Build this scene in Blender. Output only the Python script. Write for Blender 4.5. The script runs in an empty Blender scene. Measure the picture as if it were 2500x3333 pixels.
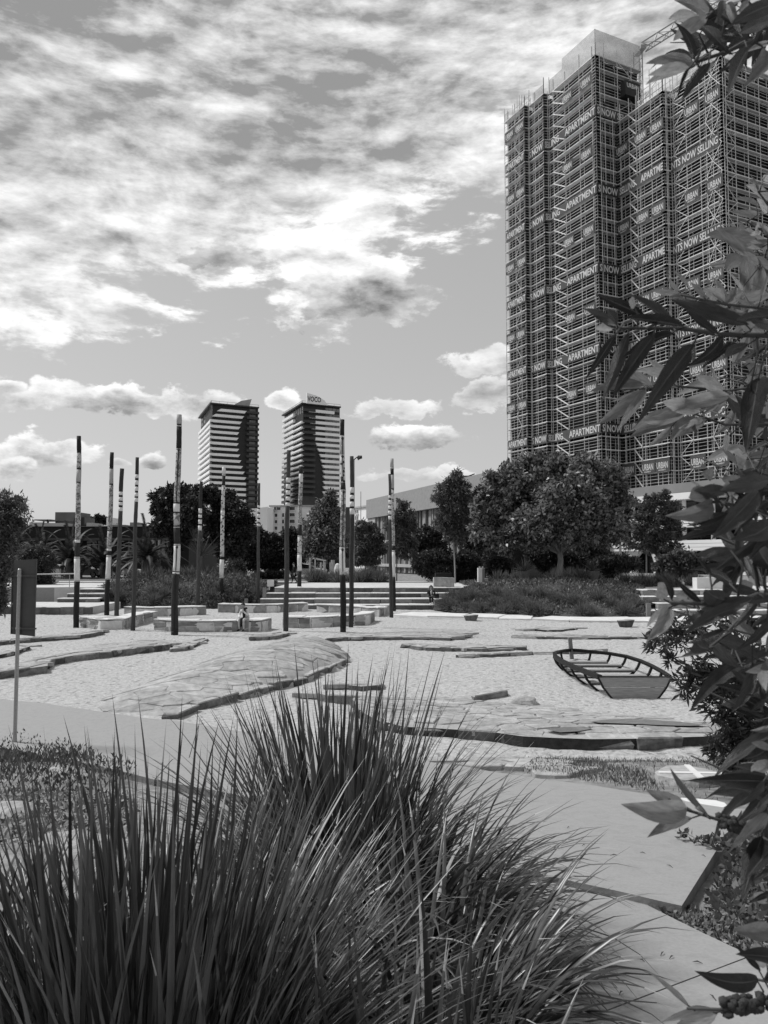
import bpy, bmesh, math, random
import numpy as np
from mathutils import Vector, Matrix, noise
R = math.radians
random.seed(7); rng = np.random.default_rng(7)
scene = bpy.context.scene
COL = scene.collection

# ------------------------------------------------------------------ camera
CAM_H = 3.6; F = 2504.0; PITCH = R(3.4)
cd = bpy.data.cameras.new('camera'); cam = bpy.data.objects.new('camera', cd); COL.objects.link(cam)
cam.location = (0, 0, CAM_H); cam.rotation_euler = (R(90) + PITCH, 0, 0)
cd.sensor_fit = 'VERTICAL'; cd.sensor_height = 36.0; cd.lens = 36.0 * F / 3333.0
cd.dof.use_dof = True; cd.dof.focus_distance = 22.0; cd.dof.aperture_fstop = 17.0
cd.clip_start = 0.05; cd.clip_end = 9000
scene.camera = cam
SP, CP = math.sin(PITCH), math.cos(PITCH)
EYE = Vector((0, 0, CAM_H))
def ray(u, v):
    x = (u - 1250) / F; zc = (1666.5 - v) / F
    return Vector((x, CP - zc * SP, SP + zc * CP))
def atz(u, v, z=0.0):
    d = ray(u, v); return EYE + d * ((z - CAM_H) / d.z)
def aty(u, v, y):
    d = ray(u, v); return EYE + d * (y / d.y)
# crop frames used while measuring the photograph: offset x, offset y, scale
K = dict(K1=(0,1250,1.8433), K2=(800,1250,1.8433), K3=(1600,1250,1.8433), K4=(1600,0,1.8433), K5=(1600,700,1.8433),
         K6=(0,1900,1.3272), K7=(1250,1900,1.3272), L1=(1250,2400,1.3272), L2=(600,1270,3.0164), L3=(0,1600,3.318),
         L4=(400,1550,3.318), L5=(850,1550,3.318), L6=(1250,1500,3.0164), L7=(1700,1500,3.0164), N1=(1900,0,2.765),
         N2=(1850,900,2.552), N3=(2000,1550,3.318), N4=(1950,1950,3.0164), N5=(1750,2050,3.318), N6=(2000,2400,2.37),
         N7=(0,2350,2.37), D=(0,0,0.66367), S=(0,0,1.0))
def px(k, x, y):
    o = K[k]; return (o[0] + x / o[2], o[1] + y / o[2])

# ------------------------------------------------------------------ sky, sun, exposure
SUN_EL, SUN_AZ = R(52), R(-72)
w = bpy.data.worlds.new('World'); scene.world = w; w.use_nodes = True
nt = w.node_tree; nt.nodes.clear()
class NB:
    def __init__(s, nt): s.nt = nt
    def new(s, t, **kw):
        n = s.nt.nodes.new(t)
        for k, v in kw.items(): setattr(n, k, v)
        return n
    def put(s, sock, v):
        if isinstance(v, bpy.types.NodeSocket): s.nt.links.new(v, sock)
        elif v is not None: sock.default_value = v
    def m(s, op, a, b=None, c=None, clamp=False):
        n = s.new('ShaderNodeMath', operation=op); n.use_clamp = clamp
        s.put(n.inputs[0], a); s.put(n.inputs[1], b)
        if c is not None: s.put(n.inputs[2], c)
        return n.outputs[0]
    def ss(s, x, a, b, c=0.0, d=1.0, smooth=True):
        n = s.new('ShaderNodeMapRange'); n.interpolation_type = 'SMOOTHSTEP' if smooth else 'LINEAR'
        s.put(n.inputs[0], x); s.put(n.inputs[1], a); s.put(n.inputs[2], b); s.put(n.inputs[3], c); s.put(n.inputs[4], d)
        return n.outputs[0]
    def noise(s, vec, scale, detail=4, rough=.55, dist=0.0, out=0):
        n = s.new('ShaderNodeTexNoise'); s.put(n.inputs['Vector'], vec); n.inputs['Scale'].default_value = scale
        n.inputs['Detail'].default_value = detail; n.inputs['Roughness'].default_value = rough; n.inputs['Distortion'].default_value = dist
        return n.outputs[out]
    def comb(s, x, y, z):
        n = s.new('ShaderNodeCombineXYZ'); s.put(n.inputs[0], x); s.put(n.inputs[1], y); s.put(n.inputs[2], z); return n.outputs[0]
    def mix(s, f, a, b):
        return s.m('ADD', s.m('MULTIPLY', b, f), s.m('MULTIPLY', a, s.m('SUBTRACT', 1.0, f)))
b = NB(nt)
tc = b.new('ShaderNodeTexCoord'); sep = b.new('ShaderNodeSeparateXYZ'); nt.links.new(tc.outputs['Generated'], sep.inputs[0])
X, Y, Z = sep.outputs
hor = b.m('SQRT', b.m('ADD', b.m('MULTIPLY', X, X), b.m('MULTIPLY', Y, Y)))
az = b.m('ARCTAN2', X, Y); el = b.m('DIVIDE', Z, b.m('MAXIMUM', hor, .02))
sky = b.new('ShaderNodeTexSky', sky_type='NISHITA'); sky.sun_disc = False; sky.sun_elevation = SUN_EL; sky.sun_rotation = SUN_AZ
sky.air_density = 1.0; sky.dust_density = 1.5; sky.ozone_density = 1.0
bw = b.new('ShaderNodeRGBToBW'); nt.links.new(sky.outputs[0], bw.inputs[0])
SKYS = 0.1
base = b.m('MULTIPLY', b.m('POWER', b.m('MULTIPLY', bw.outputs[0], SKYS), .42), .75)
zz = b.m('ADD', b.m('MAXIMUM', Z, 0.0), .10)
P = b.comb(b.m('DIVIDE', X, zz), b.m('DIVIDE', Y, zz), 0.0)
PA = b.comb(az, b.m('MULTIPLY', el, 1.5), 3.7)
# high broken layer: billowed noise in sky angles, relief-lit from the sun's side, rippled towards its lower rim
def sky_q(dx, dy, sy): return b.comb(b.m('ADD', az, dx), b.m('MULTIPLY', b.m('ADD', el, dy), sy), 3.7)
def billow(dx, dy):
    return b.m('ADD', b.m('MULTIPLY', b.noise(sky_q(dx, dy, 1.7), 4.2, 9, .56, .35), .66), b.m('MULTIPLY', b.noise(sky_q(dx, dy, 2.2), 15, 8, .62, .25), .34))
n_a = billow(0.0, 0.0); n_b = billow(-.014, .020)
n_big = b.noise(sky_q(0.0, 0.0, 2.4), 2.6, 3, .5, .2)
n_rip = b.noise(b.comb(b.m('ADD', b.m('MULTIPLY', az, 9.0), b.m('MULTIPLY', el, 5.0)), b.m('MULTIPLY', el, 34.0), 1.0), 1.5, 7, .6, .3)
ramp = b.new('ShaderNodeValToRGB'); e = ramp.color_ramp.elements
nt.links.new(b.m('ADD', b.m('MULTIPLY', az, .8), .5, clamp=True), ramp.inputs[0])
stops = [(.0,.16),(.14,.18),(.26,.225),(.36,.265),(.44,.31),(.52,.37),(.60,.44),(.66,.47),(1.0,.42)]
e[0].position, e[0].color = stops[0][0], (stops[0][1],)*3+(1,); e[1].position, e[1].color = stops[-1][0], (stops[-1][1],)*3+(1,)
for p_, v_ in stops[1:-1]:
    q = ramp.color_ramp.elements.new(p_); q.color = (v_, v_, v_, 1)
eb = b.m('ADD', ramp.outputs[0], 0.0); rise = b.m('SUBTRACT', el, eb)
low = b.ss(rise, .34, .06)                                   # 1 near the lower rim of the layer
cov = b.ss(b.m('ADD', rise, b.m('ADD', b.m('MULTIPLY', b.m('SUBTRACT', n_a, .5), .55), b.m('MULTIPLY', b.m('SUBTRACT', n_big, .5), .25))), -.03, .16)
dens = b.m('ADD', b.m('ADD', b.m('MULTIPLY', n_a, b.m('SUBTRACT', 1.0, b.m('MULTIPLY', low, .5))), b.m('MULTIPLY', n_rip, b.m('MULTIPLY', low, .5))), b.m('MULTIPLY', b.m('SUBTRACT', cov, .5), .55))
a_hi = b.ss(dens, .43, .66)
relief = b.m('MULTIPLY', b.m('SUBTRACT', n_a, n_b), 2.7)
lum_hi = b.m('ADD', b.m('ADD', b.m('MULTIPLY', b.ss(b.m('ADD', b.m('MULTIPLY', n_a, .6), b.m('MULTIPLY', n_rip, b.m('MULTIPLY', low, .4))), .24, .60), .26), relief),
             b.m('ADD', b.ss(n_big, .36, .66, .54, .30), b.m('MULTIPLY', low, .12)))
lum_hi = b.m('MINIMUM', b.m('MAXIMUM', lum_hi, .30), 1.05)
col = b.mix(a_hi, base, lum_hi)
# separate cumulus: photo position, half sizes in photo pixels (2500 wide), softness, shade
nv = b.new('ShaderNodeTexNoise'); nt.links.new(PA, nv.inputs['Vector']); nv.inputs['Scale'].default_value = 11; nv.inputs['Detail'].default_value = 7; nv.inputs['Roughness'].default_value = .62
nvs = b.new('ShaderNodeSeparateColor'); nt.links.new(nv.outputs['Color'], nvs.inputs[0])
nx = b.m('SUBTRACT', nvs.outputs[0], .5); ny = b.m('SUBTRACT', nvs.outputs[1], .5); nz = b.m('SUBTRACT', nvs.outputs[2], .5)
def cumulus(col, k, x, y, hw, hh, amp=1.0, lo=.42, hi=.92, alpha=1.0):
    u, v = px(k, x, y); d = ray(u, v); a0 = math.atan2(d.x, d.y); e0 = d.z / math.hypot(d.x, d.y)
    sx, sy = hw / K[k][2] / F, hh / K[k][2] / F
    dx = b.m('ADD', b.m('DIVIDE', b.m('SUBTRACT', az, a0), sx), b.m('MULTIPLY', nx, 2.8 * amp * min(1, .04 / sx + .45)))
    dy0 = b.m('DIVIDE', b.m('SUBTRACT', el, e0), sy)
    dy1 = b.m('ADD', dy0, b.m('MULTIPLY', ny, 3.2 * amp))
    dy = b.m('MAXIMUM', dy1, b.m('MULTIPLY', dy1, -1.55))
    r = b.m('SQRT', b.m('ADD', b.m('MULTIPLY', dx, dx), b.m('MULTIPLY', dy, dy)))
    al = b.m('MULTIPLY', b.ss(r, 1.05, .80), alpha)
    li = b.ss(b.m('ADD', b.m('ADD', b.m('MULTIPLY', dy1, .55), b.m('MULTIPLY', r, .55)), b.m('MULTIPLY', nz, 2.2)), -.25, 1.0, lo, hi)
    return b.mix(al, col, b.m('ADD', li, b.m('MULTIPLY', relief, .8)))
for c in [('D',775,650,165,75,1,.40,.78,1.0), ('D',450,550,80,50,1,.40,.62,.85), ('D',235,872,190,54), ('D',100,980,120,40), ('D',20,1005,70,36), ('D',333,998,30,20), ('D',895,955,108,36),
          ('D',850,890,140,36,1.2,.5,.85,.85), ('D',1055,790,85,55,1.1,.55,.9,.9), ('D',620,868,40,26), ('D',1060,860,70,40,1.2,.5,.86,.8),
          ('D',880,1030,120,26,1.3,.55,.88,.55), ('D',15,838,34,14,1,.5,.85), ('D',985,1022,70,22,1.3,.6,.9,.6),
          ('D',270,1000,24,10,1.3,.6,.9,.7), ('D',480,880,60,30,1.1,.5,.9,.8)]:
    col = cumulus(col, *c)
cc = b.comb(col, col, col)
bg = b.new('ShaderNodeBackground'); nt.links.new(b.new('ShaderNodeVectorMath', operation='SCALE').outputs[0], bg.inputs[0])
vm = bg.inputs[0].links[0].from_node; nt.links.new(cc, vm.inputs[0]); vm.inputs['Scale'].default_value = 1.0 / SKYS
bg.inputs[1].default_value = SKYS
out = b.new('ShaderNodeOutputWorld'); nt.links.new(bg.outputs[0], out.inputs[0])
w.cycles.sampling_method = 'MANUAL'; w.cycles.sample_map_resolution = 512
sl = bpy.data.lights.new('sun', 'SUN'); sl.energy = 3.4; sl.angle = R(10.0); sl.color = (1, 1, 1)
sun = bpy.data.objects.new('sun', sl); COL.objects.link(sun); sun.location = (-60, 10, 80)
sd = Vector((math.sin(SUN_AZ) * math.cos(SUN_EL), math.cos(SUN_AZ) * math.cos(SUN_EL), math.sin(SUN_EL)))
sun.rotation_euler = sd.to_track_quat('Z', 'Y').to_euler()
vs = scene.view_settings; vs.view_transform = 'Standard'; vs.look = 'None'; vs.gamma = 1; vs.exposure = 0.1; vs.use_curve_mapping = False
scene.render.engine = 'CYCLES'
scene.cycles.max_bounces = 5; scene.cycles.diffuse_bounces = 2; scene.cycles.transparent_max_bounces = 12
scene.cycles.use_denoising = True

# ------------------------------------------------------------------ materials
MATS = {}
def mat(name, v, var=.15, scale=4.0, rough=.85, bump=.0, bscale=None, isl=0.0, obj=0.0, stretch=(1,1,1), trans=0.0, spec=.3, pat=None, alpha=1.0, metal=0.0, stain=0.0, trv=None):
    m = bpy.data.materials.new(name); m.use_nodes = True; t = m.node_tree; t.nodes.clear(); n = NB(t)
    co = n.new('ShaderNodeTexCoord'); mp = n.new('ShaderNodeMapping'); t.links.new(co.outputs['Object'], mp.inputs[0]); mp.inputs['Scale'].default_value = stretch
    vec = mp.outputs[0]
    f = n.noise(vec, scale, 6, .6)
    val = n.m('MULTIPLY', n.ss(f, .25, .75, 1 - var, 1 + var, False), v)
    if stain:
        s_ = n.ss(n.noise(vec, scale * .13, 5, .65, 1.0), .42, .68, 1.0, 1.0 - stain); val = n.m('MULTIPLY', val, s_)
    if isl:
        g = n.new('ShaderNodeNewGeometry'); val = n.m('MULTIPLY', val, n.ss(g.outputs['Random Per Island'], 0, 1, 1 - isl, 1 + isl, False))
    if obj:
        g = n.new('ShaderNodeObjectInfo'); val = n.m('MULTIPLY', val, n.ss(g.outputs['Random'], 0, 1, 1 - obj, 1 + obj, False))
    if pat:
        kind, sc, v2 = pat
        if kind == 'spots':
            q = n.new('ShaderNodeTexVoronoi'); t.links.new(vec, q.inputs['Vector']); q.inputs['Scale'].default_value = sc
            k_ = n.ss(q.outputs['Distance'], .30, .42)
        elif kind == 'scribble':
            k_ = n.ss(n.noise(vec, sc, 3, .6, 1.6), .44, .54)
        elif kind == 'foot':
            k_ = n.ss(n.noise(vec, sc, 3, .55, .6), .30, .46)
        val = n.mix(k_, v2, val)
    c = n.comb(val, val, val)
    p = n.new('ShaderNodeBsdfPrincipled'); t.links.new(c, p.inputs['Base Color']); p.inputs['Roughness'].default_value = rough
    p.inputs['Specular IOR Level'].default_value = spec; p.inputs['Metallic'].default_value = metal
    if bump:
        bp = n.new('ShaderNodeBump'); bp.inputs['Strength'].default_value = min(1, bump); bp.inputs['Distance'].default_value = .02 * max(1, bump)
        t.links.new(n.noise(vec, bscale or scale * 3, 6, .65), bp.inputs['Height']); t.links.new(bp.outputs[0], p.inputs['Normal'])
    sh = p.outputs[0]
    if trans:
        tr = n.new('ShaderNodeBsdfTranslucent'); t.links.new(n.comb(*[n.m('MULTIPLY', val, trv or 1.4)]*3), tr.inputs[0])
        mx = n.new('ShaderNodeMixShader'); mx.inputs[0].default_value = trans; t.links.new(sh, mx.inputs[1]); t.links.new(tr.outputs[0], mx.inputs[2]); sh = mx.outputs[0]
    if alpha < 1:
        tr = n.new('ShaderNodeBsdfTransparent'); mx = n.new('ShaderNodeMixShader'); mx.inputs[0].default_value = alpha
        t.links.new(tr.outputs[0], mx.inputs[1]); t.links.new(sh, mx.inputs[2]); sh = mx.outputs[0]
    o = n.new('ShaderNodeOutputMaterial'); t.links.new(sh, o.inputs[0])
    MATS[name] = m; return m
mat('sand', .42, .30, 9, .95, 4.0, 5.0, spec=.1, pat=('foot', 5.5, .22))
mat('damp_sand', .15, .35, 5, .8, .8, 9, spec=.3)
mat('soil', .26, .5, 5, .95, 1.0, 40, spec=.1, stain=.35)
mat('mulch', .085, .6, 9, .95, 1.0, 30, spec=.1)
mat('lawn', .13, .4, 3, .95, .8, 30, spec=.1)
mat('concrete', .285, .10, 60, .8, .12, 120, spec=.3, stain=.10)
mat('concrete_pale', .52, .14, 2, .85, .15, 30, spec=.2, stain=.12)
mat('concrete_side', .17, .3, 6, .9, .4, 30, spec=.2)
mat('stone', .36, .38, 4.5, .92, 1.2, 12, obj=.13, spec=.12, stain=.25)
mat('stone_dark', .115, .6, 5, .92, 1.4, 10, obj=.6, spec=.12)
mat('stone_wall', .31, .35, 3, .92, 1.0, 10, obj=.38, spec=.12, stain=.3)
mat('step_block', .16, .4, 2.5, .92, .8, 9, obj=.5, spec=.12, stain=.3)
mat('mortar_pale', .58, .15, 6, .95, .4, 30, spec=.1)
mat('mortar', .34, .2, 6, .95, .4, 30, spec=.1)
mat('tread', .60, .12, 2, .88, .2, 20, spec=.15)
mat('char', .016, .4, 8, .75, .8, 20, stretch=(6,6,1), spec=.3, obj=.2)
mat('wood_dark', .035, .55, 7, .85, .9, 14, stretch=(7,7,.6), spec=.15, obj=.25)
mat('wood_pole', .055, .6, 6, .85, .9, 14, stretch=(8,8,.5), spec=.15, obj=.3)
mat('wood_grey', .30, .35, 5, .8, .6, 14, stretch=(.6,8,8), spec=.2)
mat('wood_post', .20, .4, 5, .85, .6, 14, stretch=(8,8,.6), spec=.15)
mat('pole_white', .62, .28, 5, .8, .4, 14, stretch=(7,7,.5), spec=.2)
mat('pole_pale', .36, .3, 6, .8, .5, 14, stretch=(6,6,.6), spec=.2)
mat('pole_black', .014, .3, 6, .7, .3, spec=.3)
mat('pole_spots', .50, .2, 6, .8, .3, pat=('spots', 5.2, .05))
mat('pole_scrib', .40, .25, 6, .8, .4, pat=('scribble', 5.5, .12))
mat('pole_carve', .40, .2, 6, .8, .5, pat=('scribble', 3.0, .14))
mat('steel_dark', .012, .2, 20, .6, .1, spec=.25)
mat('steel_galv', .34, .2, 30, .45, .05, metal=.5, spec=.5)
mat('sign_back', .075, .15, 8, .6, .05, spec=.4)
mat('tube', .54, .25, 3, .5, metal=.2, spec=.4, isl=.3)
mat('deck', .60, .3, 2, .7, obj=.25)
mat('net', .010, .6, .7, .8, .5, 2.5, obj=.55, stretch=(2,2,.5))
mat('net_clear', .42, .3, 1.5, .8, alpha=.42, isl=.2)
mat('banner', .075, .25, .8, .8, .3, 2)
mat('letter', .58, .1, 3, .7)
mat('core', .035, .3, .5, .8)
mat('white_band', .86, .08, .2, .6, spec=.3)
mat('tower_dark', .016, .3, .15, .55, spec=.4, obj=.2)
mat('tower_mid', .040, .3, .15, .5, spec=.4)
mat('glass_dark', .018, .4, .3, .14, spec=.7, obj=.5)
mat('glass_mid', .13, .6, .4, .2, spec=.7, obj=.6)
mat('render_white', .82, .08, .3, .8, stain=.1)
mat('render_grey', .38, .12, .4, .8)
mat('fascia_dark', .007, .25, .3, .7)
mat('wall_dark', .006, .4, .3, .6)
mat('roof_grey', .20, .25, .6, .8)
mat('louver', .12, .2, 1, .7)
mat('fin', .22, .25, 2, .8, obj=.35)
mat('fin_roof', .27, .16, 2.5, .85, .2, 10)
mat('podium_white', .78, .06, .3, .55)
mat('podium_grey', .24, .12, .4, .8)
mat('bark', .12, .4, 5, .9, .8, 12, stretch=(3,3,.6))
mat('bark_pale', .27, .35, 4, .9, .6, 10, stretch=(3,3,.6))
mat('leaf_tree', .15, .3, .9, .36, isl=.92, trans=.25, spec=.35)
mat('leaf_dark', .034, .35, .9, .5, isl=.55, trans=.2, spec=.3)
mat('leaf_mid', .060, .35, .9, .55, isl=.55, trans=.25, spec=.3)
mat('leaf_grey', .10, .3, 1.2, .6, isl=.5, trans=.25, spec=.3)
mat('tussock', .115, .35, 1.2, .6, isl=.6, trans=.3, spec=.3)
mat('tussock_pale', .12, .35, 1.2, .6, isl=.6, trans=.3, spec=.3)
mat('succulent', .055, .4, 6, .45, isl=.7, trans=.1, spec=.5)
mat('ground_leaf', .125, .4, 1.5, .6, isl=.6, trans=.2, spec=.3)
mat('blade', .066, .45, 12, .34, isl=.85, trans=.20, spec=.55, stretch=(1,1,.2))
mat('blade_obj', .078, .45, 12, .34, obj=.85, trans=.20, spec=.55, stretch=(1,1,.2))
mat('blade_dry', .34, .3, 12, .5, obj=.3, trans=.2, spec=.4, stretch=(1,1,.2))
mat('leaf_hero', .034, .5, 9, .36, .4, 26, obj=.7, trans=.22, spec=.4, stretch=(.5,3,1), trv=1.2)
mat('leaf_pale', .20, .4, 9, .42, .4, 26, obj=.45, trans=.34, spec=.4, stretch=(.5,3,1), trv=1.3)
mat('leaf_rib', .075, .2, 14, .5, trans=.2)
mat('stem', .06, .4, 60, .7)
mat('capsule', .045, .5, 120, .8, .5, 200)
mat('cloth_black', .012, .3, 10, .9); mat('cloth_white', .66, .1, 10, .9); mat('cloth_pale', .42, .15, 10, .9); mat('cloth_mid', .12, .2, 10, .9)
mat('skin', .32, .1, 10, .6); mat('hair', .012, .3, 30, .6)
mat('car_white', .62, .05, 2, .3, spec=.6); mat('car_grey', .22, .05, 2, .3, spec=.6); mat('rubber', .02, .2, 5, .8)
mat('pot', .10, .3, 6, .85, .3); mat('seed_head', .7, .2, 60, .9)
mat('litter', .16, .5, 20, .8, isl=.75, trans=.1)
mat('asphalt', .10, .25, 2, .9, .3, 40)

# ------------------------------------------------------------------ mesh helpers
class MB:
    def __init__(s): s.v = []; s.f = []; s.m = []
    def add(s, vs, fs, mi=0):
        o = len(s.v); s.v += [tuple(p) for p in vs]; s.f += [tuple(i + o for i in f) for f in fs]; s.m += [mi] * len(fs)
    def box(s, c, size, rz=0.0, mi=0):
        cx, cy, cz = c; a, b_, h = size[0] / 2, size[1] / 2, size[2] / 2; ca, sa = math.cos(rz), math.sin(rz)
        s.hexa([(cx + x * ca - y * sa, cy + x * sa + y * ca, cz + z) for z in (-h, h) for x, y in ((-a,-b_),(a,-b_),(a,b_),(-a,b_))], mi)
    def hexa(s, p, mi=0):
        s.add(p, [(3,2,1,0),(4,5,6,7),(0,1,5,4),(1,2,6,5),(2,3,7,6),(3,0,4,7)], mi)
    def bar(s, p0, p1, w, h=None, up=(0,0,1), mi=0):
        h = h or w; p0, p1 = Vector(p0), Vector(p1); d = (p1 - p0).normalized(); up = Vector(up)
        if abs(d.dot(up)) > .98: up = Vector((0,1,0)) if abs(d.y) < .9 else Vector((1,0,0))
        x = d.cross(up).normalized() * (w / 2); y = x.cross(d).normalized() * (h / 2)
        s.hexa([p0-x-y, p0+x-y, p0+x+y, p0-x+y, p1-x-y, p1+x-y, p1+x+y, p1-x+y], mi)
    def tube(s, pts, rad, n=8, cap=True, mi=0):
        pts = [Vector(p) for p in pts]; rad = rad if hasattr(rad, '__len__') else [rad] * len(pts); o = len(s.v); fs = []
        ref = Vector((0.13, 1, 0.07))
        for i, p in enumerate(pts):
            d = (pts[min(i+1, len(pts)-1)] - pts[max(i-1, 0)]).normalized()
            x = d.cross(ref)
            if x.length < .05: x = d.cross(Vector((1,0,0)))
            x.normalize(); y = d.cross(x)
            for k in range(n):
                a = 2 * math.pi * k / n; s.v.append(tuple(p + (x * math.cos(a) + y * math.sin(a)) * rad[i]))
        for i in range(len(pts) - 1):
            for k in range(n):
                fs.append((o+i*n+k, o+i*n+(k+1)%n, o+(i+1)*n+(k+1)%n, o+(i+1)*n+k))
        if cap: fs.append(tuple(o+k for k in reversed(range(n)))); fs.append(tuple(o+(len(pts)-1)*n+k for k in range(n)))
        s.f += fs; s.m += [mi] * len(fs)
    def prism(s, poly, z0, z1, mi=0):
        n = len(poly); a = sum(poly[i][0]*poly[(i+1)%n][1]-poly[(i+1)%n][0]*poly[i][1] for i in range(n))
        if a < 0: poly = poly[::-1]
        f0 = (lambda x, y: z0) if not callable(z0) else z0; f1 = (lambda x, y: z1) if not callable(z1) else z1
        s.add([(x, y, f0(x, y)) for x, y in poly] + [(x, y, f1(x, y)) for x, y in poly],
              [tuple(reversed(range(n))), tuple(range(n, 2*n))] + [(i, (i+1)%n, n+(i+1)%n, n+i) for i in range(n)], mi)
    def build(s, name, mats, parent=None, smooth=False, origin=None, **tags):
        if parent is not None: o0 = world_of(parent)
        else: o0 = Vector(origin) if origin is not None else Vector((0,0,0))
        me = bpy.data.meshes.new(name); ox, oy, oz = o0
        me.from_pydata([(x-ox, y-oy, z-oz) for x, y, z in s.v], [], s.f)
        mats = mats if isinstance(mats, (list, tuple)) else [mats]
        for q in mats: me.materials.append(MATS[q])
        if len(mats) > 1: me.polygons.foreach_set('material_index', s.m)
        if smooth: me.polygons.foreach_set('use_smooth', [True] * len(me.polygons))
        me.update()
        return link(name, me, parent, o0, **tags)
WL = {}
def world_of(o): return WL.get(o.name, Vector((0,0,0)))
def link(name, me, parent=None, loc=None, label=None, cat=None, group=None, kind=None):
    o = bpy.data.objects.new(name, me); COL.objects.link(o)
    if parent is not None: o.parent = parent; WL[o.name] = world_of(parent)
    else:
        o.location = loc if loc is not None else (0,0,0); WL[o.name] = Vector(o.location)
    if label: o['label'] = label
    if cat: o['category'] = cat
    if group: o['group'] = group
    if kind: o['kind'] = kind
    return o
def thing(name, label, cat, loc, group=None):
    o = link(name, None, None, Vector(loc), label, cat, group); o.empty_display_size = .2; return o
def inst(name, me, parent, M):
    o = bpy.data.objects.new(name, me); COL.objects.link(o)
    if parent is not None: o.parent = parent; o.matrix_basis = Matrix.Translation(-world_of(parent)) @ M
    else: o.matrix_basis = M
    return o
def quads(name, V, matname, parent=None, **tags):
    """V: (n,4,3) world quads as one mesh"""
    V = np.asarray(V, dtype=np.float32); n = V.shape[0]; o0 = world_of(parent) if parent is not None else Vector((0,0,0))
    me = bpy.data.meshes.new(name); me.vertices.add(n*4); me.loops.add(n*4); me.polygons.add(n)
    me.vertices.foreach_set('co', (V.reshape(-1, 3) - np.array(o0, dtype=np.float32)).ravel())
    me.loops.foreach_set('vertex_index', np.arange(n*4, dtype=np.int32))
    me.polygons.foreach_set('loop_start', np.arange(0, n*4, 4, dtype=np.int32)); me.polygons.foreach_set('loop_total', np.full(n, 4, dtype=np.int32))
    me.materials.append(MATS[matname]); me.update(calc_edges=True)
    return link(name, me, parent, o0, **tags)
def rnd_unit(n):
    v = rng.normal(size=(n, 3)); return v / np.linalg.norm(v, axis=1, keepdims=True)
def leaf_quads(c, out, size, aspect=.42, droop=.25, spread=.9):
    """leaf-shaped quads at centres c pointing roughly along out"""
    n = len(c); d = out * (1 - spread) + rnd_unit(n) * spread; d[:, 2] -= droop; d /= np.linalg.norm(d, axis=1, keepdims=True)
    s = np.cross(d, rnd_unit(n)); s /= np.linalg.norm(s, axis=1, keepdims=True) + 1e-6
    L = (size * rng.uniform(.65, 1.35, n))[:, None]; W = L * aspect * .5
    nrm = np.cross(d, s)
    a = c; m_ = c + d * L * .45 + nrm * L * .06; t = c + d * L
    return np.stack([a, m_ + s * W, t, m_ - s * W], axis=1)
def in_poly(x, y, poly):
    c = False; n = len(poly); j = n - 1
    for i in range(n):
        xi, yi = poly[i]; xj, yj = poly[j]
        if (yi > y) != (yj > y) and x < (xj - xi) * (y - yi) / (yj - yi) + xi: c = not c
        j = i
    return c
def clip(poly, p, nrm):
    out = []
    for i in range(len(poly)):
        a, c = poly[i], poly[(i+1) % len(poly)]
        da = (a[0]-p[0])*nrm[0]+(a[1]-p[1])*nrm[1]; dc = (c[0]-p[0])*nrm[0]+(c[1]-p[1])*nrm[1]
        if da <= 0: out.append(a)
        if da * dc < 0:
            t = da / (da - dc); out.append((a[0]+(c[0]-a[0])*t, a[1]+(c[1]-a[1])*t))
    return out
def drape(poly, step, zf, thick=0.0):
    bm = bmesh.new(); f = bm.faces.new([bm.verts.new((x, y, 0)) for x, y in poly])
    if f.normal.z < 0: f.normal_flip()
    xs = [p[0] for p in poly]; ys = [p[1] for p in poly]
    for ax, lo, hi in ((0, min(xs), max(xs)), (1, min(ys), max(ys))):
        k = int((hi - lo) / step)
        for i in range(1, k + 1):
            co = [0,0,0]; no = [0,0,0]; co[ax] = lo + (hi - lo) * i / (k + 1); no[ax] = 1
            bmesh.ops.bisect_plane(bm, geom=bm.verts[:] + bm.edges[:] + bm.faces[:], plane_co=co, plane_no=no, dist=1e-5)
    bm.normal_update()
    mb = MB(); bm.verts.index_update(); top = [(v.co.x, v.co.y, zf(v.co.x, v.co.y)) for v in bm.verts]
    fs = [tuple(v.index for v in (q.verts if q.normal.z > 0 else reversed(q.verts))) for q in bm.faces]
    mb.add(top, fs)
    if thick:
        for e_ in bm.edges:
            if e_.is_boundary:
                q = e_.link_loops[0]; i, j = q.vert.index, q.link_loop_next.vert.index
                a, c = Vector(top[i]), Vector(top[j]); dn = Vector((0,0,-thick))
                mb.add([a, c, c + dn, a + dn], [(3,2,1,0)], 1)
    bm.free(); return mb
# ------------------------------------------------------------------ terrain
TP = [(-60,2.2),(-5,2.1),(1,2.08),(2.6,2.0),(10.8,.778),(13.4,.02),(14.4,-.09),(18,-.1),(66.4,-.1),(67.2,1.3),(9000,1.3)]
def sstep(t): t = max(0, min(1, t)); return t*t*(3-2*t)
def T(x, y):
    for (a, za), (c, zc) in zip(TP, TP[1:]):
        if y <= c:
            z = za + (zc - za) * (y - a) / (c - a); break
    else: z = 1.3
    if 10 < y < 70: z += max(0, 1.3 - z) * sstep((abs(x) - 27) / 7)
    return z
def onT(u, v, dz=0.0):
    d = ray(u, v); t = .8
    while t < 80:
        p = EYE + d * t
        if p.z <= T(p.x, p.y) + dz: return p
        t += .02
    return p
def nz2(x, y, s, k=0.0): return noise.noise(Vector((x*s, y*s, k)))
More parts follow.
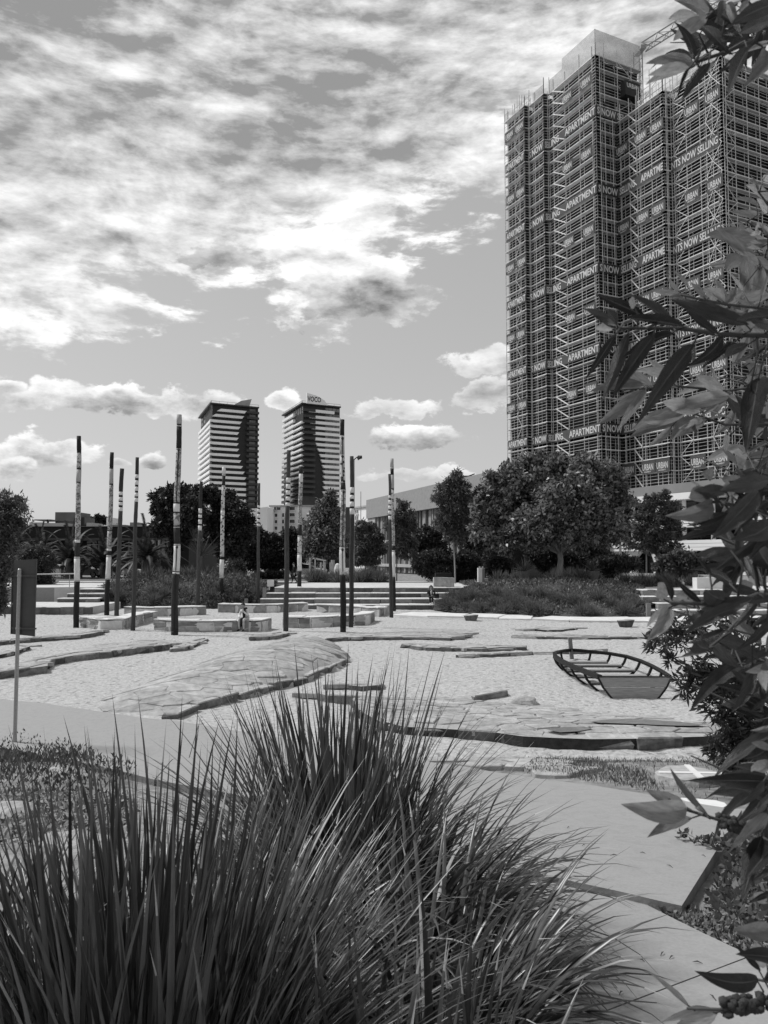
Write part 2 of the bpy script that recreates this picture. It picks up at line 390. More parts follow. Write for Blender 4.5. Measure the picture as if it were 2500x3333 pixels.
# ground: one sheet to the horizon
xs = sorted(set([-6000,-2500,-1000,-400,-200,-120,-80,-60,-45] + [round(-36 + .75*i, 2) for i in range(97)] + [45,60,80,120,200,400,1000,2500,6000]))
ys = sorted(set([-60,-30,-10,-5,-2] + [round(.35*i, 3) for i in range(46)] + [16.5+1.5*i for i in range(24)] + [52.5,53.5,55,56.5,58,60,63,65,66.4,67.2,69,75,90,120,160,220,300,450,700,1200,2500,5500]))
mb = MB(); nxn = len(xs)
def Tg(x, y):
    z = T(x, y)
    if y < 16: z += .035 * nz2(x, y, 1.3) + .012 * nz2(x, y, 5)
    return z
mb.add([(x, y, Tg(x, y) - (.05 if y > 66 else 0)) for y in ys for x in xs], [(j*nxn+i, j*nxn+i+1, (j+1)*nxn+i+1, (j+1)*nxn+i) for j in range(len(ys)-1) for i in range(nxn-1)])
mb.build('ground', 'soil', smooth=True, kind='structure')
def walk_top(x, y): return max(T(x, y) + .07, .10)
def onW(u, v):
    d = ray(u, v); t = .8
    while t < 60:
        p = EYE + d * t
        if p.z <= walk_top(p.x, p.y): return p
        t += .01
    return p
far_px = [(-300,2252),(0,2277),(136,2288),(294,2311),(452,2335),(573,2346),(648,2358),(950,2408),(1250,2461),(1400,2480),(1514,2495),(1604,2512),(1777,2537),(1913,2554),(2064,2578),(2207,2604),(2365,2631),(2414,2637)]
near_px = [(-300,2400),(0,2434),(120,2452),(236,2474),(320,2493),(420,2516),(506,2538),(760,2585),(1060,2665),(1220,2707),(1340,2740),(1450,2768),(1600,2806),(1740,2840),(1880,2872),(2020,2902),(2140,2932),(2219,2949)]
fw = [onW(u, v) for u, v in far_px]; nw = [onW(u, v) for u, v in near_px]
WALK = [(p.x, p.y) for p in fw] + [(p.x, p.y) for p in reversed(nw)]
# sand pit with trodden surface
def sand_z(x, y):
    return .05 * nz2(x, y, .35) + .030 * nz2(x, y, 1.5, 3) + .022 * nz2(x, y, 4.2, 5)
mb = MB(); st = .15; X0, X1, Y0, Y1 = -28.0, 28.0, 13.6, 54.6
nx_, ny_ = int((X1-X0)/st), int((Y1-Y0)/st)
V = []
for j in range(ny_ + 1):
    y = Y0 + j*st
    for i in range(nx_ + 1):
        x = X0 + i*st; V.append((x, y, sand_z(x, y) - (.12 * sstep((14.6 - y) / 1.0)) - (.3 if y < 21 and in_poly(x, y, WALK) else 0)))
mb.add(V, [(j*(nx_+1)+i, j*(nx_+1)+i+1, (j+1)*(nx_+1)+i+1, (j+1)*(nx_+1)+i) for j in range(ny_) for i in range(nx_)])
mb.build('sand_pit', 'sand', smooth=True, kind='structure')
# upper promenade, road and lawn behind the steps
mb = MB(); mb.box((-.05, 62.75, .6), (16.1, 10.3, 1.62)); mb.box((-32.6, 62.5, .6), (22.4, 10.2, 1.60)); mb.box((27.0, 60.0, .6), (19.0, 15.4, 1.64)); mb.build('promenade', 'concrete_pale', kind='structure')
mb = MB(); mb.box((-30, 84, 1.31), (60, 13, .10)); mb.build('road', 'asphalt', kind='structure')
mb = MB(); mb.box((-34, 74.2, 1.36), (56, 5.0, .16)); mb.build('lawn', 'lawn', kind='structure')
mb = MB(); mb.box((-26, 70.2, 1.40), (60, 2.0, .10)); mb.build('footpath', 'concrete_pale', kind='structure')
# concrete walkway round the pit
CORN = nw[-1]
def walk_z(x, y):
    return walk_top(x, y)
def split_panels(poly, cuts):
    parts = [poly]
    for p, q, gap in cuts:
        n_ = Vector((q[1]-p[1], p[0]-q[0])).normalized(); o = []
        for a in parts:
            for sgn in (1, -1):
                c = clip(a, (p[0] - sgn*n_.x*gap/2, p[1] - sgn*n_.y*gap/2), (sgn*n_.x, sgn*n_.y))
                if len(c) > 2: o.append(c)
        parts = o
    return parts
j0, j1 = onT(295, 2491, .05), onT(640, 2400, .05)
root = thing('concrete_walkway', 'pale concrete walkway curving along the sand pit', 'walkway', (CORN.x - 2, CORN.y + 2, T(0, CORN.y + 2))); del root['category']; del root['label']; root['kind'] = 'structure'
# joints across the strip (strip is cut pairwise so that every panel stays simple)
def strip(i0, i1): return [(p.x, p.y) for p in fw[i0:i1+1]] + [(p.x, p.y) for p in reversed(nw[i0:i1+1])]
for i0, i1 in ((0,6),(6,17)):
    q = strip(i0, i1)
    a, c = Vector(fw[i1]), Vector(nw[i1])
    pm = drape(q, .5, walk_z, .17)
    # recess the joint: pull the panel's end back a little
    if i1 < 17:
        d_ = Vector((a.y - c.y, c.x - a.x, 0)).normalized()
        pm.v = [((x - .012 * abs(d_.x), y, z) if abs((x - c.x) * d_.x + (y - c.y) * d_.y) < .01 else (x, y, z)) for x, y, z in pm.v]
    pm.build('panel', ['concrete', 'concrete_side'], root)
# lower path: two panels with an open joint
lp = [(1640,2830),(1845,2866),(2000,2903),(2046,2930),(2114,2972),(2202,3021),(2295,3068),(2392,3114),(2500,3161),(2720,3262),(2900,3700),(2300,4600),(1000,4600),(1100,3300),(1300,2900)]
lpw = [onT(u, v, .0) for u, v in lp]
def low_z(x, y): return T(x, y) + .035
root = link('lower_path', None, None, Vector((lpw[3].x, lpw[3].y - .8, 1.7)), kind='structure')
a, c = onT(2000, 3316), onT(2397, 3160)
for q in split_panels([(p.x, p.y) for p in lpw], [((a.x, a.y), (c.x, c.y), .008)]):
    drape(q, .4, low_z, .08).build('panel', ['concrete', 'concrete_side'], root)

# ------------------------------------------------------------------ stone work helpers
def pave(parent, poly, zf, size, gap=.03, thick=.14, m_='stone', name='paving_stone', rot=0.0, aniso=1.6, keep=None, jit=.012, limit=300):
    ca, sa = math.cos(rot), math.sin(rot)
    to = lambda x, y: ((x*ca + y*sa) / aniso, -x*sa + y*ca); fr = lambda u, v: (u*aniso*ca - v*sa, u*aniso*sa + v*ca)
    uv = [to(x, y) for x, y in poly]; u0, u1 = min(p[0] for p in uv), max(p[0] for p in uv); v0, v1 = min(p[1] for p in uv), max(p[1] for p in uv)
    pts = {}
    for i in range(int((u1-u0)/size)+2):
        for j in range(int((v1-v0)/size)+2):
            pts[i, j] = (u0 + (i + random.uniform(-.42, .42))*size, v0 + (j + random.uniform(-.42, .42))*size)
    n = 0
    for (i, j), p in pts.items():
        x, y = fr(*p)
        if not in_poly(x, y, poly) or (keep and not keep(x, y)) or n >= limit: continue
        cell = [(p[0]-size*1.4, p[1]-size*1.4), (p[0]+size*1.4, p[1]-size*1.4), (p[0]+size*1.4, p[1]+size*1.4), (p[0]-size*1.4, p[1]+size*1.4)]
        for di in (-2,-1,0,1,2):
            for dj in (-2,-1,0,1,2):
                q = pts.get((i+di, j+dj))
                if q is None or (di == 0 and dj == 0): continue
                nr = Vector((q[0]-p[0], q[1]-p[1])); L = nr.length; nr /= L
                cell = clip(cell, (p[0] + nr.x*(L/2 - gap/2), p[1] + nr.y*(L/2 - gap/2)), (nr.x, nr.y))
                if len(cell) < 3: break
            if len(cell) < 3: break
        if len(cell) < 3: continue
        W = [fr(*c) for c in cell]; cx = sum(q[0] for q in W)/len(W); cy = sum(q[1] for q in W)/len(W)
        dz = random.uniform(-jit, jit); tx, ty = random.uniform(-.012, .012), random.uniform(-.012, .012)
        m1 = MB(); k = len(W)
        ar = sum(W[a][0]*W[(a+1)%k][1]-W[(a+1)%k][0]*W[a][1] for a in range(k))
        if ar < 0: W = W[::-1]
        f = lambda x, y: zf(x, y) + dz + (x-cx)*tx + (y-cy)*ty
        inn = [(cx + (x-cx)*.93, cy + (y-cy)*.93) for x, y in W]
        m1.add([(x, y, f(x, y)-thick) for x, y in W] + [(x, y, f(x, y)-.012) for x, y in W] + [(x, y, f(x, y)) for x, y in inn],
               [(a, (a+1)%k, k+(a+1)%k, k+a) for a in range(k)] + [(k+a, k+(a+1)%k, 2*k+(a+1)%k, 2*k+a) for a in range(k)] + [tuple(range(2*k, 3*k))])
        m1.build(name, m_, parent); n += 1
    return n
def resample(pts, lens):
    """cut a polyline into pieces of the lengths given by lens()"""
    pts = [Vector((p[0], p[1])) for p in pts]; out = [pts[0]]; i = 0; pos = pts[0]; need = lens()
    while i < len(pts) - 1:
        seg = pts[i+1] - pos; L = seg.length
        if L < need: need -= L; pos = pts[i+1]; i += 1
        else: pos = pos + seg * (need / L); out.append(pos.copy()); need = lens()
    if (out[-1] - pts[-1]).length > .15: out.append(pts[-1])
    else: out[-1] = pts[-1]
    return out
def block(parent, p0, p1, bk, z0, z1, m_, name, gap=.02, j=.03, top=None):
    """one dressed stone between p0 and p1, bk = vector to its back, with chamfered and uneven edges"""
    d = (p1 - p0); L = d.length; d = d / max(L, 1e-6); a = p0 + d*gap*.5; c = p1 - d*gap*.5
    r = lambda s=j: random.uniform(-s, s)
    f = [(a.x, a.y), (c.x, c.y), (c.x+bk.x, c.y+bk.y), (a.x+bk.x, a.y+bk.y)]
    cx = sum(q[0] for q in f)/4; cy = sum(q[1] for q in f)/4; ch = min(.03, (z1-z0)*.2)
    f = [(x + r(), y + r()) for x, y in f]; inn = [(cx + (x-cx)*(1 - 2*ch/max(L, .2)), cy + (y-cy)*.95) for x, y in f]
    t = [z1 + r(.02) for _ in f]; mb = MB(); mid = [(x + r(j*1.2), y + r(j*1.2), z0 + (z1-z0)*random.uniform(.4, .65)) for x, y in f]
    mb.add([(x, y, z0) for x, y in f] + mid + [(x, y, t[i]-ch) for i, (x, y) in enumerate(f)] + [(x, y, t[i]) for i, (x, y) in enumerate(inn)],
           [(4*q+i, 4*q+(i+1)%4, 4*q+4+(i+1)%4, 4*q+4+i) for q in range(3) for i in range(4)] + [(12,13,14,15)])
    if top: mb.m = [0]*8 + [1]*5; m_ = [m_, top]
    return mb.build(name, m_, parent)
def back_of(p0, p1, depth):
    d = (p1 - p0).normalized(); n_ = Vector((-d.y, d.x))
    if n_.dot(p0) < 0: n_ = -n_
    return n_ * depth
def kerb(parent, pts, depth, z0, z1, lens, m_='stone', name='edging_stone', gap=.02, j=.03, top=None):
    q = resample(pts, lens)
    for p0, p1 in zip(q, q[1:]):
        zz_ = z1(p0) if callable(z1) else z1
        block(parent, p0, p1, back_of(p0, p1, depth), z0, zz_ + random.uniform(-.015, .015)*(2.4 if j > .04 else 1), m_, name, gap, j, top)
def G(k, *pts, z=0.0): return [atz(*px(k, x, y), z) for x, y in pts]
def XY(P_): return [(p.x, p.y) for p in P_]
def dist_poly(x, y, poly):
    p = Vector((x, y)); best = 1e9
    for i in range(len(poly)):
        a, c = Vector(poly[i]), Vector(poly[(i+1) % len(poly)]); d = c - a; t = max(0, min(1, (p-a).dot(d) / max(d.length_squared, 1e-9)))
        best = min(best, (a + d*t - p).length)
    return best

# ------------------------------------------------------------------ domed flagstone mound in the sand
near = XY(G('K6', (395,548),(500,565),(620,578),(760,592),(800,575),(860,553),(920,540),(1010,512),(1100,488),(1200,455),(1270,447),(1340,425),(1380,400),(1440,378),(1495,345)))
farb = XY(G('K6', (1506,318),(1470,285))) + [(near[-1][0]-1.9, 31.2), (near[-1][0]-4.4, 31.8), (-4.2, 30.0), (-6.0, 26.5), (-6.6, 23.0)] + XY(G('K6', (440,500)))
FOOT = near + farb
def dome(x, y):
    if not in_poly(x, y, FOOT): return -.05
    d = dist_poly(x, y, FOOT); return .01 + .15 * sstep((x + 4.6) / 2.0) + .86 * (1 - math.exp(-d / 1.5)) * min(1, .22 + (y - 17.2) / 7.0)
root = thing('flagstone_mound', 'long domed mound of pale flagstones with a dark stone rim, rising from the sand', 'stone mound', (sum(p[0] for p in FOOT)/len(FOOT), sum(p[1] for p in FOOT)/len(FOOT), 0))
drape(FOOT, .45, lambda x, y: dome(x, y) - .03, .3).build('mortar_bed', ['mortar', 'stone'], root, smooth=True)
pave(root, FOOT, dome, .44, .006, .12, 'stone', 'flagstone', rot=.3, aniso=1.75, keep=lambda x, y: dist_poly(x, y, FOOT) > .22, limit=300)
kerb(root, near[3:], .34, -.12, .19, lambda: random.uniform(.5, 1.1), 'stone_dark', 'rim_stone', .05, .05, top='stone')  # rim sides darker than tops: stained rock with front-face shade painted in

# ------------------------------------------------------------------ paved platforms and ledges set in the sand
PZF = {}
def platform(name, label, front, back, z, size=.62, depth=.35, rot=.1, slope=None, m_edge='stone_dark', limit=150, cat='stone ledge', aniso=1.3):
    poly = front + back; c = (sum(p[0] for p in poly)/len(poly), sum(p[1] for p in poly)/len(poly), 0)
    root = thing(name, label, cat, c)
    bl = back
    def zf(x, y):
        df = dist_poly(x, y, front + front[::-1]); db = dist_poly(x, y, bl + bl[::-1]); return (z + .03) * min(1, db / max(.4, (df + db) * .75)) + .0
    PZF[name] = zf
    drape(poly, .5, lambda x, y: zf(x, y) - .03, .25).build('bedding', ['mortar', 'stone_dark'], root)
    pave(root, poly, zf, size, .03, .12, 'stone', 'flagstone', rot=rot, aniso=aniso, keep=lambda x, y: dist_poly(x, y, front + front[::-1]) > depth * .7, limit=limit)
    kerb(root, front, depth, -.12, z, lambda: random.choice((random.uniform(.4, .8), random.uniform(.8, 1.5))), m_edge, 'edge_stone', .055, .055, top='stone')  # edge fronts: dark staining plus shade put into the side colour, tops pale
    return root
fr_ = XY(G('K6', (1528,528),(1538,575),(1580,597),(1625,612))) + XY(G('K7', (10,640),(60,655),(100,662),(220,668),(340,676),(470,686),(600,705),(760,713),(900,718),(1080,716),(1200,712),(1380,706),(1480,690)))
bk_ = XY(G('K7', (1560,640),(1450,600),(1200,575),(1000,560),(800,540),(600,515),(400,500),(200,482),(60,492))) + XY(G('K6', (1640,488),(1560,498)))
platform('paved_platform', 'broad crazy-paved stone platform with a thick dark front edge, nearest the walkway', fr_, bk_, .20, .44, .4, rot=-.05, limit=290, cat='stone platform')
dp = XY(G('K7', (890,612),(960,598),(1060,588),(1180,597),(1300,613),(1420,628),(1330,640),(1180,636),(1050,628),(930,622), z=.12))
drape(dp, .3, lambda x, y: PZF['paved_platform'](x, y) + .028).build('damp_sand_patch', 'damp_sand', kind='structure')
dp = XY(G('K7', (700,655),(780,642),(860,640),(900,650),(840,662),(760,666), z=.15))
drape(dp, .3, lambda x, y: PZF['paved_platform'](x, y) + .028).build('damp_sand_patch', 'damp_sand', kind='structure')
fr_ = XY(G('K6', (5,412),(205,385),(206,364),(270,345),(380,328),(520,313),(560,308),(735,285)))
bk_ = XY(G('K6', (800,262),(640,232),(430,262),(300,290),(120,330),(0,362)))
platform('stone_terrace', 'ragged pale stone terrace with a broken front edge left of the domed mound', fr_, bk_, .22, .62, .4, rot=.2)
fr_ = XY(G('K6', (738,296),(800,291),(850,272),(900,250))); bk_ = XY(G('K6', (900,240),(780,250)))
platform('stone_terrace', 'short stone ledge continuing the ragged terrace toward the tallest pole', fr_, bk_, .12, .5, .3)
fr_ = XY(G('K6', (-60,275),(80,258),(330,240),(445,222))); bk_ = XY(G('K6', (440,196),(300,212),(60,238),(-60,255)))
platform('stone_ledge', 'long thin stone ledge running behind the leaning sign', fr_, bk_, .16, .6, .35)
fr_ = XY(G('K6', (-40,330),(60,310),(130,284))); bk_ = XY(G('K6', (120,270),(0,295),(-60,310)))
platform('stone_ledge', 'small stone ledge beside the sign post', fr_, bk_, .13, .6, .3)
fr_ = XY(G('K6', (1075,246),(1140,246),(1200,240),(1250,226))); bk_ = XY(G('K6', (1240,215),(1090,218)))
platform('stone_ledge', 'short dark-edged ledge just behind the domed mound', fr_, bk_, .16, .6, .3)
fr_ = XY(G('K6', (1410,250),(1470,246))) + XY(G('K7', (-100,242),(0,246),(140,243),(285,249))); bk_ = XY(G('K7', (380,205),(300,195),(60,200),(-120,220)))
platform('stone_ledge', 'long stone ledge in the sand right of the domed mound', fr_, bk_, .14, .75, .35)
fr_ = XY(G('K7', (75,275),(180,290),(265,292),(420,296),(505,288),(615,290))); bk_ = XY(G('K7', (560,268),(400,262),(160,262)))
platform('stone_ledge', 'thin layered stone ledge left of the boat bow', fr_, bk_, .13, .7, .3)
fr_ = XY(G('K7', (310,320),(450,318),(620,308),(800,304),(950,302))); bk_ = XY(G('K7', (900,280),(700,290),(560,300),(380,306)))
platform('stone_ledge', 'pale stone ledge that runs up to the boat bow post', fr_, bk_, .10, .7, .3, m_edge='stone')
fr_ = XY(G('K7', (550,234),(700,240),(900,242),(1100,240),(1350,244))); bk_ = XY(G('K7', (1300,215),(1000,218),(760,222)))
platform('stone_ledge', 'long low stone ledge beyond the boat', fr_, bk_, .10, .85, .35, m_edge='stone')
fr_ = XY(G('K7', (700,208),(760,208),(835,200))); bk_ = XY(G('K7', (820,192),(640,190),(520,192)))
platform('stone_ledge', 'low stone ledge with a dark hollow near the far kerb', fr_, bk_, .09, .9, .35)
fr_ = XY(G('K6', (1368,500),(1410,512),(1480,516),(1535,520))); bk_ = XY(G('K6', (1530,500),(1450,488),(1375,482)))
platform('stone_ledge', 'dark curved stone edging left of the broad paved platform', fr_, bk_, .17, .5, .22)
fr_ = XY(G('K6', (1508,462),(1560,468),(1640,462))) ; bk_ = XY(G('K6', (1665,438),(1600,424),(1530,430)))
platform('stone_ledge', 'small pale stone slab lying in the sand beyond the paved platform', fr_, bk_, .15, .5, .25)
fr_ = XY(G('K7', (395,508),(420,500),(470,490),(535,484))); bk_ = XY(G('K7', (535,474),(460,478),(400,496)))
platform('stone_ledge', 'short curved dark kerb on the broad paved platform', fr_, bk_, .16, .5, .18)
# light paving between platform and walkway
poly = [onT(*px('K7', x, y)) for x, y in ((170,735),(330,705),(560,712),(640,730),(740,770),(850,830),(800,858),(700,845),(470,812),(330,792))]
def pz(x, y): return T(x, y) + .05
root = link('stone_apron', None, None, Vector((poly[3].x, poly[3].y, T(poly[3].x, poly[3].y))), kind='structure')
pave(root, XY(poly), pz, .42, .03, .12, 'stone', 'flagstone', aniso=1.7)
# pale slab at the walkway's edge and the rock with a cross of mortar
q = [onT(*px('N6', x, y), .05) for x, y in ((470,470),(600,475),(780,490),(850,510),(870,530),(840,545),(700,525),(560,500))]
mb = MB(); mb.prism(XY(q), lambda x, y: T(x, y) - .1, lambda x, y: T(x, y) + .055)
mb.build('pale_slab', 'tread', origin=(q[0].x, q[0].y, T(q[0].x, q[0].y)), label='flat white stone slab with a rounded end against the walkway', cat='stone')
q = [onT(*px('N6', x, y), .085) for x, y in ((312,265),(400,215),(540,212),(700,240),(850,275),(880,300),(840,318),(650,335),(480,320),(330,290))]
c = sum(q, Vector()) / len(q); root = thing('crossed_rock', 'thick grey rock slab crossed by a pale mortar X beside the walkway', 'rock', (c.x, c.y, T(c.x, c.y)))
mb = MB(); P2 = XY(q); zt = T(c.x, c.y) + .17
mb.prism(P2, lambda x, y: T(x, y) - .15, lambda x, y: T(x, y) + .08); mb.build('slab', 'stone', root)
mb = MB()
for (x0, y0), (x1, y1) in (((345,272),(840,280)), ((560,215),(690,332))):
    a, d = onT(*px('N6', x0, y0), .084), onT(*px('N6', x1, y1), .084); mb.bar(a, d, .07, .02)
mb.build('mortar_cross', 'tread', root)
# small boulders in the sand
def rock(name, label, k, x, y, r, sq=.6, m_='stone', z=0.0, group=None, ground=None):
    p = ground if ground is not None else atz(*px(k, x, y), z); bm = bmesh.new(); bmesh.ops.create_icosphere(bm, subdivisions=3, radius=1); sd_ = random.random()*50
    mb = MB(); bm.verts.index_update()
    mb.add([(p.x + v.co.x*r*(1 + .35*noise.noise(v.co*1.3 + Vector((sd_,0,0)))), p.y + v.co.y*r*.8*(1 + .35*noise.noise(v.co*1.3 + Vector((sd_,4,0)))), p.z + max(-.2, v.co.z*sq*(1 + .3*noise.noise(v.co*2 + Vector((sd_,9,0)))))*r) for v in bm.verts], [tuple(v.index for v in f.verts) for f in bm.faces])
    bm.free(); return mb.build(name, m_, origin=p, label=label, cat='rock', group=group)
rock('boulder', 'small dark lumpy rock on the sand between boat and paved platform', 'K7', 615, 520, .34, .55, 'stone_wall')
for i, (x, y, r) in enumerate(((940,1275,.3),(1060,1272,.62),(1490,1272,.4),(1545,1272,.36))):
    rock('boulder', 'pale rounded rock at the foot of the planted bank', 'L3', x, y, r, .55, 'tread', group='pale rocks along the bank')
# ------------------------------------------------------------------ stone seat walls
def seat_wall(label, pts, h, depth=.75, courses=2):
    pts = [Vector((p.x, p.y)) for p in pts]; root = thing('stone_seat_wall', label, 'stone wall', (pts[0].x, pts[0].y, 0))
    bk = [back_of(pts[max(0, i-1)], pts[min(len(pts)-1, i+1)], depth*.9) for i in range(len(pts))]
    mb = MB(); poly = [tuple(p + b_*.03) for p, b_ in zip(pts, bk)] + [tuple(p + b_) for p, b_ in reversed(list(zip(pts, bk)))]
    mb.prism(poly, -.2, h - .05); mb.build('core', 'mortar_pale', root)
    L = lambda: random.uniform(.5, 1.35)
    q = resample(pts, L)
    for p0, p1 in zip(q, q[1:]):
        bv = back_of(p0, p1, depth)
        if courses == 2 and random.random() < .6:
            hm = h * random.uniform(.38, .55)
            if random.random() < .5:
                m_ = p0 + (p1 - p0) * random.uniform(.35, .65); block(root, p0, m_, bv, -.15, hm-.012, 'stone_wall', 'stone', .06); block(root, m_, p1, bv, -.15, hm-.012, 'stone_wall', 'stone', .06)
            else: block(root, p0, p1, bv, -.15, hm-.012, 'stone_wall', 'stone', .06)
            block(root, p0, p1, bv, hm+.012, h, 'stone_wall', 'stone', .06)
        else: block(root, p0, p1, bv, -.15, h, 'stone_wall', 'stone', .06)
    kerb(root, [(p.x - b_.x*.03, p.y - b_.y*.03) for p, b_ in zip(pts, bk)], depth*1.06, h + .005, h + .055, lambda: random.uniform(.8, 1.5), 'tread', 'cap_stone', .015, .02)
    return root
SW1 = seat_wall('angled stone seat wall with the slim ringed pole at its front', G('K1', (478,1458),(600,1478),(735,1475),(800,1452),(945,1418)), .50)
SW2 = seat_wall('long two-course stone seat wall with the seated person in a white jacket', G('K1', (922,1472),(1040,1486),(1200,1488),(1400,1486),(1592,1481),(1628,1466)), .50)
SW3 = seat_wall('low stone wall at the foot of the planted bank behind the tallest pole', G('K1', (742,1386),(850,1394),(1000,1392),(1120,1390),(1236,1384)), .50, courses=1)
SW4 = seat_wall('low stone wall between the seated person and the main steps', [*G('K1', (1306,1368),(1500,1372),(1650,1372)), *G('K2', (230,1368),(375,1362))], .50, courses=1)
SW5 = seat_wall('two-course stone seat wall beside the tall patterned pole', G('K2', (220,1460),(400,1463),(500,1457),(650,1447),(735,1443),(774,1421)), .50)
SW6 = seat_wall('low curved stone wall at the rightmost ringed pole, before the main steps', G('K2', (425,1370),(620,1377),(760,1393),(800,1395),(860,1377)), .48, courses=1)

# ------------------------------------------------------------------ terraced sitting steps
def steps(name, label, x_of, y0, dz, run, n, z0=0.0, m_='step_block', lens=(1.2,2.6), ybow=0.0):
    root = thing(name, label, 'steps', ((x_of(0)[0] + x_of(0)[1]) / 2, y0, z0))
    for i in range(n):
        a, c = x_of(i); y = y0 + run*i; za, zb = z0 + dz*i, z0 + dz*(i+1)
        kerb(root, [(a, y), (c, y)], .5, za - .15, zb - .06, lambda: random.uniform(*lens), m_, 'riser_block', .02, .02)
        kerb(root, [(a, y - .035), (c, y - .035)], run + .1, zb - .056, zb, lambda: random.uniform(1.6, 3.2), 'tread', 'tread_slab', .012, .004)
    return root
def xat(k, x, y_): return aty(*px(k, x, 1300), y_).x
ST0 = 53.6; SDZ = .355; SRUN = 1.12
steps('terraced_steps', 'four broad stone sitting steps with white treads behind the poles', lambda i: (xat('K2', (60,85,120,172)[i], ST0 + SRUN*i), xat('K2', (1195,1272,1292,1345)[i], ST0 + SRUN*i)), ST0, SDZ, SRUN, 4)
def post(label, k, x, y0, y1, depth, wid, name='timber_post', m_='wood_post', grp=None):
    a = aty(*px(k, x, y1), depth); c = aty(*px(k, x, y0), depth); mb = MB(); mb.box((a.x, a.y, (a.z + c.z)/2 - .1), (wid, wid, c.z - a.z + .2)); mb.box((a.x, a.y, c.z + .02), (wid*1.08, wid*1.08, .04))
    return mb.build(name, m_, origin=(a.x, a.y, a.z), label=label, cat='post', group=grp)
post('timber handrail post beside the upper tread at the right end of the main steps', 'K2', 1230, 1226, 1286, 55.6, .26)
post('timber handrail post at the lowest tread, right end of the main steps', 'K2', 1143, 1298, 1352, 53.4, .25)
post('timber post at the left end of the main steps', 'K2', 112, 1226, 1280, 55.4, .24)
post('timber post on the bank behind the seated person', 'K1', 1477, 1292, 1335, 54.6, .22)
post('timber post on the bank between two striped poles', 'K1', 788, 1185, 1225, 60.0, .2)
post('timber post at the left end of the steps beyond the boat', 'N4', 485, 50, 155, 46.8, .24)
post('timber post on the upper tread of the steps beyond the boat', 'N3', 512, 1225, 1315, 49.2, .22)
# steps beyond the boat
steps('terraced_steps', 'pale stone steps beyond the boat, half hidden by leaves', lambda i: (xat('L7', (1265,1330,1180,1180)[i], 47.6 + 1.2*i), 31), 47.6, .37, 1.2, 4, .0, 'stone_wall', (.9, 1.8))
a = aty(*px('N3', 1080, 1200), 53.4); mb = MB(); mb.box((a.x, a.y, a.z + .22), (2.7, .8, .9)); mb.build('stone_block', 'tread', origin=(a.x, a.y, a.z - .2), label='pale stone block standing above the steps beyond the boat', cat='stone block')
# left steps, platform and retaining walls
root = thing('left_terrace', 'low stone-faced terrace below the grey retaining wall', 'terrace', (-30, 50, 0))
mb = MB(); mb.box((-31, 52.2, .2), (24.4, 6.0, .5)); mb.build('terrace_top', 'concrete_pale', root)
kerb(root, [(-43.0, 49.15), (-18.6, 49.15)], .35, -.2, .452, lambda: random.uniform(1.2, 2.4), 'step_block', 'facing_stone')
a, c = aty(*px('L3', 390, 1075), 55.2), aty(*px('L3', 805, 1030), 57.6)
root = thing('retaining_wall', 'plain grey concrete retaining wall with a handrail beside the steps by the handrail', 'wall', (a.x, a.y, .4))
mb = MB(); p0 = Vector((a.x - 18, a.y - .4)); p1 = Vector((c.x, c.y)); n_ = back_of(p0, p1, .3)
zt0, zt1 = a.z - .12, c.z
mb.hexa([(p0.x,p0.y,.2),(p1.x,p1.y,.2),(p1.x+n_.x,p1.y+n_.y,.2),(p0.x+n_.x,p0.y+n_.y,.2),(p0.x,p0.y,zt0),(p1.x,p1.y,zt1),(p1.x+n_.x,p1.y+n_.y,zt1),(p0.x+n_.x,p0.y+n_.y,zt0)]); mb.build('wall_panel', 'concrete', root)
mb = MB(); tp = lambda t: Vector((p0.x + (p1.x-p0.x)*t + n_.x*.5, p0.y + (p1.y-p0.y)*t + n_.y*.5, zt0 + (zt1-zt0)*t))
mb.tube([tp(.1) + Vector((0,0,1.02)), tp(1) + Vector((0,0,.98))], .045, 6); mb.build('handrail', 'steel_galv', root)
for t in (.2, .4, .6, .74, .86, .98):
    mb = MB(); mb.tube([tp(t) - Vector((0,0,.05)), tp(t) + Vector((0,0,1.0))], .03, 6); mb.build('rail_post', 'steel_galv', root)
steps('terraced_steps', 'three short stone steps beside the grey retaining wall', lambda i: (aty(*px('L3', (620,725,860)[i], 1140), 54.6 + .9*i).x, aty(*px('L3', (1060,1130,1150)[i], 1140), 54.6 + .9*i).x), 54.6, .30, .9, 3, .44)

# far kerb of the pit
root = link('far_kerb', None, None, Vector((8, 47, 0)), kind='structure')
kp = XY(G('L6', (92,1524),(300,1534),(560,1540),(780,1545))) + XY(G('K7', (420,152),(640,156),(860,168),(1010,168),(1130,166))) + [(22, 44.6), (27, 44.6)]
kerb(root, kp, 2.6, -.15, .10, lambda: random.uniform(1.6, 2.6), 'tread', 'kerb_slab', .03, .02)

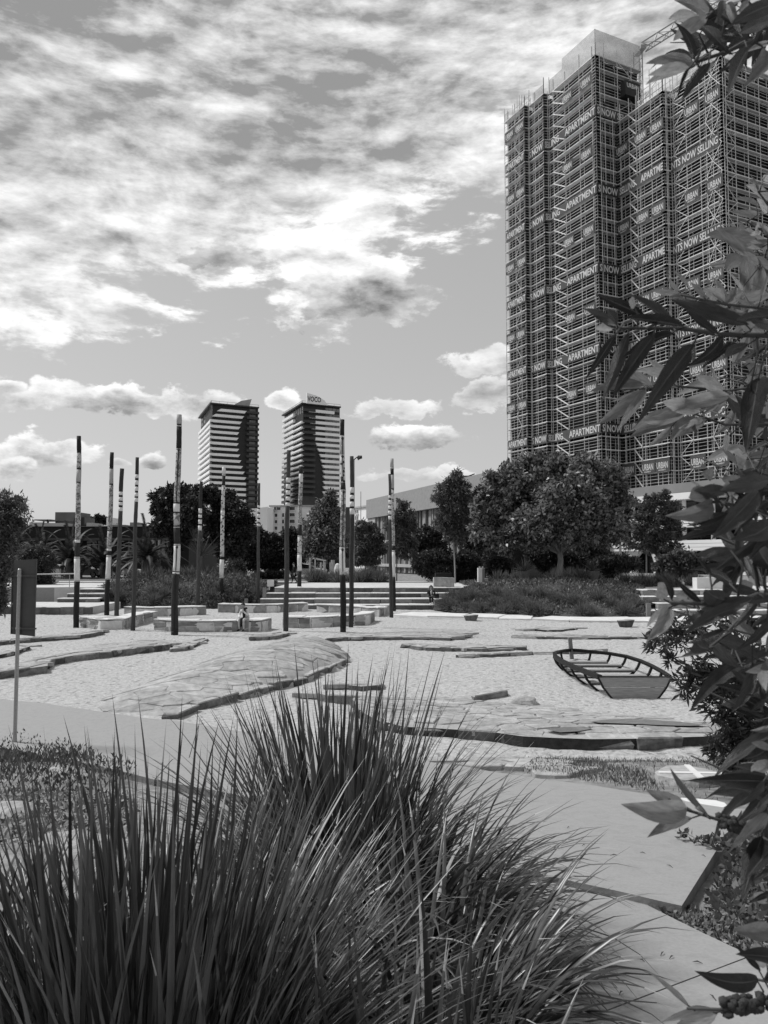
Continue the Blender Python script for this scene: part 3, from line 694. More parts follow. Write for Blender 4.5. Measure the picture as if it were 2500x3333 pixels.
# ------------------------------------------------------------------ carved totem poles
WOODM, DARK = 'wood_pole', 'wood_dark'
def striped(y0, y1, top, bot, n=5):
    """wood pole with black and white rings between y0 and y1"""
    seq = [(top, y0, WOODM)]; k = 2*n - 1; y = y0
    wts = [random.uniform(.8, 1.4) if i % 2 == 0 else random.uniform(.35, .65) for i in range(k)]; s = sum(wts)
    for i, q in enumerate(wts):
        e_ = y + (y1 - y0) * q / s; seq.append((y, e_, 'pole_white' if i % 2 == 0 else 'pole_black')); y = e_
    seq.append((y1, bot, WOODM)); return seq
def pole(label, k, xt, yt, xb, yb, wt, wb, bands, zb=0.0, group=None, lamp=None, line=False, depth=None):
    base_ = atz(*px(k, xb, yb), zb) if depth is None else aty(*px(k, xb, yb), depth); y = base_.y; top_ = aty(*px(k, xt, yt), y)
    root = thing('totem_pole', label, 'totem pole', base_, group)
    r0 = wb / K[k][2] / F * y / 2; r1 = wt / K[k][2] / F * y / 2; sd_ = random.random()*40
    def at(yy):
        t = (yb - yy) / (yb - yt); p = base_.lerp(top_, t)
        if yy < yb - 40: p = p + Vector((.06*noise.noise(Vector((sd_, t*4, 0))), .06*noise.noise(Vector((sd_, t*4, 7))), 0)) * min(1, t*8)
        return p, r0 + (r1 - r0)*t
    for i, (ya, yb_, m_) in enumerate(bands):
        n_ = max(2, int((yb_ - ya) / 28)); pts, rr = [], []
        fat = {'pole_white':1.04, 'pole_black':.97, 'pole_pale':1.02, 'char':.98}.get(m_, 1.0)
        last = i == len(bands) - 1
        for j in range(n_ + 1):
            yy = yb_ + (ya - yb_) * j / n_; p, r = at(yy)
            if last and j == 0: p = p - Vector((0,0,.35))
            pts.append(p); rr.append(r * fat * (1 + .12*noise.noise(Vector((sd_, yy*.03, 3)))))
        mb = MB(); mb.tube(pts, rr, 12)
        o = mb.build('pole_top' if i == 0 else ('pole_foot' if last else 'band'), m_, root, smooth=False)
        for pl in o.data.polygons: pl.use_smooth = len(pl.vertices) == 4
    if line:
        for ya, yb_ in line:
            (pa, ra), (pb, rb) = at(ya), at(yb_); mb = MB(); o = Vector((.18*ra, -ra*1.05, 0)); o2 = Vector((.18*rb, -rb*1.05, 0))
            mb.bar(pa + o, pb + o2, .035, .03, up=(0,1,0)); mb.tube([pa + o + Vector((0,0,-.06)), pa + o + Vector((0,-.01,.0)), pa + o + Vector((0,0,.08))], [.03,.07,.03], 6); mb.build('inlay', 'pole_black', root)
    return root
SC, SPT, CV, PB, PW, PP = 'pole_scrib', 'pole_spots', 'pole_carve', 'pole_black', 'pole_white', 'pole_pale'
pole('tall carved pole with a notched black top, next to the metal sign', 'K1', 473,312,457,1462,26,34, [(312,415,'char'),(415,508,CV),(508,516,PB),(516,590,PP),(590,596,PB),(596,940,SC),(940,956,PW),(956,1040,DARK),(1040,1052,PP),(1052,1180,PW),(1180,1188,PP),(1188,1462,'char')])
pole('carved pole with a black top and long white band near the handrail steps', 'K1', 674,410,640,1388,23,30, [(410,502,'char'),(502,510,PB),(510,600,PP),(600,608,PB),(608,880,SC),(880,886,PB),(886,992,CV),(992,1004,PW),(1004,1030,PB),(1030,1042,PP),(1042,1168,PW),(1168,1174,PP),(1174,1388,'char')])
pole('short crooked timber pole with black and white rings, beside the white-banded pole', 'K1', 733,507,699,1390,24,27, striped(648,765,507,1390,4))
pole('slim timber pole with rings near its top, standing at the angled seat wall', 'K1', 825,440,797,1478,20,27, striped(545,710,440,1478,5))
pole('tallest carved pole with a pale head, black neck and branch carving', 'K1', 1075,184,1048,1508,31,42, [(184,242,PP),(242,250,PB),(250,258,PP),(258,390,'char'),(390,398,PP),(398,716,SC),(716,724,PB),(724,772,PW),(772,780,PB),(780,855,CV),(855,862,PB),(862,868,PP),(868,965,DARK),(965,976,PP),(976,1128,PW),(1128,1134,PB),(1134,1144,PW),(1144,1480,DARK),(1480,1508,'char')], line=[(400,715),(985,1125),(1150,1478)])
pole('timber pole with rings rising in front of the spreading dark tree', 'K1', 1208,585,1183,1345,18,24, striped(748,880,585,1345,4))
pole('slender pole with leopard spots and white band on the bank edge', 'K1', 1343,498,1325,1335,20,27, [(498,540,PW),(540,552,PP),(552,610,'char'),(610,617,PP),(617,755,SPT),(755,762,PP),(762,790,PW),(790,1028,SPT),(1028,1038,PP),(1038,1055,PB),(1055,1160,PW),(1160,1166,PP),(1166,1335,'char')])
pole('thin timber pole with rings in front of the white apartments', 'K1', 1553,595,1549,1330,16,20, striped(730,855,595,1330,5))
pole('rough cracked timber pole with rings in front of the two-course wall', 'K2', 257,398,240,1480,24,32, striped(565,735,398,1480,5))
pole('carved pole with dark head and spotted middle near the conical tree', 'K2', 330,495,320,1330,24,27, [(495,540,DARK),(540,590,PW),(590,838,SC),(838,846,PP),(846,912,'char'),(912,920,PP),(920,1016,SPT),(1016,1026,PP),(1026,1118,PW),(1118,1124,PP),(1124,1330,'char')])
pole('very tall patterned pole with a black top and inlaid dark line', 'K2', 581,213,584,1487,27,37, [(213,305,'char'),(305,312,PB),(312,322,PW),(322,428,PP),(428,434,PW),(434,598,SPT),(598,640,DARK),(640,650,PP),(650,985,SC),(985,998,PW),(998,1135,PW),(1135,1150,PP),(1150,1465,DARK),(1465,1487,'char')], line=[(330,425),(440,595),(655,980),(1000,1130),(1155,1460)])
pole('straight timber pole with rings beside the very tall patterned pole', 'K2', 636,433,631,1458,24,29, striped(622,785,433,1458,4))
pole('timber pole with rings touching the pale-topped spotted pole', 'K2', 862,540,874,1400,16,24, striped(670,815,540,1400,5))
pole('carved pole with a pale top and spots behind a ringed timber pole', 'K2', 876,448,892,1365,21,19, [(448,500,PP),(500,510,PP),(510,546,'char'),(546,628,PP),(628,634,PB),(634,725,SPT),(725,965,SC),(965,972,PP),(972,1000,'char'),(1000,1010,PP),(1010,1152,PW),(1152,1160,PP),(1160,1365,'char')])

# ------------------------------------------------------------------ skeletal boat
bs = Vector((6.44, 20.0, 0)); be = Vector((6.66, 27.5, 0))
root = thing('boat_frame', 'dark steel skeleton of a rowing boat with plank transom sunk in the sand', 'boat', (bs.x, (bs.y+be.y)/2, 0))
stn = [(0,.93,.53,.52),(.14,1.06,.52,.6),(.30,1.17,.50,.62),(.47,1.22,.48,.62),(.64,1.16,.45,.58),(.79,.95,.40,.5),(.90,.62,.36,.4),(.97,.28,.34,.2),(1.0,.05,.33,.05)]
ctr = lambda t: bs.lerp(be, t)
for sg in (-1, 1):
    mb = MB()
    for (t0, w0, z0, _), (t1, w1, z1, _) in zip(stn, stn[1:]):
        a, c = ctr(t0), ctr(t1); mb.bar((a.x+sg*w0, a.y, z0), (c.x+sg*w1, c.y, z1), .05, .11)
        mb.bar((a.x+sg*(w0-.05), a.y, z0+.045), (c.x+sg*max(0,w1-.05), c.y, z1+.045), .11, .02)
    mb.build('gunwale', 'steel_dark', root)
    for t in (.14, .30, .47, .64, .79, .92):
        w_, z_ = [np.interp(t, [s[0] for s in stn], [s[i] for s in stn]) for i in (1, 2)]; c = ctr(t); mb = MB()
        pr = [(1.0, z_), (.93, z_-.2), (.80, z_-.38), (.62, -.02), (.5, -.2)]
        for (fa, za), (fb, zb_) in zip(pr, pr[1:]): mb.bar((c.x+sg*w_*fa, c.y, za), (c.x+sg*w_*fb, c.y, zb_), .06, .075, up=(0,1,0))
        mb.build('rib', 'steel_dark', root)
for t in (.14, .30, .47, .64, .79):
    w_ = np.interp(t, [s[0] for s in stn], [s[1] for s in stn]) * .84; z_ = np.interp(t, [s[0] for s in stn], [s[2] for s in stn]) - .27; c = ctr(t); mb = MB()
    mb.box((c.x, c.y, z_), (2*w_, .26, .045)); th = mb.build('thwart', 'wood_grey', root)
    mb = MB(); mb.box((c.x, c.y, z_ - .05), (2*w_ + .05, .06, .05)); mb.build('bearer', 'steel_dark', th)
prof = [(-.93,.53),(.93,.53),(.80,.27),(.62,.05),(.45,-.12),(-.45,-.12),(-.62,.05),(-.80,.27)]
def tr_panel(pp): m1 = MB(); n_ = len(pp); m1.add([(bs.x+x, bs.y-.025, z) for x, z in pp] + [(bs.x+x, bs.y+.025, z) for x, z in pp], [tuple(reversed(range(n_))), tuple(range(n_, 2*n_))] + [(i, (i+1)%n_, n_+(i+1)%n_, n_+i) for i in range(n_)]); return m1
tr_panel([(-.92,.53),(.92,.53),(.79,.275),(-.79,.275)]).build('transom_plank', 'wood_grey', root)
tr_panel([(-.785,.262),(.785,.262),(.62,.05),(.45,-.12),(-.45,-.12),(-.62,.05)]).build('transom_plank', 'wood_grey', root)
mb = MB()
for s_ in (-1, 1):
    for (x0, z0), (x1, z1) in zip(((.95,.55),(.81,.27),(.64,.05)), ((.81,.27),(.64,.05),(.47,-.12))): mb.bar((bs.x+s_*x0, bs.y, z0), (bs.x+s_*x1, bs.y, z1), .045, .07, up=(0,1,0))
mb.bar((bs.x-.95, bs.y, .545), (bs.x+.95, bs.y, .545), .09, .02); mb.build('transom_trim', 'steel_dark', root)
mb = MB(); mb.bar((be.x+.02, be.y+.05, -.2), (be.x-.06, be.y+.05, .78), .13, .10, up=(0,1,0)); mb.build('bow_post', 'wood_post', root)
# two little rock boats half sunk near the far kerb
def rock_boat(label, k, x0, x1, yb, h):
    a, c = atz(*px(k, x0, yb)), atz(*px(k, x1, yb)); m_ = (a + c)/2; hw = (c.x - a.x)/2; root = thing('carved_stone', label, 'stone', (m_.x, m_.y, 0))
    ring = [(math.cos(t)*hw*(1.0 + .04*math.sin(3*t)), math.sin(t)*hw*.55) for t in [2*math.pi*i/14 for i in range(14)]]
    mb = MB(); n_ = 14
    lv = [(.62, -.1), (.85, h*.45), (1.0, h*.92), (.99, h), (.5, h+.02)]
    mb.add([(m_.x + x*f, m_.y + y*f, z + (.02*math.sin(5*x) if z > 0 else 0)) for f, z in lv for x, y in ring], [(l*n_+i, l*n_+(i+1)%n_, (l+1)*n_+(i+1)%n_, (l+1)*n_+i) for l in range(4) for i in range(n_)] + [tuple(4*n_+i for i in range(n_))])
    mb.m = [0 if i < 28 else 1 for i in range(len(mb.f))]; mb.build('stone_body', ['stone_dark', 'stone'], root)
    return root
rock_boat('flat-topped stone with dark undercut sides near the right end of the steps', 'L6', 782, 928, 1572, .34)
rock_boat('flat-topped stone with dark undercut sides below the steps beyond the boat', 'L7', 930, 1105, 1630, .36)
# ------------------------------------------------------------------ building helpers
class Face:
    """vertical facade from p0 (left as seen) to p1 (right), outward normal towards the viewer"""
    def __init__(s, p0, p1):
        s.p0 = Vector((p0[0], p0[1])); s.p1 = Vector((p1[0], p1[1])); s.L = (s.p1 - s.p0).length; s.r = (s.p1 - s.p0) / s.L
        s.n = Vector((s.r.y, -s.r.x))
    def at(s, a, z, o=0.0): q = s.p0 + s.r*a + s.n*o; return Vector((q.x, q.y, z))
    def box(s, mb, a0, a1, z0, z1, o0, o1, mi=0):
        mb.hexa([s.at(a0,z0,o1), s.at(a1,z0,o1), s.at(a1,z0,o0), s.at(a0,z0,o0), s.at(a0,z1,o1), s.at(a1,z1,o1), s.at(a1,z1,o0), s.at(a0,z1,o0)], mi)
    def shape(s, mb, pts, o0, o1, mi=0):
        n = len(pts); mb.add([s.at(a,z,o1) for a, z in pts] + [s.at(a,z,o0) for a, z in pts], [tuple(range(n)), tuple(reversed(range(n,2*n)))] + [((i+1)%n, i, n+i, n+(i+1)%n) for i in range(n)], mi)
_TX = {}
def text_mesh(t):
    if t not in _TX:
        cu = bpy.data.curves.new('t', 'FONT'); cu.body = t; cu.size = 1; cu.extrude = .02; cu.resolution_u = 2; cu.offset = .016
        o = bpy.data.objects.new('t', cu); COL.objects.link(o); bpy.context.view_layer.update()
        me = bpy.data.meshes.new_from_object(o.evaluated_get(bpy.context.evaluated_depsgraph_get()))
        vs_ = [tuple(v.co) for v in me.vertices]; fs_ = [tuple(p.vertices) for p in me.polygons]
        bpy.data.objects.remove(o); bpy.data.curves.remove(cu); bpy.data.meshes.remove(me)
        x0, x1 = min(v[0] for v in vs_), max(v[0] for v in vs_); _TX[t] = ([(v[0]-x0, v[1], v[2]) for v in vs_], fs_, x1 - x0)
    return _TX[t]
def letter(face, t, a0, a1, z, h, o, parent, m_='letter', name='lettering'):
    """text t fitted between a0 and a1 along a facade, cap height h"""
    vs_, fs_, wd = text_mesh(t); sx = (a1 - a0) / wd; sz = h / .70; mb = MB()
    mb.add([face.at(a0 + x*sx, z + y*sz, o + zz_*1.5) for x, y, zz_ in vs_], fs_); return mb.build(name, m_, parent)

# ------------------------------------------------------------------ scaffolded tower
t_ = Vector((-.435, .90)).normalized(); ni = Vector((-t_.y, t_.x)) * -1        # ni points right/away
Kc = Vector((34.2, 120.0)); LIFT = 2.075; Z0, ZT, ZE = 14.4, 14.4 + LIFT*34, 14.4 + LIFT*29
pB = Kc + t_*11.9; pA0 = pB - ni*1.0 + t_*.25; pA1 = pA0 + t_*4.2; pA2 = pA1 - ni*.9 + t_*.2; pA3 = pA2 + t_*6.2
pD = Kc + ni*4.3; pE1 = pD - t_*9.8; pE2 = pE1 + ni*1.3 - t_*.3; pE3 = pE2 - t_*9.2; pF = pE3 + ni*15
pDu = Kc + ni*9.8
root = thing('scaffolded_tower', 'tall apartment tower wrapped in scaffolding, dark netting and lettered banners', 'building', (Kc.x + 8, Kc.y + 12, 1.3))
TOW = root
mb = MB(); back = ni*24 + t_*4
c1 = [Kc, pB, pA0, pA1, pA2, pA3, pA3 + back, Kc + ni*9.8 + t_*6, pDu]
mb.prism([tuple(p + (ni*1.2 if i < 6 else Vector((0,0))) + (t_*.9 if i in (0, 8) else Vector((0,0)))) for i, p in enumerate(c1)], 1.3, ZT - .6)
mb.build('block_core', 'core', root)
mb = MB(); c2 = [pD + ni*1.2 + t_*.5, pE1 + ni*1.2, pE2 + ni*1.0 + t_*.5, pE3 + ni*1.2 + t_*1.2, pF + t_*1.2, pF + t_*26, pD + ni*12 + t_*.5]
mb.prism([tuple(p) for p in c2], 1.3, ZE - .6); mb.build('wing_core', 'core', root)
# slabs and window walls showing between the lifts near the bottom of the wing
faces = [ # face, zmin, zmax, bay marks along the face in metres, bays with zig-zag stair, braced bays, lettering key
    ('A2', Face(pA3, pA2), Z0, ZT, [0, 1.0, 3.2, 4.7, 6.2], [], [2], 'A2'), ('AS', Face(pA2, pA1), Z0, ZT, [0, .92], [], [], None),
    ('A1', Face(pA1, pA0), Z0, ZT, [0, 1.6, 4.2], [], [], 'A1'), ('BS', Face(pA0, pB), Z0, ZT, [0, 1.03], [], [], 'BS'),
    ('B', Face(pB, Kc), Z0, ZT, [0, 1.1, 4.2, 7.9, 11.0, 11.9], [1], [], 'B'),
    ('D', Face(Kc, pD), Z0, ZE, [0, 1.8, 3.4, 4.3], [], [], 'D'), ('DU', Face(Kc, pDu), ZE, ZT, [0, 1.8, 4.6, 7.6, 9.8], [], [2], 'DU'),
    ('E1', Face(pD, pE1), Z0, ZE, [0, .7, 2.7, 4.3, 4.9, 7.4, 9.8], [2], [], 'E1'), ('ES', Face(pE1, pE2), Z0, ZE, [0, .5, 1.33], [], [], None),
    ('E2', Face(pE2, pE3), Z0, ZE, [0, .5, 2.9, 5.4, 6.5, 7.6, 9.2], [], [1, 4, 5], 'E2'), ('F', Face(pE3, pF), Z0, ZE, [0, .4, 2.6, 5.2, 7.8, 10.4, 13, 15], [], [1], None)]
rails = MB(); tips = MB()
for key, fc, za, zb, marks, zig, brc, lt in faces:
    nl = int(round((zb - za) / LIFT))
    for mk in marks:
        tip = zb + random.uniform(1.5, 3.2); mb = MB(); mb.bar(fc.at(mk, za - .3, .0), fc.at(mk, tip, .0), .10); mb.bar(fc.at(mk + .12, za - .3, -.75), fc.at(mk + .12, zb + .5, -.75), .09); mb.build('standard', 'tube', root)
    for i in range(nl + 1):
        z = za + i*LIFT; thin = key in ('D', 'F', 'DU')
        if not (key == 'DU' and i == 0):
            mb = MB(); fc.box(mb, -.05, fc.L + .05, z - .07, z + .07, -.8, .05); mb.build('deck', 'deck', root)
        if i < nl:
            for h_ in (.50, 1.0, 1.5): rails.bar(fc.at(-.05, z + h_ + random.uniform(-.03, .03), .06), fc.at(fc.L + .05, z + h_ + random.uniform(-.03, .03), .06), .035 if thin else .048)
            for bi in zig:
                a, c = marks[bi], marks[bi+1]; mb = MB(); s_ = (i % 2)
                mb.bar(fc.at(a, z + LIFT*.95, .12), fc.at(c, z + LIFT*.05, .12), .10, .16); mb.build('brace', 'deck', root)
            for bi in brc:
                a, c = marks[bi], marks[bi+1]; mb = MB(); p, q = (a, c) if (i + bi) % 2 else (c, a)
                mb.bar(fc.at(p, z, .10), fc.at(q, z + LIFT, .10), .075); mb.build('brace', 'tube', root)
    i = 0
    while i < nl:
        stp = min(4, nl - i)
        for a, c in zip(marks, marks[1:]):
            if c - a < .6 and key not in ('AS', 'ES', 'BS'): continue
            if random.random() < .04 or (za + i*LIFT < Z0 + 1 and key in ('E1', 'E2', 'ES')):
                if za + i*LIFT < Z0 + 1:
                    mb = MB(); fc.box(mb, a, c, za + (i+1.2)*LIFT, za + (i+stp)*LIFT, -1.0, -.92); mb.build('net_panel', 'net', root)
                continue
            mb = MB(); n_ = 5; za_, zb_ = za + i*LIFT + .02, za + (i+stp)*LIFT - .02; rows = []
            for jz in range(5):
                for ja in range(n_ + 1):
                    f_ = ja / n_; rows.append(fc.at(a + (c-a)*f_, za_ + (zb_-za_)*jz/4, -.90 + .07*math.sin(f_*math.pi*2 + i + jz) + random.uniform(-.05, .05)))
            mb.add(rows, [(j*(n_+1)+q, j*(n_+1)+q+1, (j+1)*(n_+1)+q+1, (j+1)*(n_+1)+q) for j in range(4) for q in range(n_)]); mb.build('net_panel', 'net', root, smooth=True)
        i += stp
rails.build('guard_rail', 'tube', root, kind='stuff')
# pale screens above the roof edge
FB, FD, FDU, FE1, FE2 = [f[1] for f in faces if f[0] in ('B',)] + [f[1] for f in faces if f[0] == 'D'] + [f[1] for f in faces if f[0] == 'DU'] + [f[1] for f in faces if f[0] == 'E1'] + [f[1] for f in faces if f[0] == 'E2']
FA2, FA1, FBS = faces[0][1], faces[2][1], faces[3][1]
for fc, a0, a1, z0, z1 in ((FB, 3.5, 11.9, ZT, ZT + 4.4), (FDU, 0, 9.8, ZT, ZT + 4.4), (FB, 0, 3.5, ZT, ZT + 2.6), (FE2, 3, 9.2, ZE, ZE + 2.6), (FA1, 1, 4.2, ZT, ZT + 1.8), (FA2, 0, 1.2, ZT, ZT + 1.6)):
    mb = MB(); fc.box(mb, a0, a1, z0, z1, -.1, -.06); mb.build('edge_screen', 'net_clear', root)
# rooftop scaffold frames
for fc, a0, a1, z0, hh in ((FA2, .5, 3.4, ZT, 3.4), (FA2, 3.8, 6.0, ZT, 2.4), (FE1, 3, 8.5, ZE + 1, 4.5), (FE2, 0, 5, ZE + 1, 3.6)):
    mb = MB(); k = 4
    for i in range(k + 1): a = a0 + (a1-a0)*i/k; mb.bar(fc.at(a, z0 - 1, -1.5), fc.at(a, z0 + hh + random.uniform(-.6, .9), -1.5), .07); mb.bar(fc.at(a, z0 - 1, -3.5), fc.at(a, z0 + hh*.8, -3.5), .07)
    for z in (z0 + .9, z0 + 1.7, z0 + 2.5): mb.bar(fc.at(a0, z, -1.5), fc.at(a1, z, -1.5), .06); mb.bar(fc.at(a0, z, -3.5), fc.at(a1, z, -3.5), .06)
    mb.bar(fc.at(a0, z0, -1.5), fc.at(a1, z0 + hh*.7, -1.5), .06); mb.build('roof_frame', 'tube', root)
mb = MB(); mb.prism([tuple(pE1 + ni*6), tuple(pE1 + ni*12), tuple(pE1 + ni*12 + t_*8), tuple(pE1 + ni*6 + t_*8)], ZE - 1, ZE + 4); mb.build('lift_shaft', 'render_grey', root)
# sheeted hoist platforms hanging in the notch
for (dz, off) in ((-3.0, 5.2), (-6.6, 8.2)):
    fc = Face(Kc + ni*off - t_*1.2, Kc + ni*(off + 3.2) - t_*1.2); mb = MB(); fc.box(mb, 0, 3.2, ZE + 7.5 + dz, ZE + 10.0 + dz, -2.2, 0); o = mb.build('loading_platform', 'core', root)
    letter(fc, 'URBAN', .3, 2.9, ZE + 8.8 + dz, .75, .02, o)
# banners: rows of lettering that wrap round the folds of the facade
def ban(fc, a0, a1, z, h, txt, ta0, ta1, lh, m_='banner'):
    mb = MB(); fc.box(mb, a0, a1, z - h*.5, z + h*.5, .13, .15); o = mb.build('banner', m_, root)
    if txt: letter(fc, txt, ta0, ta1, z - lh*.5, lh, .155, o)
    return o
zr = [aty(1955, v, 120).z for v in (358, 612, 870, 1131, 1392)]
BH, LH = 1.7, 1.12
for i, z in enumerate(zr):
    ban(FA2, .4, 6.2, z, BH, 'APARTMENT', .6, 6.1, LH); ban(FA1, 0, 4.2, z, BH, 'S NOW', .05, 4.0, LH); ban(FBS, 0, 1.03, z, BH, 'SEL', .05, .98, LH)
    ban(FB, 0, 11.9, z, BH, 'LING', .1, 2.7, LH); letter(FB, 'APARTMENT', 4.3, 11.8, z - LH*.5, LH, .155, root)
    if i == 0: ban(FDU, 0, 6.6, z, BH, 'S NOW SELL', .1, 6.5, LH)
    else:
        ban(FD, 0, 4.3, z, BH, 'S NOW', .1, 4.1, LH, 'core'); ban(FE1, 0, 9.8, z, BH, 'SELLING', .6, 3.9, LH); letter(FE1, 'APARTME', 5.2, 9.75, z - LH*.5, LH, .155, root)
        ban(FE2, 0, 8.8, z, BH, 'NTS NOW SELLING', .1, 8.6, LH)
zu = [zr[0] - 6.1, zr[1] - 6.1, zr[2] - 6.2, zr[3] - 6.1, zr[4] - 6.6, zr[0] + 6.0]
for i, z in enumerate(zu):
    for fc, lst in ((FA2, (.8, 3.9)), (FB, (3.9, 8.9)), (FE1, (.5, 4.6, 7.5)), (FE2, (2.8, 6.8))):
        if fc in (FE1, FE2) and z > ZE - 2: continue
        for a in lst:
            a += random.uniform(-.3, .3) if i != 4 else 0
            o = ban(fc, a - .5, a + 2.3, z, 1.9, 'URBAN', a - .25, a + 1.95, .95)
            letter(fc, 'PROPERTY', a + .1, a + 1.5, z - .85, .22, .155, o)
# podium with curved white floors
fo = 2.2; FP = Face(pD - t_*-4 - ni*(fo) , pE3 - ni*fo - t_*16); root = thing('podium_building', 'white banded podium with flared columns below the scaffolding', 'building', (FP.at(FP.L/2, 1.3)[0], FP.at(FP.L/2, 1.3)[1], 1.3))
mb = MB(); FP.box(mb, 0, FP.L, 1.3, 13.3, -16, -2.6); mb.build('glazed_body', 'glass_dark', root)
def band(z0, z1, bulge, m_='podium_white', n_='floor_band'):
    mb = MB(); k = 24; top = []
    for i in range(k + 1):
        a = FP.L*i/k; top.append((a, bulge * math.sin(i/k*math.pi*3)*.25 + bulge*.3))
    vs_ = [FP.at(a, z, o) for z, oo in ((z0, 0), (z1, 0)) for a, o in top] + [FP.at(a, z, -2.7) for z in (z0, z1) for a, _ in top]; n = k + 1
    mb.add(vs_, [(i, i+1, n+i+1, n+i) for i in range(k)] + [(n+i, n+i+1, 3*n+i+1, 3*n+i) for i in range(k)] + [(2*n+i, 2*n+i+1, i+1, i) for i in range(k)]); mb.build(n_, m_, root)
band(12.9, 14.25, -.3, 'podium_grey', 'parapet')
for z in (11.9, 9.0, 8.45, 7.9, 5.6, 5.1, 4.6): band(z, z + (.95 if z > 11 else .46), .5 if z in (9.0, 5.6) else .35 if z in (8.45, 5.1) else .15)
for i in range(9):
    a = 2.0 + i*4.9
    for z0, z1 in ((6.05, 7.9), (9.5, 11.9)):
        mb = MB(); p = FP.at(a, z0, -1.1); mb.tube([p, p + Vector((0,0,z1-z0))], .32, 12); mb.build('column', 'podium_white', root, smooth=False)
        for j in (1, 2, 3):
            mb = MB(); FP.box(mb, a + 1.2*j, a + 1.2*j + .06, z0, z1, -2.6, -2.5); mb.build('mullion', 'steel_dark', root)
    mb = MB(); n_ = 12; prof = [(.75, 1.3), (.62, 2.2), (.66, 3.0), (.95, 3.8), (1.6, 4.3), (2.35, 4.62)]
    p = FP.at(a, 0, -1.1); r_, nn = FP.r, FP.n; rows = []
    for w_, z in prof:
        for q in range(n_): an = 2*math.pi*q/n_; rows.append((p.x + r_.x*math.cos(an)*w_ + nn.x*math.sin(an)*min(w_, .9), p.y + r_.y*math.cos(an)*w_ + nn.y*math.sin(an)*min(w_, .9), z))
    mb.add(rows, [(j*n_+q, j*n_+(q+1)%n_, (j+1)*n_+(q+1)%n_, (j+1)*n_+q) for j in range(5) for q in range(n_)]); mb.build('flared_column', 'podium_white', root, smooth=True)
mb = MB(); mb.bar(FP.at(0, 6.75, -.2), FP.at(FP.L, 6.75, -.2), .06); mb.bar(FP.at(0, 6.45, -.2), FP.at(FP.L, 6.45, -.2), .05); mb.build('balustrade', 'steel_dark', root)
# crane: luffing jib from a mast on the roof behind the screen
ja = aty(*px('N1', 540, 415), 133); jb = aty(*px('N1', 1500, -190), 128); root = thing('tower_crane', 'lattice jib of a tower crane rising behind the scaffolded roof', 'crane', (ja.x, ja.y + 4, ZT))
d = (jb - ja).normalized(); sx_ = d.cross(Vector((0,0,1))).normalized(); upv = sx_.cross(d); L = (jb - ja).length
ch = [sx_*.75 - upv*.7, sx_*-.75 - upv*.7, upv*.8]; mb = MB()
for c in ch: mb.bar(ja + c, jb + c, .17)
mb.build('jib_chords', 'steel_galv', root)
mb = MB(); n_ = int(L / 1.5)
for i in range(n_):
    p, q = ja + d*(L*i/n_), ja + d*(L*(i+1)/n_)
    for u_, v_ in ((0,2),(1,2),(0,1)): mb.bar(p + ch[u_ if i % 2 else v_], q + ch[v_ if i % 2 else u_], .09)
mb.build('jib_lacing', 'steel_galv', root)
mb = MB(); mz = Vector((ja.x, ja.y + 4, ZT - 4)); mt = Vector((ja.x, ja.y + 4, ja.z + 1))
for sx2 in (-.8, .8):
    for sy2 in (-.8, .8): mb.bar(mz + Vector((sx2,sy2,0)), mt + Vector((sx2,sy2,0)), .18)
z = mz.z
while z < mt.z - 1.6:
    mb.bar((mz.x-.8, mz.y-.8, z), (mz.x+.8, mz.y-.8, z+1.6), .09); mb.bar((mz.x+.8, mz.y-.8, z), (mz.x+.8, mz.y+.8, z+1.6), .09); z += 1.6
mb.bar(mt, ja, 1.0, .6); mb.build('mast', 'steel_galv', root)

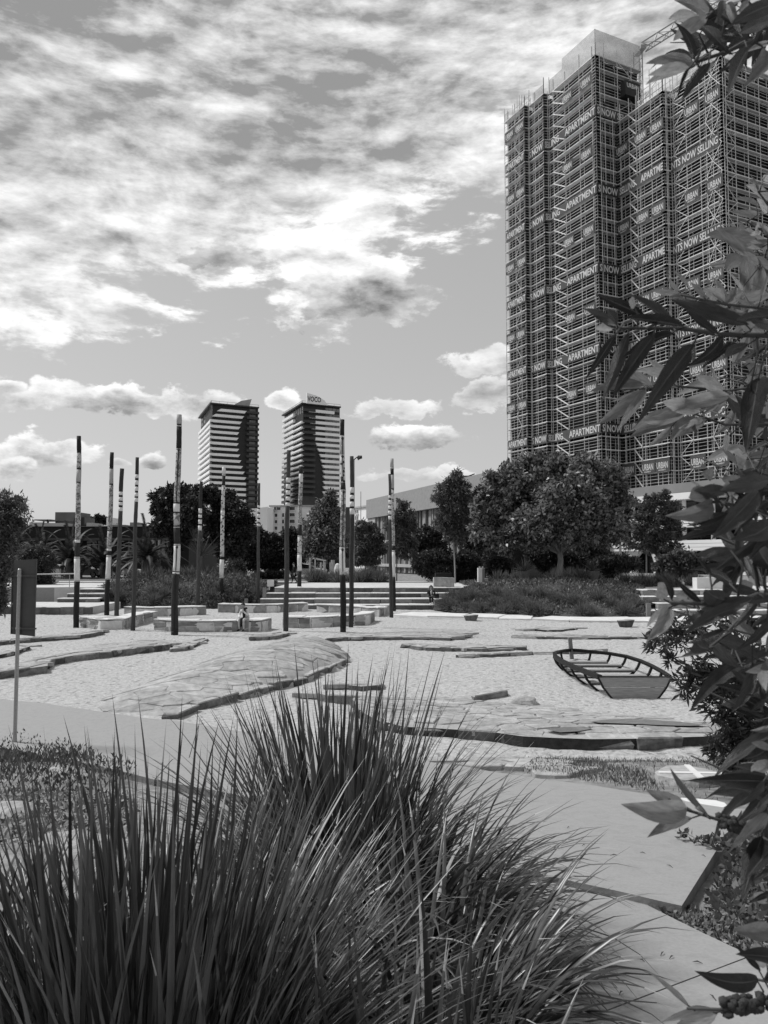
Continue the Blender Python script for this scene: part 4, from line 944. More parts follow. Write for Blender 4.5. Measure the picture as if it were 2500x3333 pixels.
# ------------------------------------------------------------------ twin striped towers
def tz(v, y): return aty(900, v, y).z
def twin(label, P0, P1, P2, right):
    """P0 far left corner, P1 near corner, P2 right corner (x, y)"""
    L_, Fr = Face(P0, P1), Face(P1, P2); y = P1[1]
    root = thing('striped_tower', label, 'building', (P1[0] + 5, P1[1] + 20, 1.3))
    fl = [px('L2', 0, v)[1] for v in ((185,240,297,350,405,460,515,570,627,683,740,795,850,905,960,1015,1075,1130) if not right else (190,250,303,357,411,466,520,574,628,682,735,788,840,894,946,998,1055,1110))]
    zs = [tz(v, y) for v in fl]; H = zs[0] - zs[1]
    while zs[-1] > 6: zs.append(zs[-1] - H)
    top = zs[0] + H*.95
    c = [P0, P1, P2]; ba = Fr.n * -30; body = [tuple(L_.at(0, 0, -1.6)[:2]), tuple((Vector(P1) + (-L_.n - Fr.n)*1.5)), tuple(Fr.at(Fr.L, 0, -1.5)[:2]), (P2[0] + (P0[0]-P1[0]), P2[1] + (P0[1]-P1[1]))]
    mb = MB(); mb.prism(body, 1.3, top); mb.build('body', 'tower_dark', root)
    px2a = lambda x: (lambda d_: max(0, min(Fr.L, ((P1[1]*d_ - P1[0]) / (Fr.r.x - Fr.r.y*d_)) )))((px('L2', x, 0)[0] - 1250) / F)   # photo column -> distance along the front
    bl = [(325,600),(275,575),(0,553),(0,540),(0,528),(0,523),(0,525),(0,530),(0,541),(0,553),(0,570),(0,587),(0,605),(0,618),(0,625),(0,628),(0,628),(0,628)] if not right else \
         [(1200,1470),(1205,9999),(1220,9999),(1233,9999),(1247,9999),(1265,9999),(1283,9999),(1302,9999),(1323,9999),(1337,9999),(1350,9999),(1357,9999),(1360,9999),(1360,9999),(1360,9999),(1355,9999),(1400,9999),(1400,9999)]
    colr = (px2a(600), Fr.L) if not right else (0.6, px2a(1280))
    for i, z in enumerate(zs):
        s0, s1 = bl[min(i, len(bl)-1)]; h = H*.46; z0 = z - h*.5
        a0 = px2a(s0) if s0 else 0.0; a1 = min(Fr.L, px2a(min(s1, 1600)))
        if right and s1 > 9000: a1 = Fr.L
        mb = MB(); sl_ = .35*H
        if not right: Fr.shape(mb, [(a0 - (sl_ if s0 else 0), z0), (a1 - sl_, z0), (a1, z0 + h), (a0 + (sl_ if s0 else 0), z0 + h)], -1.6, .0)
        else: Fr.shape(mb, [(a0 + sl_, z0), (a1, z0), (a1, z0 + h), (a0, z0 + h)], -1.6, .0)
        mb.build('balcony_band', 'white_band', root)
        if not right or True:
            lend = L_.L if not right else L_.L*.58
            if not (i < 2 and not right): 
                mb = MB(); L_.box(mb, 0, lend, z0, z0 + h, -1.6, .0)
                if not right: mb.tube([Vector((P1[0], P1[1], z0)) - Vector((*(Fr.n + L_.n)*.4, 0)), Vector((P1[0], P1[1], z0 + h)) - Vector((*(Fr.n + L_.n)*.4, 0))], .75, 10)
                mb.build('balcony_band', 'white_band', root)
            if right and i > 1:
                mb = MB(); L_.box(mb, lend + .5, L_.L, z0, z0 + h*.55, -1.6, .3); mb.build('balcony_band', 'white_band' if i < 13 else 'tower_mid', root)
        # recessed glass of the storey and the balcony column
        for a in ([.5 + q*(px2a(520) - 1)/5 for q in range(5)] if not right else [px2a(1390) + q*(Fr.L - px2a(1390))/4 for q in range(4)]):
            mb = MB(); Fr.box(mb, a, a + Fr.L*.085, z0 + h, z0 + H, -1.5, -1.42); mb.build('window', 'glass_mid', root)
        for q in range(4):
            mb = MB(); a = L_.L*(.06 + q*(.24 if not right else .14)); L_.box(mb, a, a + L_.L*.09, z0 + h, z0 + H, -1.6, -1.5); mb.build('window', 'glass_mid', root)
        mb = MB(); Fr.box(mb, colr[0], colr[1], z0 + h*.1, z0 + h*.35, -1.5, .5); Fr.box(mb, colr[0], colr[1], z0 + h*.35, z0 + h*1.0, .4, .48); mb.build('balcony_slab', 'tower_mid', root)
        mb = MB(); cw = colr[1] - colr[0]; Fr.box(mb, colr[0] + cw*.28, colr[0] + cw*.78, z0 + h*1.05, z0 + H*.98, -1.48, -1.40); mb.build('window', 'glass_mid', root)
    mb = MB(); mb.prism([(x + (x - body[0][0])*.0, y_) for x, y_ in [tuple(L_.at(0,0,.3)[:2]), tuple(Vector(P1) + (L_.n + Fr.n)*.3), tuple(Fr.at(Fr.L,0,.3)[:2]), body[3]]], top, top + .7); mb.build('roof_slab', 'tower_mid', root)
    mb = MB()
    for fc in (L_, Fr):
        mb.bar(fc.at(.5, top + 1.9, -.5), fc.at(fc.L, top + 1.9, -.5), .16)
        for q in range(7): mb.bar(fc.at(.5 + (fc.L-.6)*q/6, top + .5, -.5), fc.at(.5 + (fc.L-.6)*q/6, top + 1.9, -.5), .13)
    mb.build('roof_rail', 'steel_galv', root)
    return root, L_, Fr, top, px2a
r1_, l1_, f1_, top1, pa1 = twin('striped white and black tower with a pointed roof fin', (-114.8,472), (-97,426), (-72,439), False)
mb = MB(); f1_.shape(mb, [(pa1(470), top1 + .5), (pa1(640), top1 + .5), (pa1(665), top1 + 5.6), (pa1(560), top1 + 4.0)], -4, -3.2); mb.build('roof_fin', 'render_grey', r1_)
r2_, l2_, f2_, top2, pa2 = twin('striped white and black hotel tower with a lettered roof sign', (-62.6,468), (-46.4,430), (-25,441.7), True)
mb = MB(); fs = Face(f2_.at(pa2(1190), 0, .8)[:2], f2_.at(pa2(1400), 0, .8)[:2]); fs.shape(mb, [(0, top2 + .4), (fs.L, top2 + .4), (fs.L*.82, top2 + 3.2), (fs.L*.5, top2 + 5.2), (.0, top2 + 6.4)], -.8, 0); o = mb.build('roof_sign', 'render_white', r2_)
letter(fs, 'VOCO', .4, fs.L*.66, top2 + 1.7, 2.9, .08, o, 'fascia_dark')
mb = MB()
for q in range(9): a = l2_.L*(.1 + .1*q); l2_.box(mb, a, a + l2_.L*.05, top2 - 4.5, top2 - .5, -1.62, -1.3)
mb.build('roof_glazing', 'glass_mid', r2_)
mb = MB(); f2_.box(mb, .6, pa2(1280), 1.3, tz(px('L2',0,1060)[1], 430), -1.3, .9); mb.build('podium_box', 'tower_mid', r2_)

# ------------------------------------------------------------------ white apartment blocks
def flats(label, k, x0, x1, ytop, depth, wins, deep=14, m_='render_white', zb=1.3, parap=True, skew=0.0):
    a, c = aty(*px(k, x0, ytop), depth), aty(*px(k, x1, ytop), depth + skew); fc = Face((a.x, a.y), (c.x, c.y)); sc = F * K[k][2] / depth
    root = thing('apartment_block', label, 'building', (a.x, a.y, zb)); ztop = a.z
    mb = MB(); fc.box(mb, 0, fc.L, zb, ztop, -deep, 0); mb.build('wall', m_, root)
    if parap: mb = MB(); fc.box(mb, -.3, fc.L + .3, ztop, ztop + .35, -deep - .3, .3); mb.build('roof_slab', 'render_grey', root)
    for wx, wy, ww, wh in wins:
        s0 = (wx - x0) / sc; z1 = ztop - (wy - ytop) / sc; mb = MB(); fc.box(mb, s0, s0 + ww/sc, z1 - wh/sc, z1, -.2, .03)
        o = mb.build('window', 'glass_dark', root); mb = MB()
        fc.box(mb, s0 - .12, s0, z1 - wh/sc - .1, z1 + .1, 0, .12); fc.box(mb, s0 + ww/sc, s0 + ww/sc + .12, z1 - wh/sc - .1, z1 + .1, 0, .12); fc.box(mb, s0 - .2, s0 + ww/sc + .2, z1 - wh/sc - .22, z1 - wh/sc - .08, 0, .25); mb.build('frame', 'render_white', o)
    return root, fc, ztop
grid = lambda xs_, ys_, w_, h_: [(x, y, w_, h_) for x in xs_ for y in ys_]
flats('white rendered flats with small square windows left of the conical tree', 'L5', -90, 100, 365, 176, [(5,378,26,52),(5,468,16,34),(28,468,38,34),(2,540,20,34),(28,540,34,34),(70,540,16,34)] + grid((-60,), (390,468,540), 40, 36))
flats('tall pale apartment block with a grid of dark windows behind the ringed poles', 'L5', 100, 260, 330, 182, grid((150,), (405,475,545,615), 26, 34) + grid((106,), (405,475,545,615), 12, 28) + [(140,335,22,30),(170,335,40,30),(228,400,22,40),(228,470,22,40),(228,540,22,40)])
flats('plain pale apartment block with few windows beside the hotel tower', 'L5', 222, 640, 328, 188, grid((310,), (332,400,470,540), 54, 34) + grid((538,), (335,405,475), 32, 36))
flats('small white flats with balconies right of the lamp post', 'L5', 1010, 1150, 350, 170, grid((1035,1075), (368,435,500), 32, 38), skew=-6)
flats('blank white flats wall with narrow windows next to the long finned building', 'L5', 1150, 1262, 350, 166, grid((1142,), (355,420), 20, 34) + grid((1246,), (360,425,490), 8, 34))
a = aty(*px('L5', 990, 345), 184); mb = MB(); mb.box((a.x, a.y, a.z/2), (7, 8, a.z)); mb.build('dark_block', 'tower_mid', origin=(a.x, a.y, 1.3), label='dark narrow block between the hotel tower and the small white flats', cat='building')
# white shop roof peeking left of the flats
a, c = aty(*px('L4', 1340, 360), 168), aty(*px('L4', 1560, 330), 168); mb = MB(); mb.hexa([(a.x,a.y,1.3),(c.x,a.y,1.3),(c.x,a.y+9,1.3),(a.x,a.y+9,1.3),(a.x,a.y,a.z),(c.x,a.y,c.z),(c.x,a.y+9,c.z),(a.x,a.y+9,a.z)]); mb.build('sloped_roof_hall', 'render_white', origin=(a.x, a.y, 1.3), label='low white hall with a sloping roof behind the spreading tree', cat='building')

# ------------------------------------------------------------------ long finned building
q0 = aty(*px('L6', -130, 500), 128); q1 = aty(*px('L6', 1080, 500), 86)
fc = Face((q0.x, q0.y), (q1.x, q1.y)); root = thing('finned_building', 'long low building with a deep concrete roof edge and vertical timber fins', 'building', (q0.x, q0.y, 1.3))
zt = aty(*px('L6', -30, 375), 126).z; zfb = zt - 3.1
mb = MB(); fc.box(mb, 0, fc.L, 1.3, zfb, -14, -.6); mb.build('glazed_wall', 'glass_dark', root)
mb = MB(); fc.box(mb, -.6, fc.L, zfb, zt, -16, .6); mb.build('roof_edge', 'fin_roof', root)
n_ = 0; a = 4.0
while a < fc.L:
    w_ = random.choice((.25, .3, .5, .9)); mb = MB(); fc.box(mb, a, a + w_, 1.4, zfb - .02, -.55, random.uniform(-.15, .25)); mb.build('fin', 'fin', root); a += w_ + random.uniform(.25, .8)
for z in (zfb - 4.2, zfb - 7.9):
    mb = MB(); fc.box(mb, 0, fc.L, z, z + .45, -.58, .32); mb.build('floor_edge', 'render_grey', root)
mb = MB(); fc.box(mb, -.4, 3.4, zfb - 1.0, zfb - .05, -14, .4); fc.box(mb, -.4, .4, 1.3, zfb - 1.02, -14, .42); mb.build('end_wall', 'render_grey', root)
a0, a1 = aty(*px('L6', 790, 235), 104), aty(*px('L6', 1000, 235), 104); zt2 = aty(*px('L6', 990, 148), 104).z
mb = MB(); mb.box(((a0.x+a1.x)/2 + 2, 107, (zt + zt2)/2 - .1), (a1.x - a0.x + 6, 6, zt2 - zt + .3)); mb.build('plant_room', 'louver', root)
mb = MB(); p = aty(*px('L6', 830, 150), 104); mb.bar(p, aty(*px('L6', 890, 128), 104), .14); mb.bar(p, (p.x, p.y + 2, zt), .12); mb.build('roof_antenna', 'steel_dark', root)

# ------------------------------------------------------------------ dark flat-roofed building on the left
y = 104.0; gx = lambda x: aty(*px('L3', x, 400), y).x; gz = lambda v: aty(*px('L3', 800, v), y).z
root = thing('dark_pavilion', 'wide dark flat-roofed building with a deep black fascia behind the palms', 'building', (gx(900), y, 1.3))
fc = Face((gx(-400), y), (gx(2000), y))
mb = MB(); fc.box(mb, 0, fc.L, 1.3, gz(500), -20, -2.2); mb.build('ground_wall', 'wall_dark', root)
mb = MB(); fc.box(mb, -1, fc.L + 1, gz(500), gz(380), -22, 0); mb.build('fascia', 'fascia_dark', root)
mb = MB(); fc.box(mb, -1, fc.L + 1, gz(500) - .35, gz(500) - .02, -22, .25); mb.build('fascia_trim', 'tower_mid', root)
mb = MB(); fc.box(mb, -1.2, fc.L + 1.2, gz(380) + .02, gz(374), -22, .2); mb.build('roof_edge', 'roof_grey', root)
for x0, x1, v0, v1 in ((225,325,520,590),(880,985,515,670),(1000,1090,515,670),(1330,1390,530,655),(1560,1640,515,690),(1700,1790,515,690),(400,520,640,690)):
    mb = MB(); s0 = gx(x0) - fc.p0.x; s1 = gx(x1) - fc.p0.x; fc.box(mb, s0, s1, gz(v1), gz(v0), -2.25, -2.1); w_ = mb.build('window', 'glass_mid', root)
    mb = MB(); fc.box(mb, (s0+s1)/2 - .05, (s0+s1)/2 + .05, gz(v1), gz(v0), -2.1, -2.0); fc.box(mb, s0, s1, (gz(v0)*.7 + gz(v1)*.3), (gz(v0)*.7 + gz(v1)*.3) + .1, -2.1, -2.0); mb.build('mullion', 'steel_dark', w_)
for nm, x0, x1, v0, v1, dy, m_ in (('louvred_plant_room',357,640,192,372,-7,'louver'),('plant_box',640,678,246,372,-7.5,'tower_mid'),('roof_deck',225,405,284,296,-4,'roof_grey'),('roof_parapet',375,605,330,374,-2.5,'render_grey'),('roof_parapet',205,360,322,374,-3,'render_grey'),('plant_box',605,760,328,374,-8,'roof_grey'),('plant_box',748,815,315,374,-6,'render_grey'),('white_stack',860,922,240,374,-10,'render_white'),('plant_box',870,1005,352,374,-5,'render_grey'),('plant_box',1005,1165,335,374,-7,'roof_grey'),('plant_box',1165,1265,300,374,-9,'roof_grey'),('plant_box',1330,1440,345,374,-6,'render_grey'),('plant_box',1490,1556,340,374,-6,'roof_grey'),('chimney_box',1558,1612,275,374,-8,'roof_grey'),('plant_box',1612,1760,345,374,-7,'render_grey')):
    mb = MB(); fc.box(mb, gx(x0) - fc.p0.x, gx(x1) - fc.p0.x, gz(v1) - (.1 if v1 > 300 else 0), gz(v0), dy - 4, dy); o = mb.build(nm, m_, root)
    if nm == 'louvred_plant_room':
        for j in range(14):
            z = gz(290) + (gz(192) - gz(290))*j/14; mb = MB(); fc.box(mb, gx(x0) - fc.p0.x, gx(x1) - fc.p0.x, z, z + .12, dy, dy + .12); mb.build('louver', 'roof_grey', o)
mb = MB(); fc.box(mb, gx(365) - fc.p0.x, gx(378) - fc.p0.x, gz(374), gz(284), -4.3, -4.0); mb.build('deck_post', 'steel_dark', root)
# ------------------------------------------------------------------ planted banks
def bank(name, front, crest, back_y, back_z):
    """front: points on the ground, crest: points higher up; rows between them rounded"""
    mb = MB(); n = len(front); rows = []
    for j in range(15):
        t = j / 10
        for a, c in zip(front, crest):
            if t <= 1: p = a.lerp(c, t); p.z = a.z + (c.z - a.z) * math.sin(t*math.pi/2)**.9
            else: s = (t - 1) / .4; p = Vector((c.x*(1 + .02*s), c.y + (back_y - c.y)*s, c.z + (back_z - c.z)*s))
            p.z += .10*nz2(p.x, p.y, .9) * min(1, j*.5); rows.append(p)
    def res(P_, k=6):
        o = []
        for i in range(len(P_) - 1):
            for q in range(k): o.append(P_[i].lerp(P_[i+1], q/k))
        return o + [P_[-1]]
    R_ = [res(rows[j*n:(j+1)*n]) for j in range(15)]; m_ = len(R_[0])
    mb.add([p for r in R_ for p in r], [(j*m_+i, j*m_+i+1, (j+1)*m_+i+1, (j+1)*m_+i) for j in range(14) for i in range(m_-1)])
    mb.build(name, 'mulch', smooth=True, kind='structure')
    return R_
def on_bank(R_, s, t):
    j = t*14; j0 = min(13, int(j)); i = s*(len(R_[0])-1); i0 = min(len(R_[0])-2, int(i)); a, b_ = i - i0, j - j0
    return R_[j0][i0].lerp(R_[j0][i0+1], a).lerp(R_[j0+1][i0].lerp(R_[j0+1][i0+1], a), b_)
fr = G('K1', (470,1350),(600,1346),(720,1336),(850,1344),(1000,1344),(1240,1344),(1400,1340),(1500,1332),(1600,1334), z=-.02)
cr = [aty(*px('K1', x, y), 61) for x, y in ((540,1262),(650,1222),(780,1190),(900,1168),(1050,1163),(1200,1163),(1400,1170),(1520,1205),(1610,1225))]
BL = bank('planted_bank_left', fr, cr, 67.5, 1.3)
fr = [*G('K2', (1120,1352),(1240,1366), z=.06), *G('K3', (0,1384),(200,1388),(400,1393),(700,1394),(945,1392), z=.06)]
cr = [aty(*px('K2', x, y), 58) for x, y in ((1345,1245),(1420,1208))] + [aty(*px('K3', x, y), 58) for x, y in ((60,1195),(200,1183),(420,1180),(700,1188),(905,1222))]
BR = bank('planted_bank_right', fr, cr, 67, 1.35)
def scatter_bank(R_, n, size, name, m_, t0=0, t1=1, s0=0, s1=1, up=.5, aspect=.4, lift=.05, dens=None):
    c = []
    while len(c) < n:
        s, t = random.uniform(s0, s1), random.uniform(t0, t1)
        if dens and random.random() > dens(s, t): continue
        p = on_bank(R_, s, t); c.append((p.x, p.y, p.z + random.uniform(-.02, lift)))
    c = np.array(c); o = np.zeros_like(c); o[:, 2] = 1
    return quads(name, leaf_quads(c, o, size, aspect, -.35, 1 - up), m_, kind='stuff')
patch = lambda s, t: .25 + .75 * (noise.noise(Vector((s*9, t*4, 2))) > -.05)
scatter_bank(BL, 26000, .22, 'ground_cover', 'ground_leaf', up=.35, lift=.26, dens=patch)
scatter_bank(BL, 5000, .24, 'ground_cover', 'ground_leaf', .05, .75, .6, .95, up=.35, lift=.45)
scatter_bank(BR, 22000, .22, 'ground_cover', 'ground_leaf', .0, 1, up=.35, lift=.2, dens=patch)
# dry fallen fronds on the bank under the round-crowned tree
for i in range(9):
    a = on_bank(BR, random.uniform(.08, .38), random.uniform(.4, .68)); mb = MB(); d = Vector((random.uniform(1.2, 2.0), random.uniform(.3, 1.1), 0)); e_ = a + d; e_.z = a.z + random.uniform(.1, .35)
    mb.tube([a + Vector((0,0,.03)), (a+e_)/2 + Vector((0,0,.22)), e_ + Vector((0,0,.12))], [.045,.04,.02], 5)
    mb.build('fallen_branch', 'wood_post', origin=a, label='pale fallen stick lying on the bank under the round-crowned tree', cat='branch', group='sticks on the bank under the round-crowned tree')

# ------------------------------------------------------------------ trees
def tree(name, label, k, depth, trunk, blobs, n, lsize, leafm='leaf_tree', barkm='bark', cat='tree', dens=.3, clr=.34, group=None, base=None, limbs=9, aspect=.5, droop=.25, inner=.45):
    """trunk: photo points from foot to fork with half widths (px); blobs: (x, y, r, dy) in photo px of frame k"""
    sc = depth / (K[k][2] * F); tp = [aty(*px(k, x, y), depth) for x, y, _ in trunk]; tr = [w_*sc for _, _, w_ in trunk]
    foot = tp[0].copy(); g = (T(foot.x, foot.y) if base is None else base)
    root = thing(name, label, cat, (foot.x, foot.y, min(foot.z, g) if base is None else foot.z), group)
    tp[0].z = min(tp[0].z, g) - .25 if base is None else tp[0].z - .3
    mb = MB(); mb.tube(tp, tr, 9); mb.build('trunk', barkm, root, smooth=True)
    B = [(aty(*px(k, x, y), depth) + Vector((0, dy, 0)), r*sc) for x, y, r, dy in blobs]
    fork = tp[-1]
    for c, r in sorted(B, key=lambda q: -q[1])[:limbs]:
        mid = fork.lerp(c, .5) + Vector((random.uniform(-.2,.2)*r, random.uniform(-.2,.2)*r, random.uniform(-.1,.15)*r)); mb = MB(); r0 = tr[-1]*.62
        mb.tube([fork - Vector((0,0,r0)), fork.lerp(mid, .5), mid, mid.lerp(c, .6), c], [r0, r0*.75, r0*.55, r0*.4, r0*.16], 6)
        for q in range(3):
            e_ = c + Vector(rnd_unit(1)[0])*r*.8; mb.tube([mid.lerp(c, .3 + .2*q), (mid.lerp(c, .6) + e_)/2, e_], [r0*.3, r0*.2, r0*.06], 5)
        mb.build('limb', barkm, root, smooth=True)
    tot = sum(r**2 for _, r in B); Q = []
    for c, r in B:
        nl = int(n * r*r / tot); nc = max(5, int(26*dens*4)); cu = rnd_unit(nc); rad = rng.uniform(inner, 1.02, (nc, 1)) * (1 + .3*(rng.random((nc, 1)) > .86)); cc_ = np.array(c) + cu * rad * r * np.array([1, 1, .92])
        idx = rng.integers(0, nc, nl); off = rng.normal(size=(nl, 3)) * r * clr * .55; P_ = cc_[idx] + off
        o = P_ - np.array(c); o /= np.linalg.norm(o, axis=1, keepdims=True) + 1e-6
        Q.append(leaf_quads(P_, o, lsize, aspect, droop, .75))
    quads('crown', np.concatenate(Q), leafm, root)
    return root
tree('spreading_tree', 'wide dark spreading tree with visible limbs behind the planted bank behind the poles', 'L4', 68, [(855,1120,17),(845,980,15),(850,860,14)],
     [(420,270,110,0),(350,340,80,1),(620,250,120,-1),(700,180,70,0),(850,220,120,0),(930,150,70,1),(1060,280,130,1),(1230,420,130,0),(1300,600,120,0),(1200,770,110,0),(540,440,120,0),(440,560,90,-1),(800,400,140,-2),(1000,520,130,1),(620,640,100,0),(560,780,70,0),(1340,480,70,0),(1080,780,80,1),(900,640,70,2)], 46000, .34, 'leaf_dark', limbs=12)
tree('conical_tree', 'dense dark cone-shaped tree left of the very tall patterned pole', 'L5', 80, [(715,1010,8),(715,900,8),(715,700,7)],
     [(750,190,38,0),(735,260,60,0),(715,340,90,0),(700,430,125,0),(690,520,155,0),(680,610,175,0),(670,710,190,0),(700,800,180,0),(560,760,110,0),(830,760,110,0)], 42000, .34, 'leaf_tree', limbs=4, clr=.3, inner=.6)
tree('round_tree', 'large round-crowned tree with a pale forked trunk on the grassy bank', 'K3', 60, [(395,1184,24),(408,1120,19),(415,1060,17),(410,1010,15)],
     [(380,550,140,0),(200,560,130,0),(60,620,120,1),(-20,730,100,0),(20,860,110,0),(130,910,100,-1),(250,830,150,-2),(430,700,170,-2),(560,560,140,0),(680,620,120,0),(750,720,100,0),(700,840,120,0),(560,880,110,-1),(400,870,80,-2),(630,910,80,0),(330,515,80,0),(470,530,85,1),(120,760,140,0),(560,740,150,-1),(80,960,60,0)], 72000, .36, 'leaf_tree', 'bark_pale', base=1.9, limbs=13, dens=.40, clr=.22, inner=.6)
tree('slender_gum', 'slender pale-trunked gum tree beside the metal-lidded box', 'L6', 66, [(700,1195,9),(697,1050,8),(690,900,7),(680,700,6)],
     [(720,110,45,0),(690,190,90,0),(620,250,90,0),(780,280,90,0),(690,330,130,0),(560,380,90,0),(800,430,100,0),(640,500,130,0),(740,600,110,0),(560,620,100,0),(700,720,110,0),(830,640,90,0)], 15000, .32, 'leaf_grey', 'bark_pale', clr=.26, dens=.22, aspect=.26, droop=.6, inner=.3, limbs=8)
tree('slender_gum', 'thin drooping gum tree behind the pale-topped spotted pole', 'L6', 74, [(125,1150,6),(125,1000,5),(130,800,5)],
     [(180,440,60,0),(140,520,80,0),(230,560,90,0),(110,640,90,0),(210,700,110,0),(270,620,60,0),(130,820,110,0),(240,860,100,0)], 11000, .34, 'leaf_grey', 'bark', dens=.2, clr=.28, aspect=.3, droop=.5, inner=.3, limbs=6)
tree('slender_gum', 'loose grey-green gum tree between the timber pole and the finned building', 'L5', 76, [(1125,1110,7),(1125,950,6),(1120,800,5)],
     [(1090,530,60,0),(1180,560,70,0),(1090,640,100,0),(1210,660,100,0),(1130,760,120,0),(1030,740,80,0),(1260,780,90,0),(1180,880,110,0),(1060,880,90,0)], 13000, .34, 'leaf_grey', 'bark_pale', dens=.22, clr=.28, aspect=.35, droop=.5, inner=.35, limbs=6)
tree('young_tree', 'young leafy tree with a thin pale stem in front of the white podium', 'N3', 70, [(345,1010,9),(345,850,7),(345,680,6)],
     [(540,200,60,0),(450,270,90,0),(350,300,90,0),(600,330,90,0),(300,420,100,0),(450,430,120,0),(620,470,110,0),(230,560,100,0),(400,600,130,0),(580,620,110,0),(680,600,70,0),(300,740,110,0),(480,770,110,0),(640,780,100,0),(160,720,70,0),(560,840,70,0)], 13000, .28, 'leaf_grey', 'bark_pale', base=1.6, dens=.22, clr=.26, aspect=.45, inner=.35, limbs=9)
for lab, k, d, x, y, pts, n in (
    ('dark round tree behind the thin ringed pole', 'L5', 86, 330, 1010, [(330,640,90,0),(300,760,110,0),(390,760,90,0),(250,850,110,0),(380,880,100,0)], 15000),
    ('bushy dark tree below the white rendered flats', 'L5', 84, 110, 1030, [(60,740,90,0),(130,690,70,0),(150,830,120,0),(20,880,120,0),(120,930,110,0)], 16000),
    ('dark tree in front of the sloping-roofed white hall', 'L5', 82, -60, 1030, [(-60,600,70,0),(-20,660,70,0),(-90,720,110,0),(-50,850,120,0),(-120,900,110,0)], 15000),
    ('dark leafy tree filling the gap behind the slender gum', 'L6', 78, 470, 1130, [(400,740,90,0),(480,800,110,0),(360,860,120,0),(520,900,110,0),(420,980,110,0)], 16000),
    ('dark leafy tree between slender gum and round-crowned tree', 'L6', 80, 930, 1130, [(960,320,70,0),(900,420,90,0),(990,480,90,0),(920,600,110,0),(1000,700,110,0),(900,780,120,0),(1000,860,120,0),(880,900,110,0)], 22000),
    ('dark tree between the round-crowned tree and the young tree', 'L7', 82, 640, 1000, [(620,840,100,0),(720,880,90,0),(560,920,90,0),(680,960,90,0)], 12000),
    ('grey shrubby tree growing above the steps beyond the boat', 'N3', 62, 760, 1060, [(560,960,100,0),(700,920,100,0),(850,930,90,0),(960,960,80,0),(640,1010,90,0),(800,1010,90,0),(1060,930,80,0),(1200,960,90,0)], 18000)):
    tree('bushy_tree', lab, k, d, [(x,y,8),(x,y-90,7),(x,y-180,6)], pts, n, .32, 'leaf_dark' if 'dark' in lab else 'leaf_grey', limbs=4, inner=.5)
tree('edge_shrub', 'tall narrow-leaved shrub behind the metal sign', 'L3', 13, [(-260,1300,14),(-230,900,12),(-150,600,9)],
     [(60,110,110,0),(170,100,60,.2),(240,190,60,0),(20,280,140,0),(130,300,110,.2),(-60,420,160,0),(80,470,120,0),(20,620,140,0),(-40,800,140,0),(40,900,80,0),(-60,1000,130,0),(20,1080,60,0),(30,1200,50,0),(-60,1250,90,0)], 9000, .085, 'leaf_grey', 'bark', cat='shrub', base=.2, clr=.4, aspect=.26, droop=-.2, inner=.3, limbs=10)
for lab, k, d, pts, n in (
    ('feathery round bush behind the sign by the handrail', 'L3', 64, [(330,740,130,0),(450,700,110,0),(250,820,120,0),(430,830,130,0),(540,760,60,0),(350,930,110,0),(480,940,80,0)], 17000),
    ('dark rounded shrub left of the metal-lidded box', 'L6', 69, [(420,960,80,0),(520,980,90,0),(430,1060,90,0),(560,1070,100,0),(640,1000,80,0),(350,1020,60,0)], 15000),
    ('dark rounded shrub right of the slender gum', 'L6', 70, [(780,960,90,0),(870,980,90,0),(800,1070,100,0),(900,1080,80,0),(740,1120,70,0)], 15000),
    ('dark shrub under the left edge of the round-crowned tree', 'L6', 67, [(1060,960,90,0),(1150,980,90,0),(1100,1060,90,0),(1200,1060,80,0)], 13000),
    ('dark shrub behind the pale forked trunk', 'L7', 68, [(260,920,90,0),(120,930,80,0),(200,1000,80,0),(330,980,70,0),(460,960,80,0),(580,990,70,0)], 13000),
    ('clipped dark shrub row across the lawn', 'L5', 80, [(-60,1070,26,0),(0,1072,26,0),(60,1068,28,0),(120,1064,28,0),(180,1062,28,0),(235,1058,26,0)], 9000),
    ('leafy shrub on the crest of the bank behind the poles', 'L4', 62, [(1180,1000,60,0),(1260,980,60,0),(1120,1060,50,0),(1240,1080,70,0),(1010,1050,50,0),(940,1080,40,0)], 12000),
    ('dark shrub hedge at the back of the bank under the round-crowned tree', 'L7', 66, [(780,1010,70,0),(900,990,80,0),(1000,1010,70,0),(1080,1010,70,0),(700,1060,60,0),(860,1080,70,0)], 13000)):
    sc = d / (K[k][2]*F); x = sum(p[0] for p in pts)/len(pts); yb = max(p[1] + p[2] for p in pts)
    tree('shrub', lab, k, d, [(x,yb,5),(x,yb-20,4),(x,yb-50,3)], pts, n, .26, 'leaf_dark' if 'dark' in lab else 'leaf_mid', cat='shrub', limbs=3, inner=.5, base=1.3, aspect=.3, clr=.36)
# dark far tree line low on the horizon, too far to tell trees apart
c = []
for x in np.arange(-260, 150, 3.0):
    y = 250 + 20*math.sin(x*.05); h = 7 + 4*noise.noise(Vector((x*.06, 1, 0)))
    c += [(x + random.gauss(0, 2), y + random.gauss(0, 3), 1.5 + abs(random.gauss(0, .5))*h*.8) for _ in range(70)]
c = np.array(c); quads('distant_trees', leaf_quads(c, np.tile([0, 0, 1.], (len(c), 1)), 1.6, .6, 0, .9), 'leaf_dark', kind='stuff')
t_far = tree('umbrella_tree', 'flat-topped far tree showing over the dark building roof', 'L3', 150, [(1060,420,6),(1060,340,5)], [(1060,290,34,0),(1010,310,34,0),(1110,305,38,0),(970,318,24,0),(1140,318,24,0)], 4000, .5, 'leaf_dark', limbs=4)

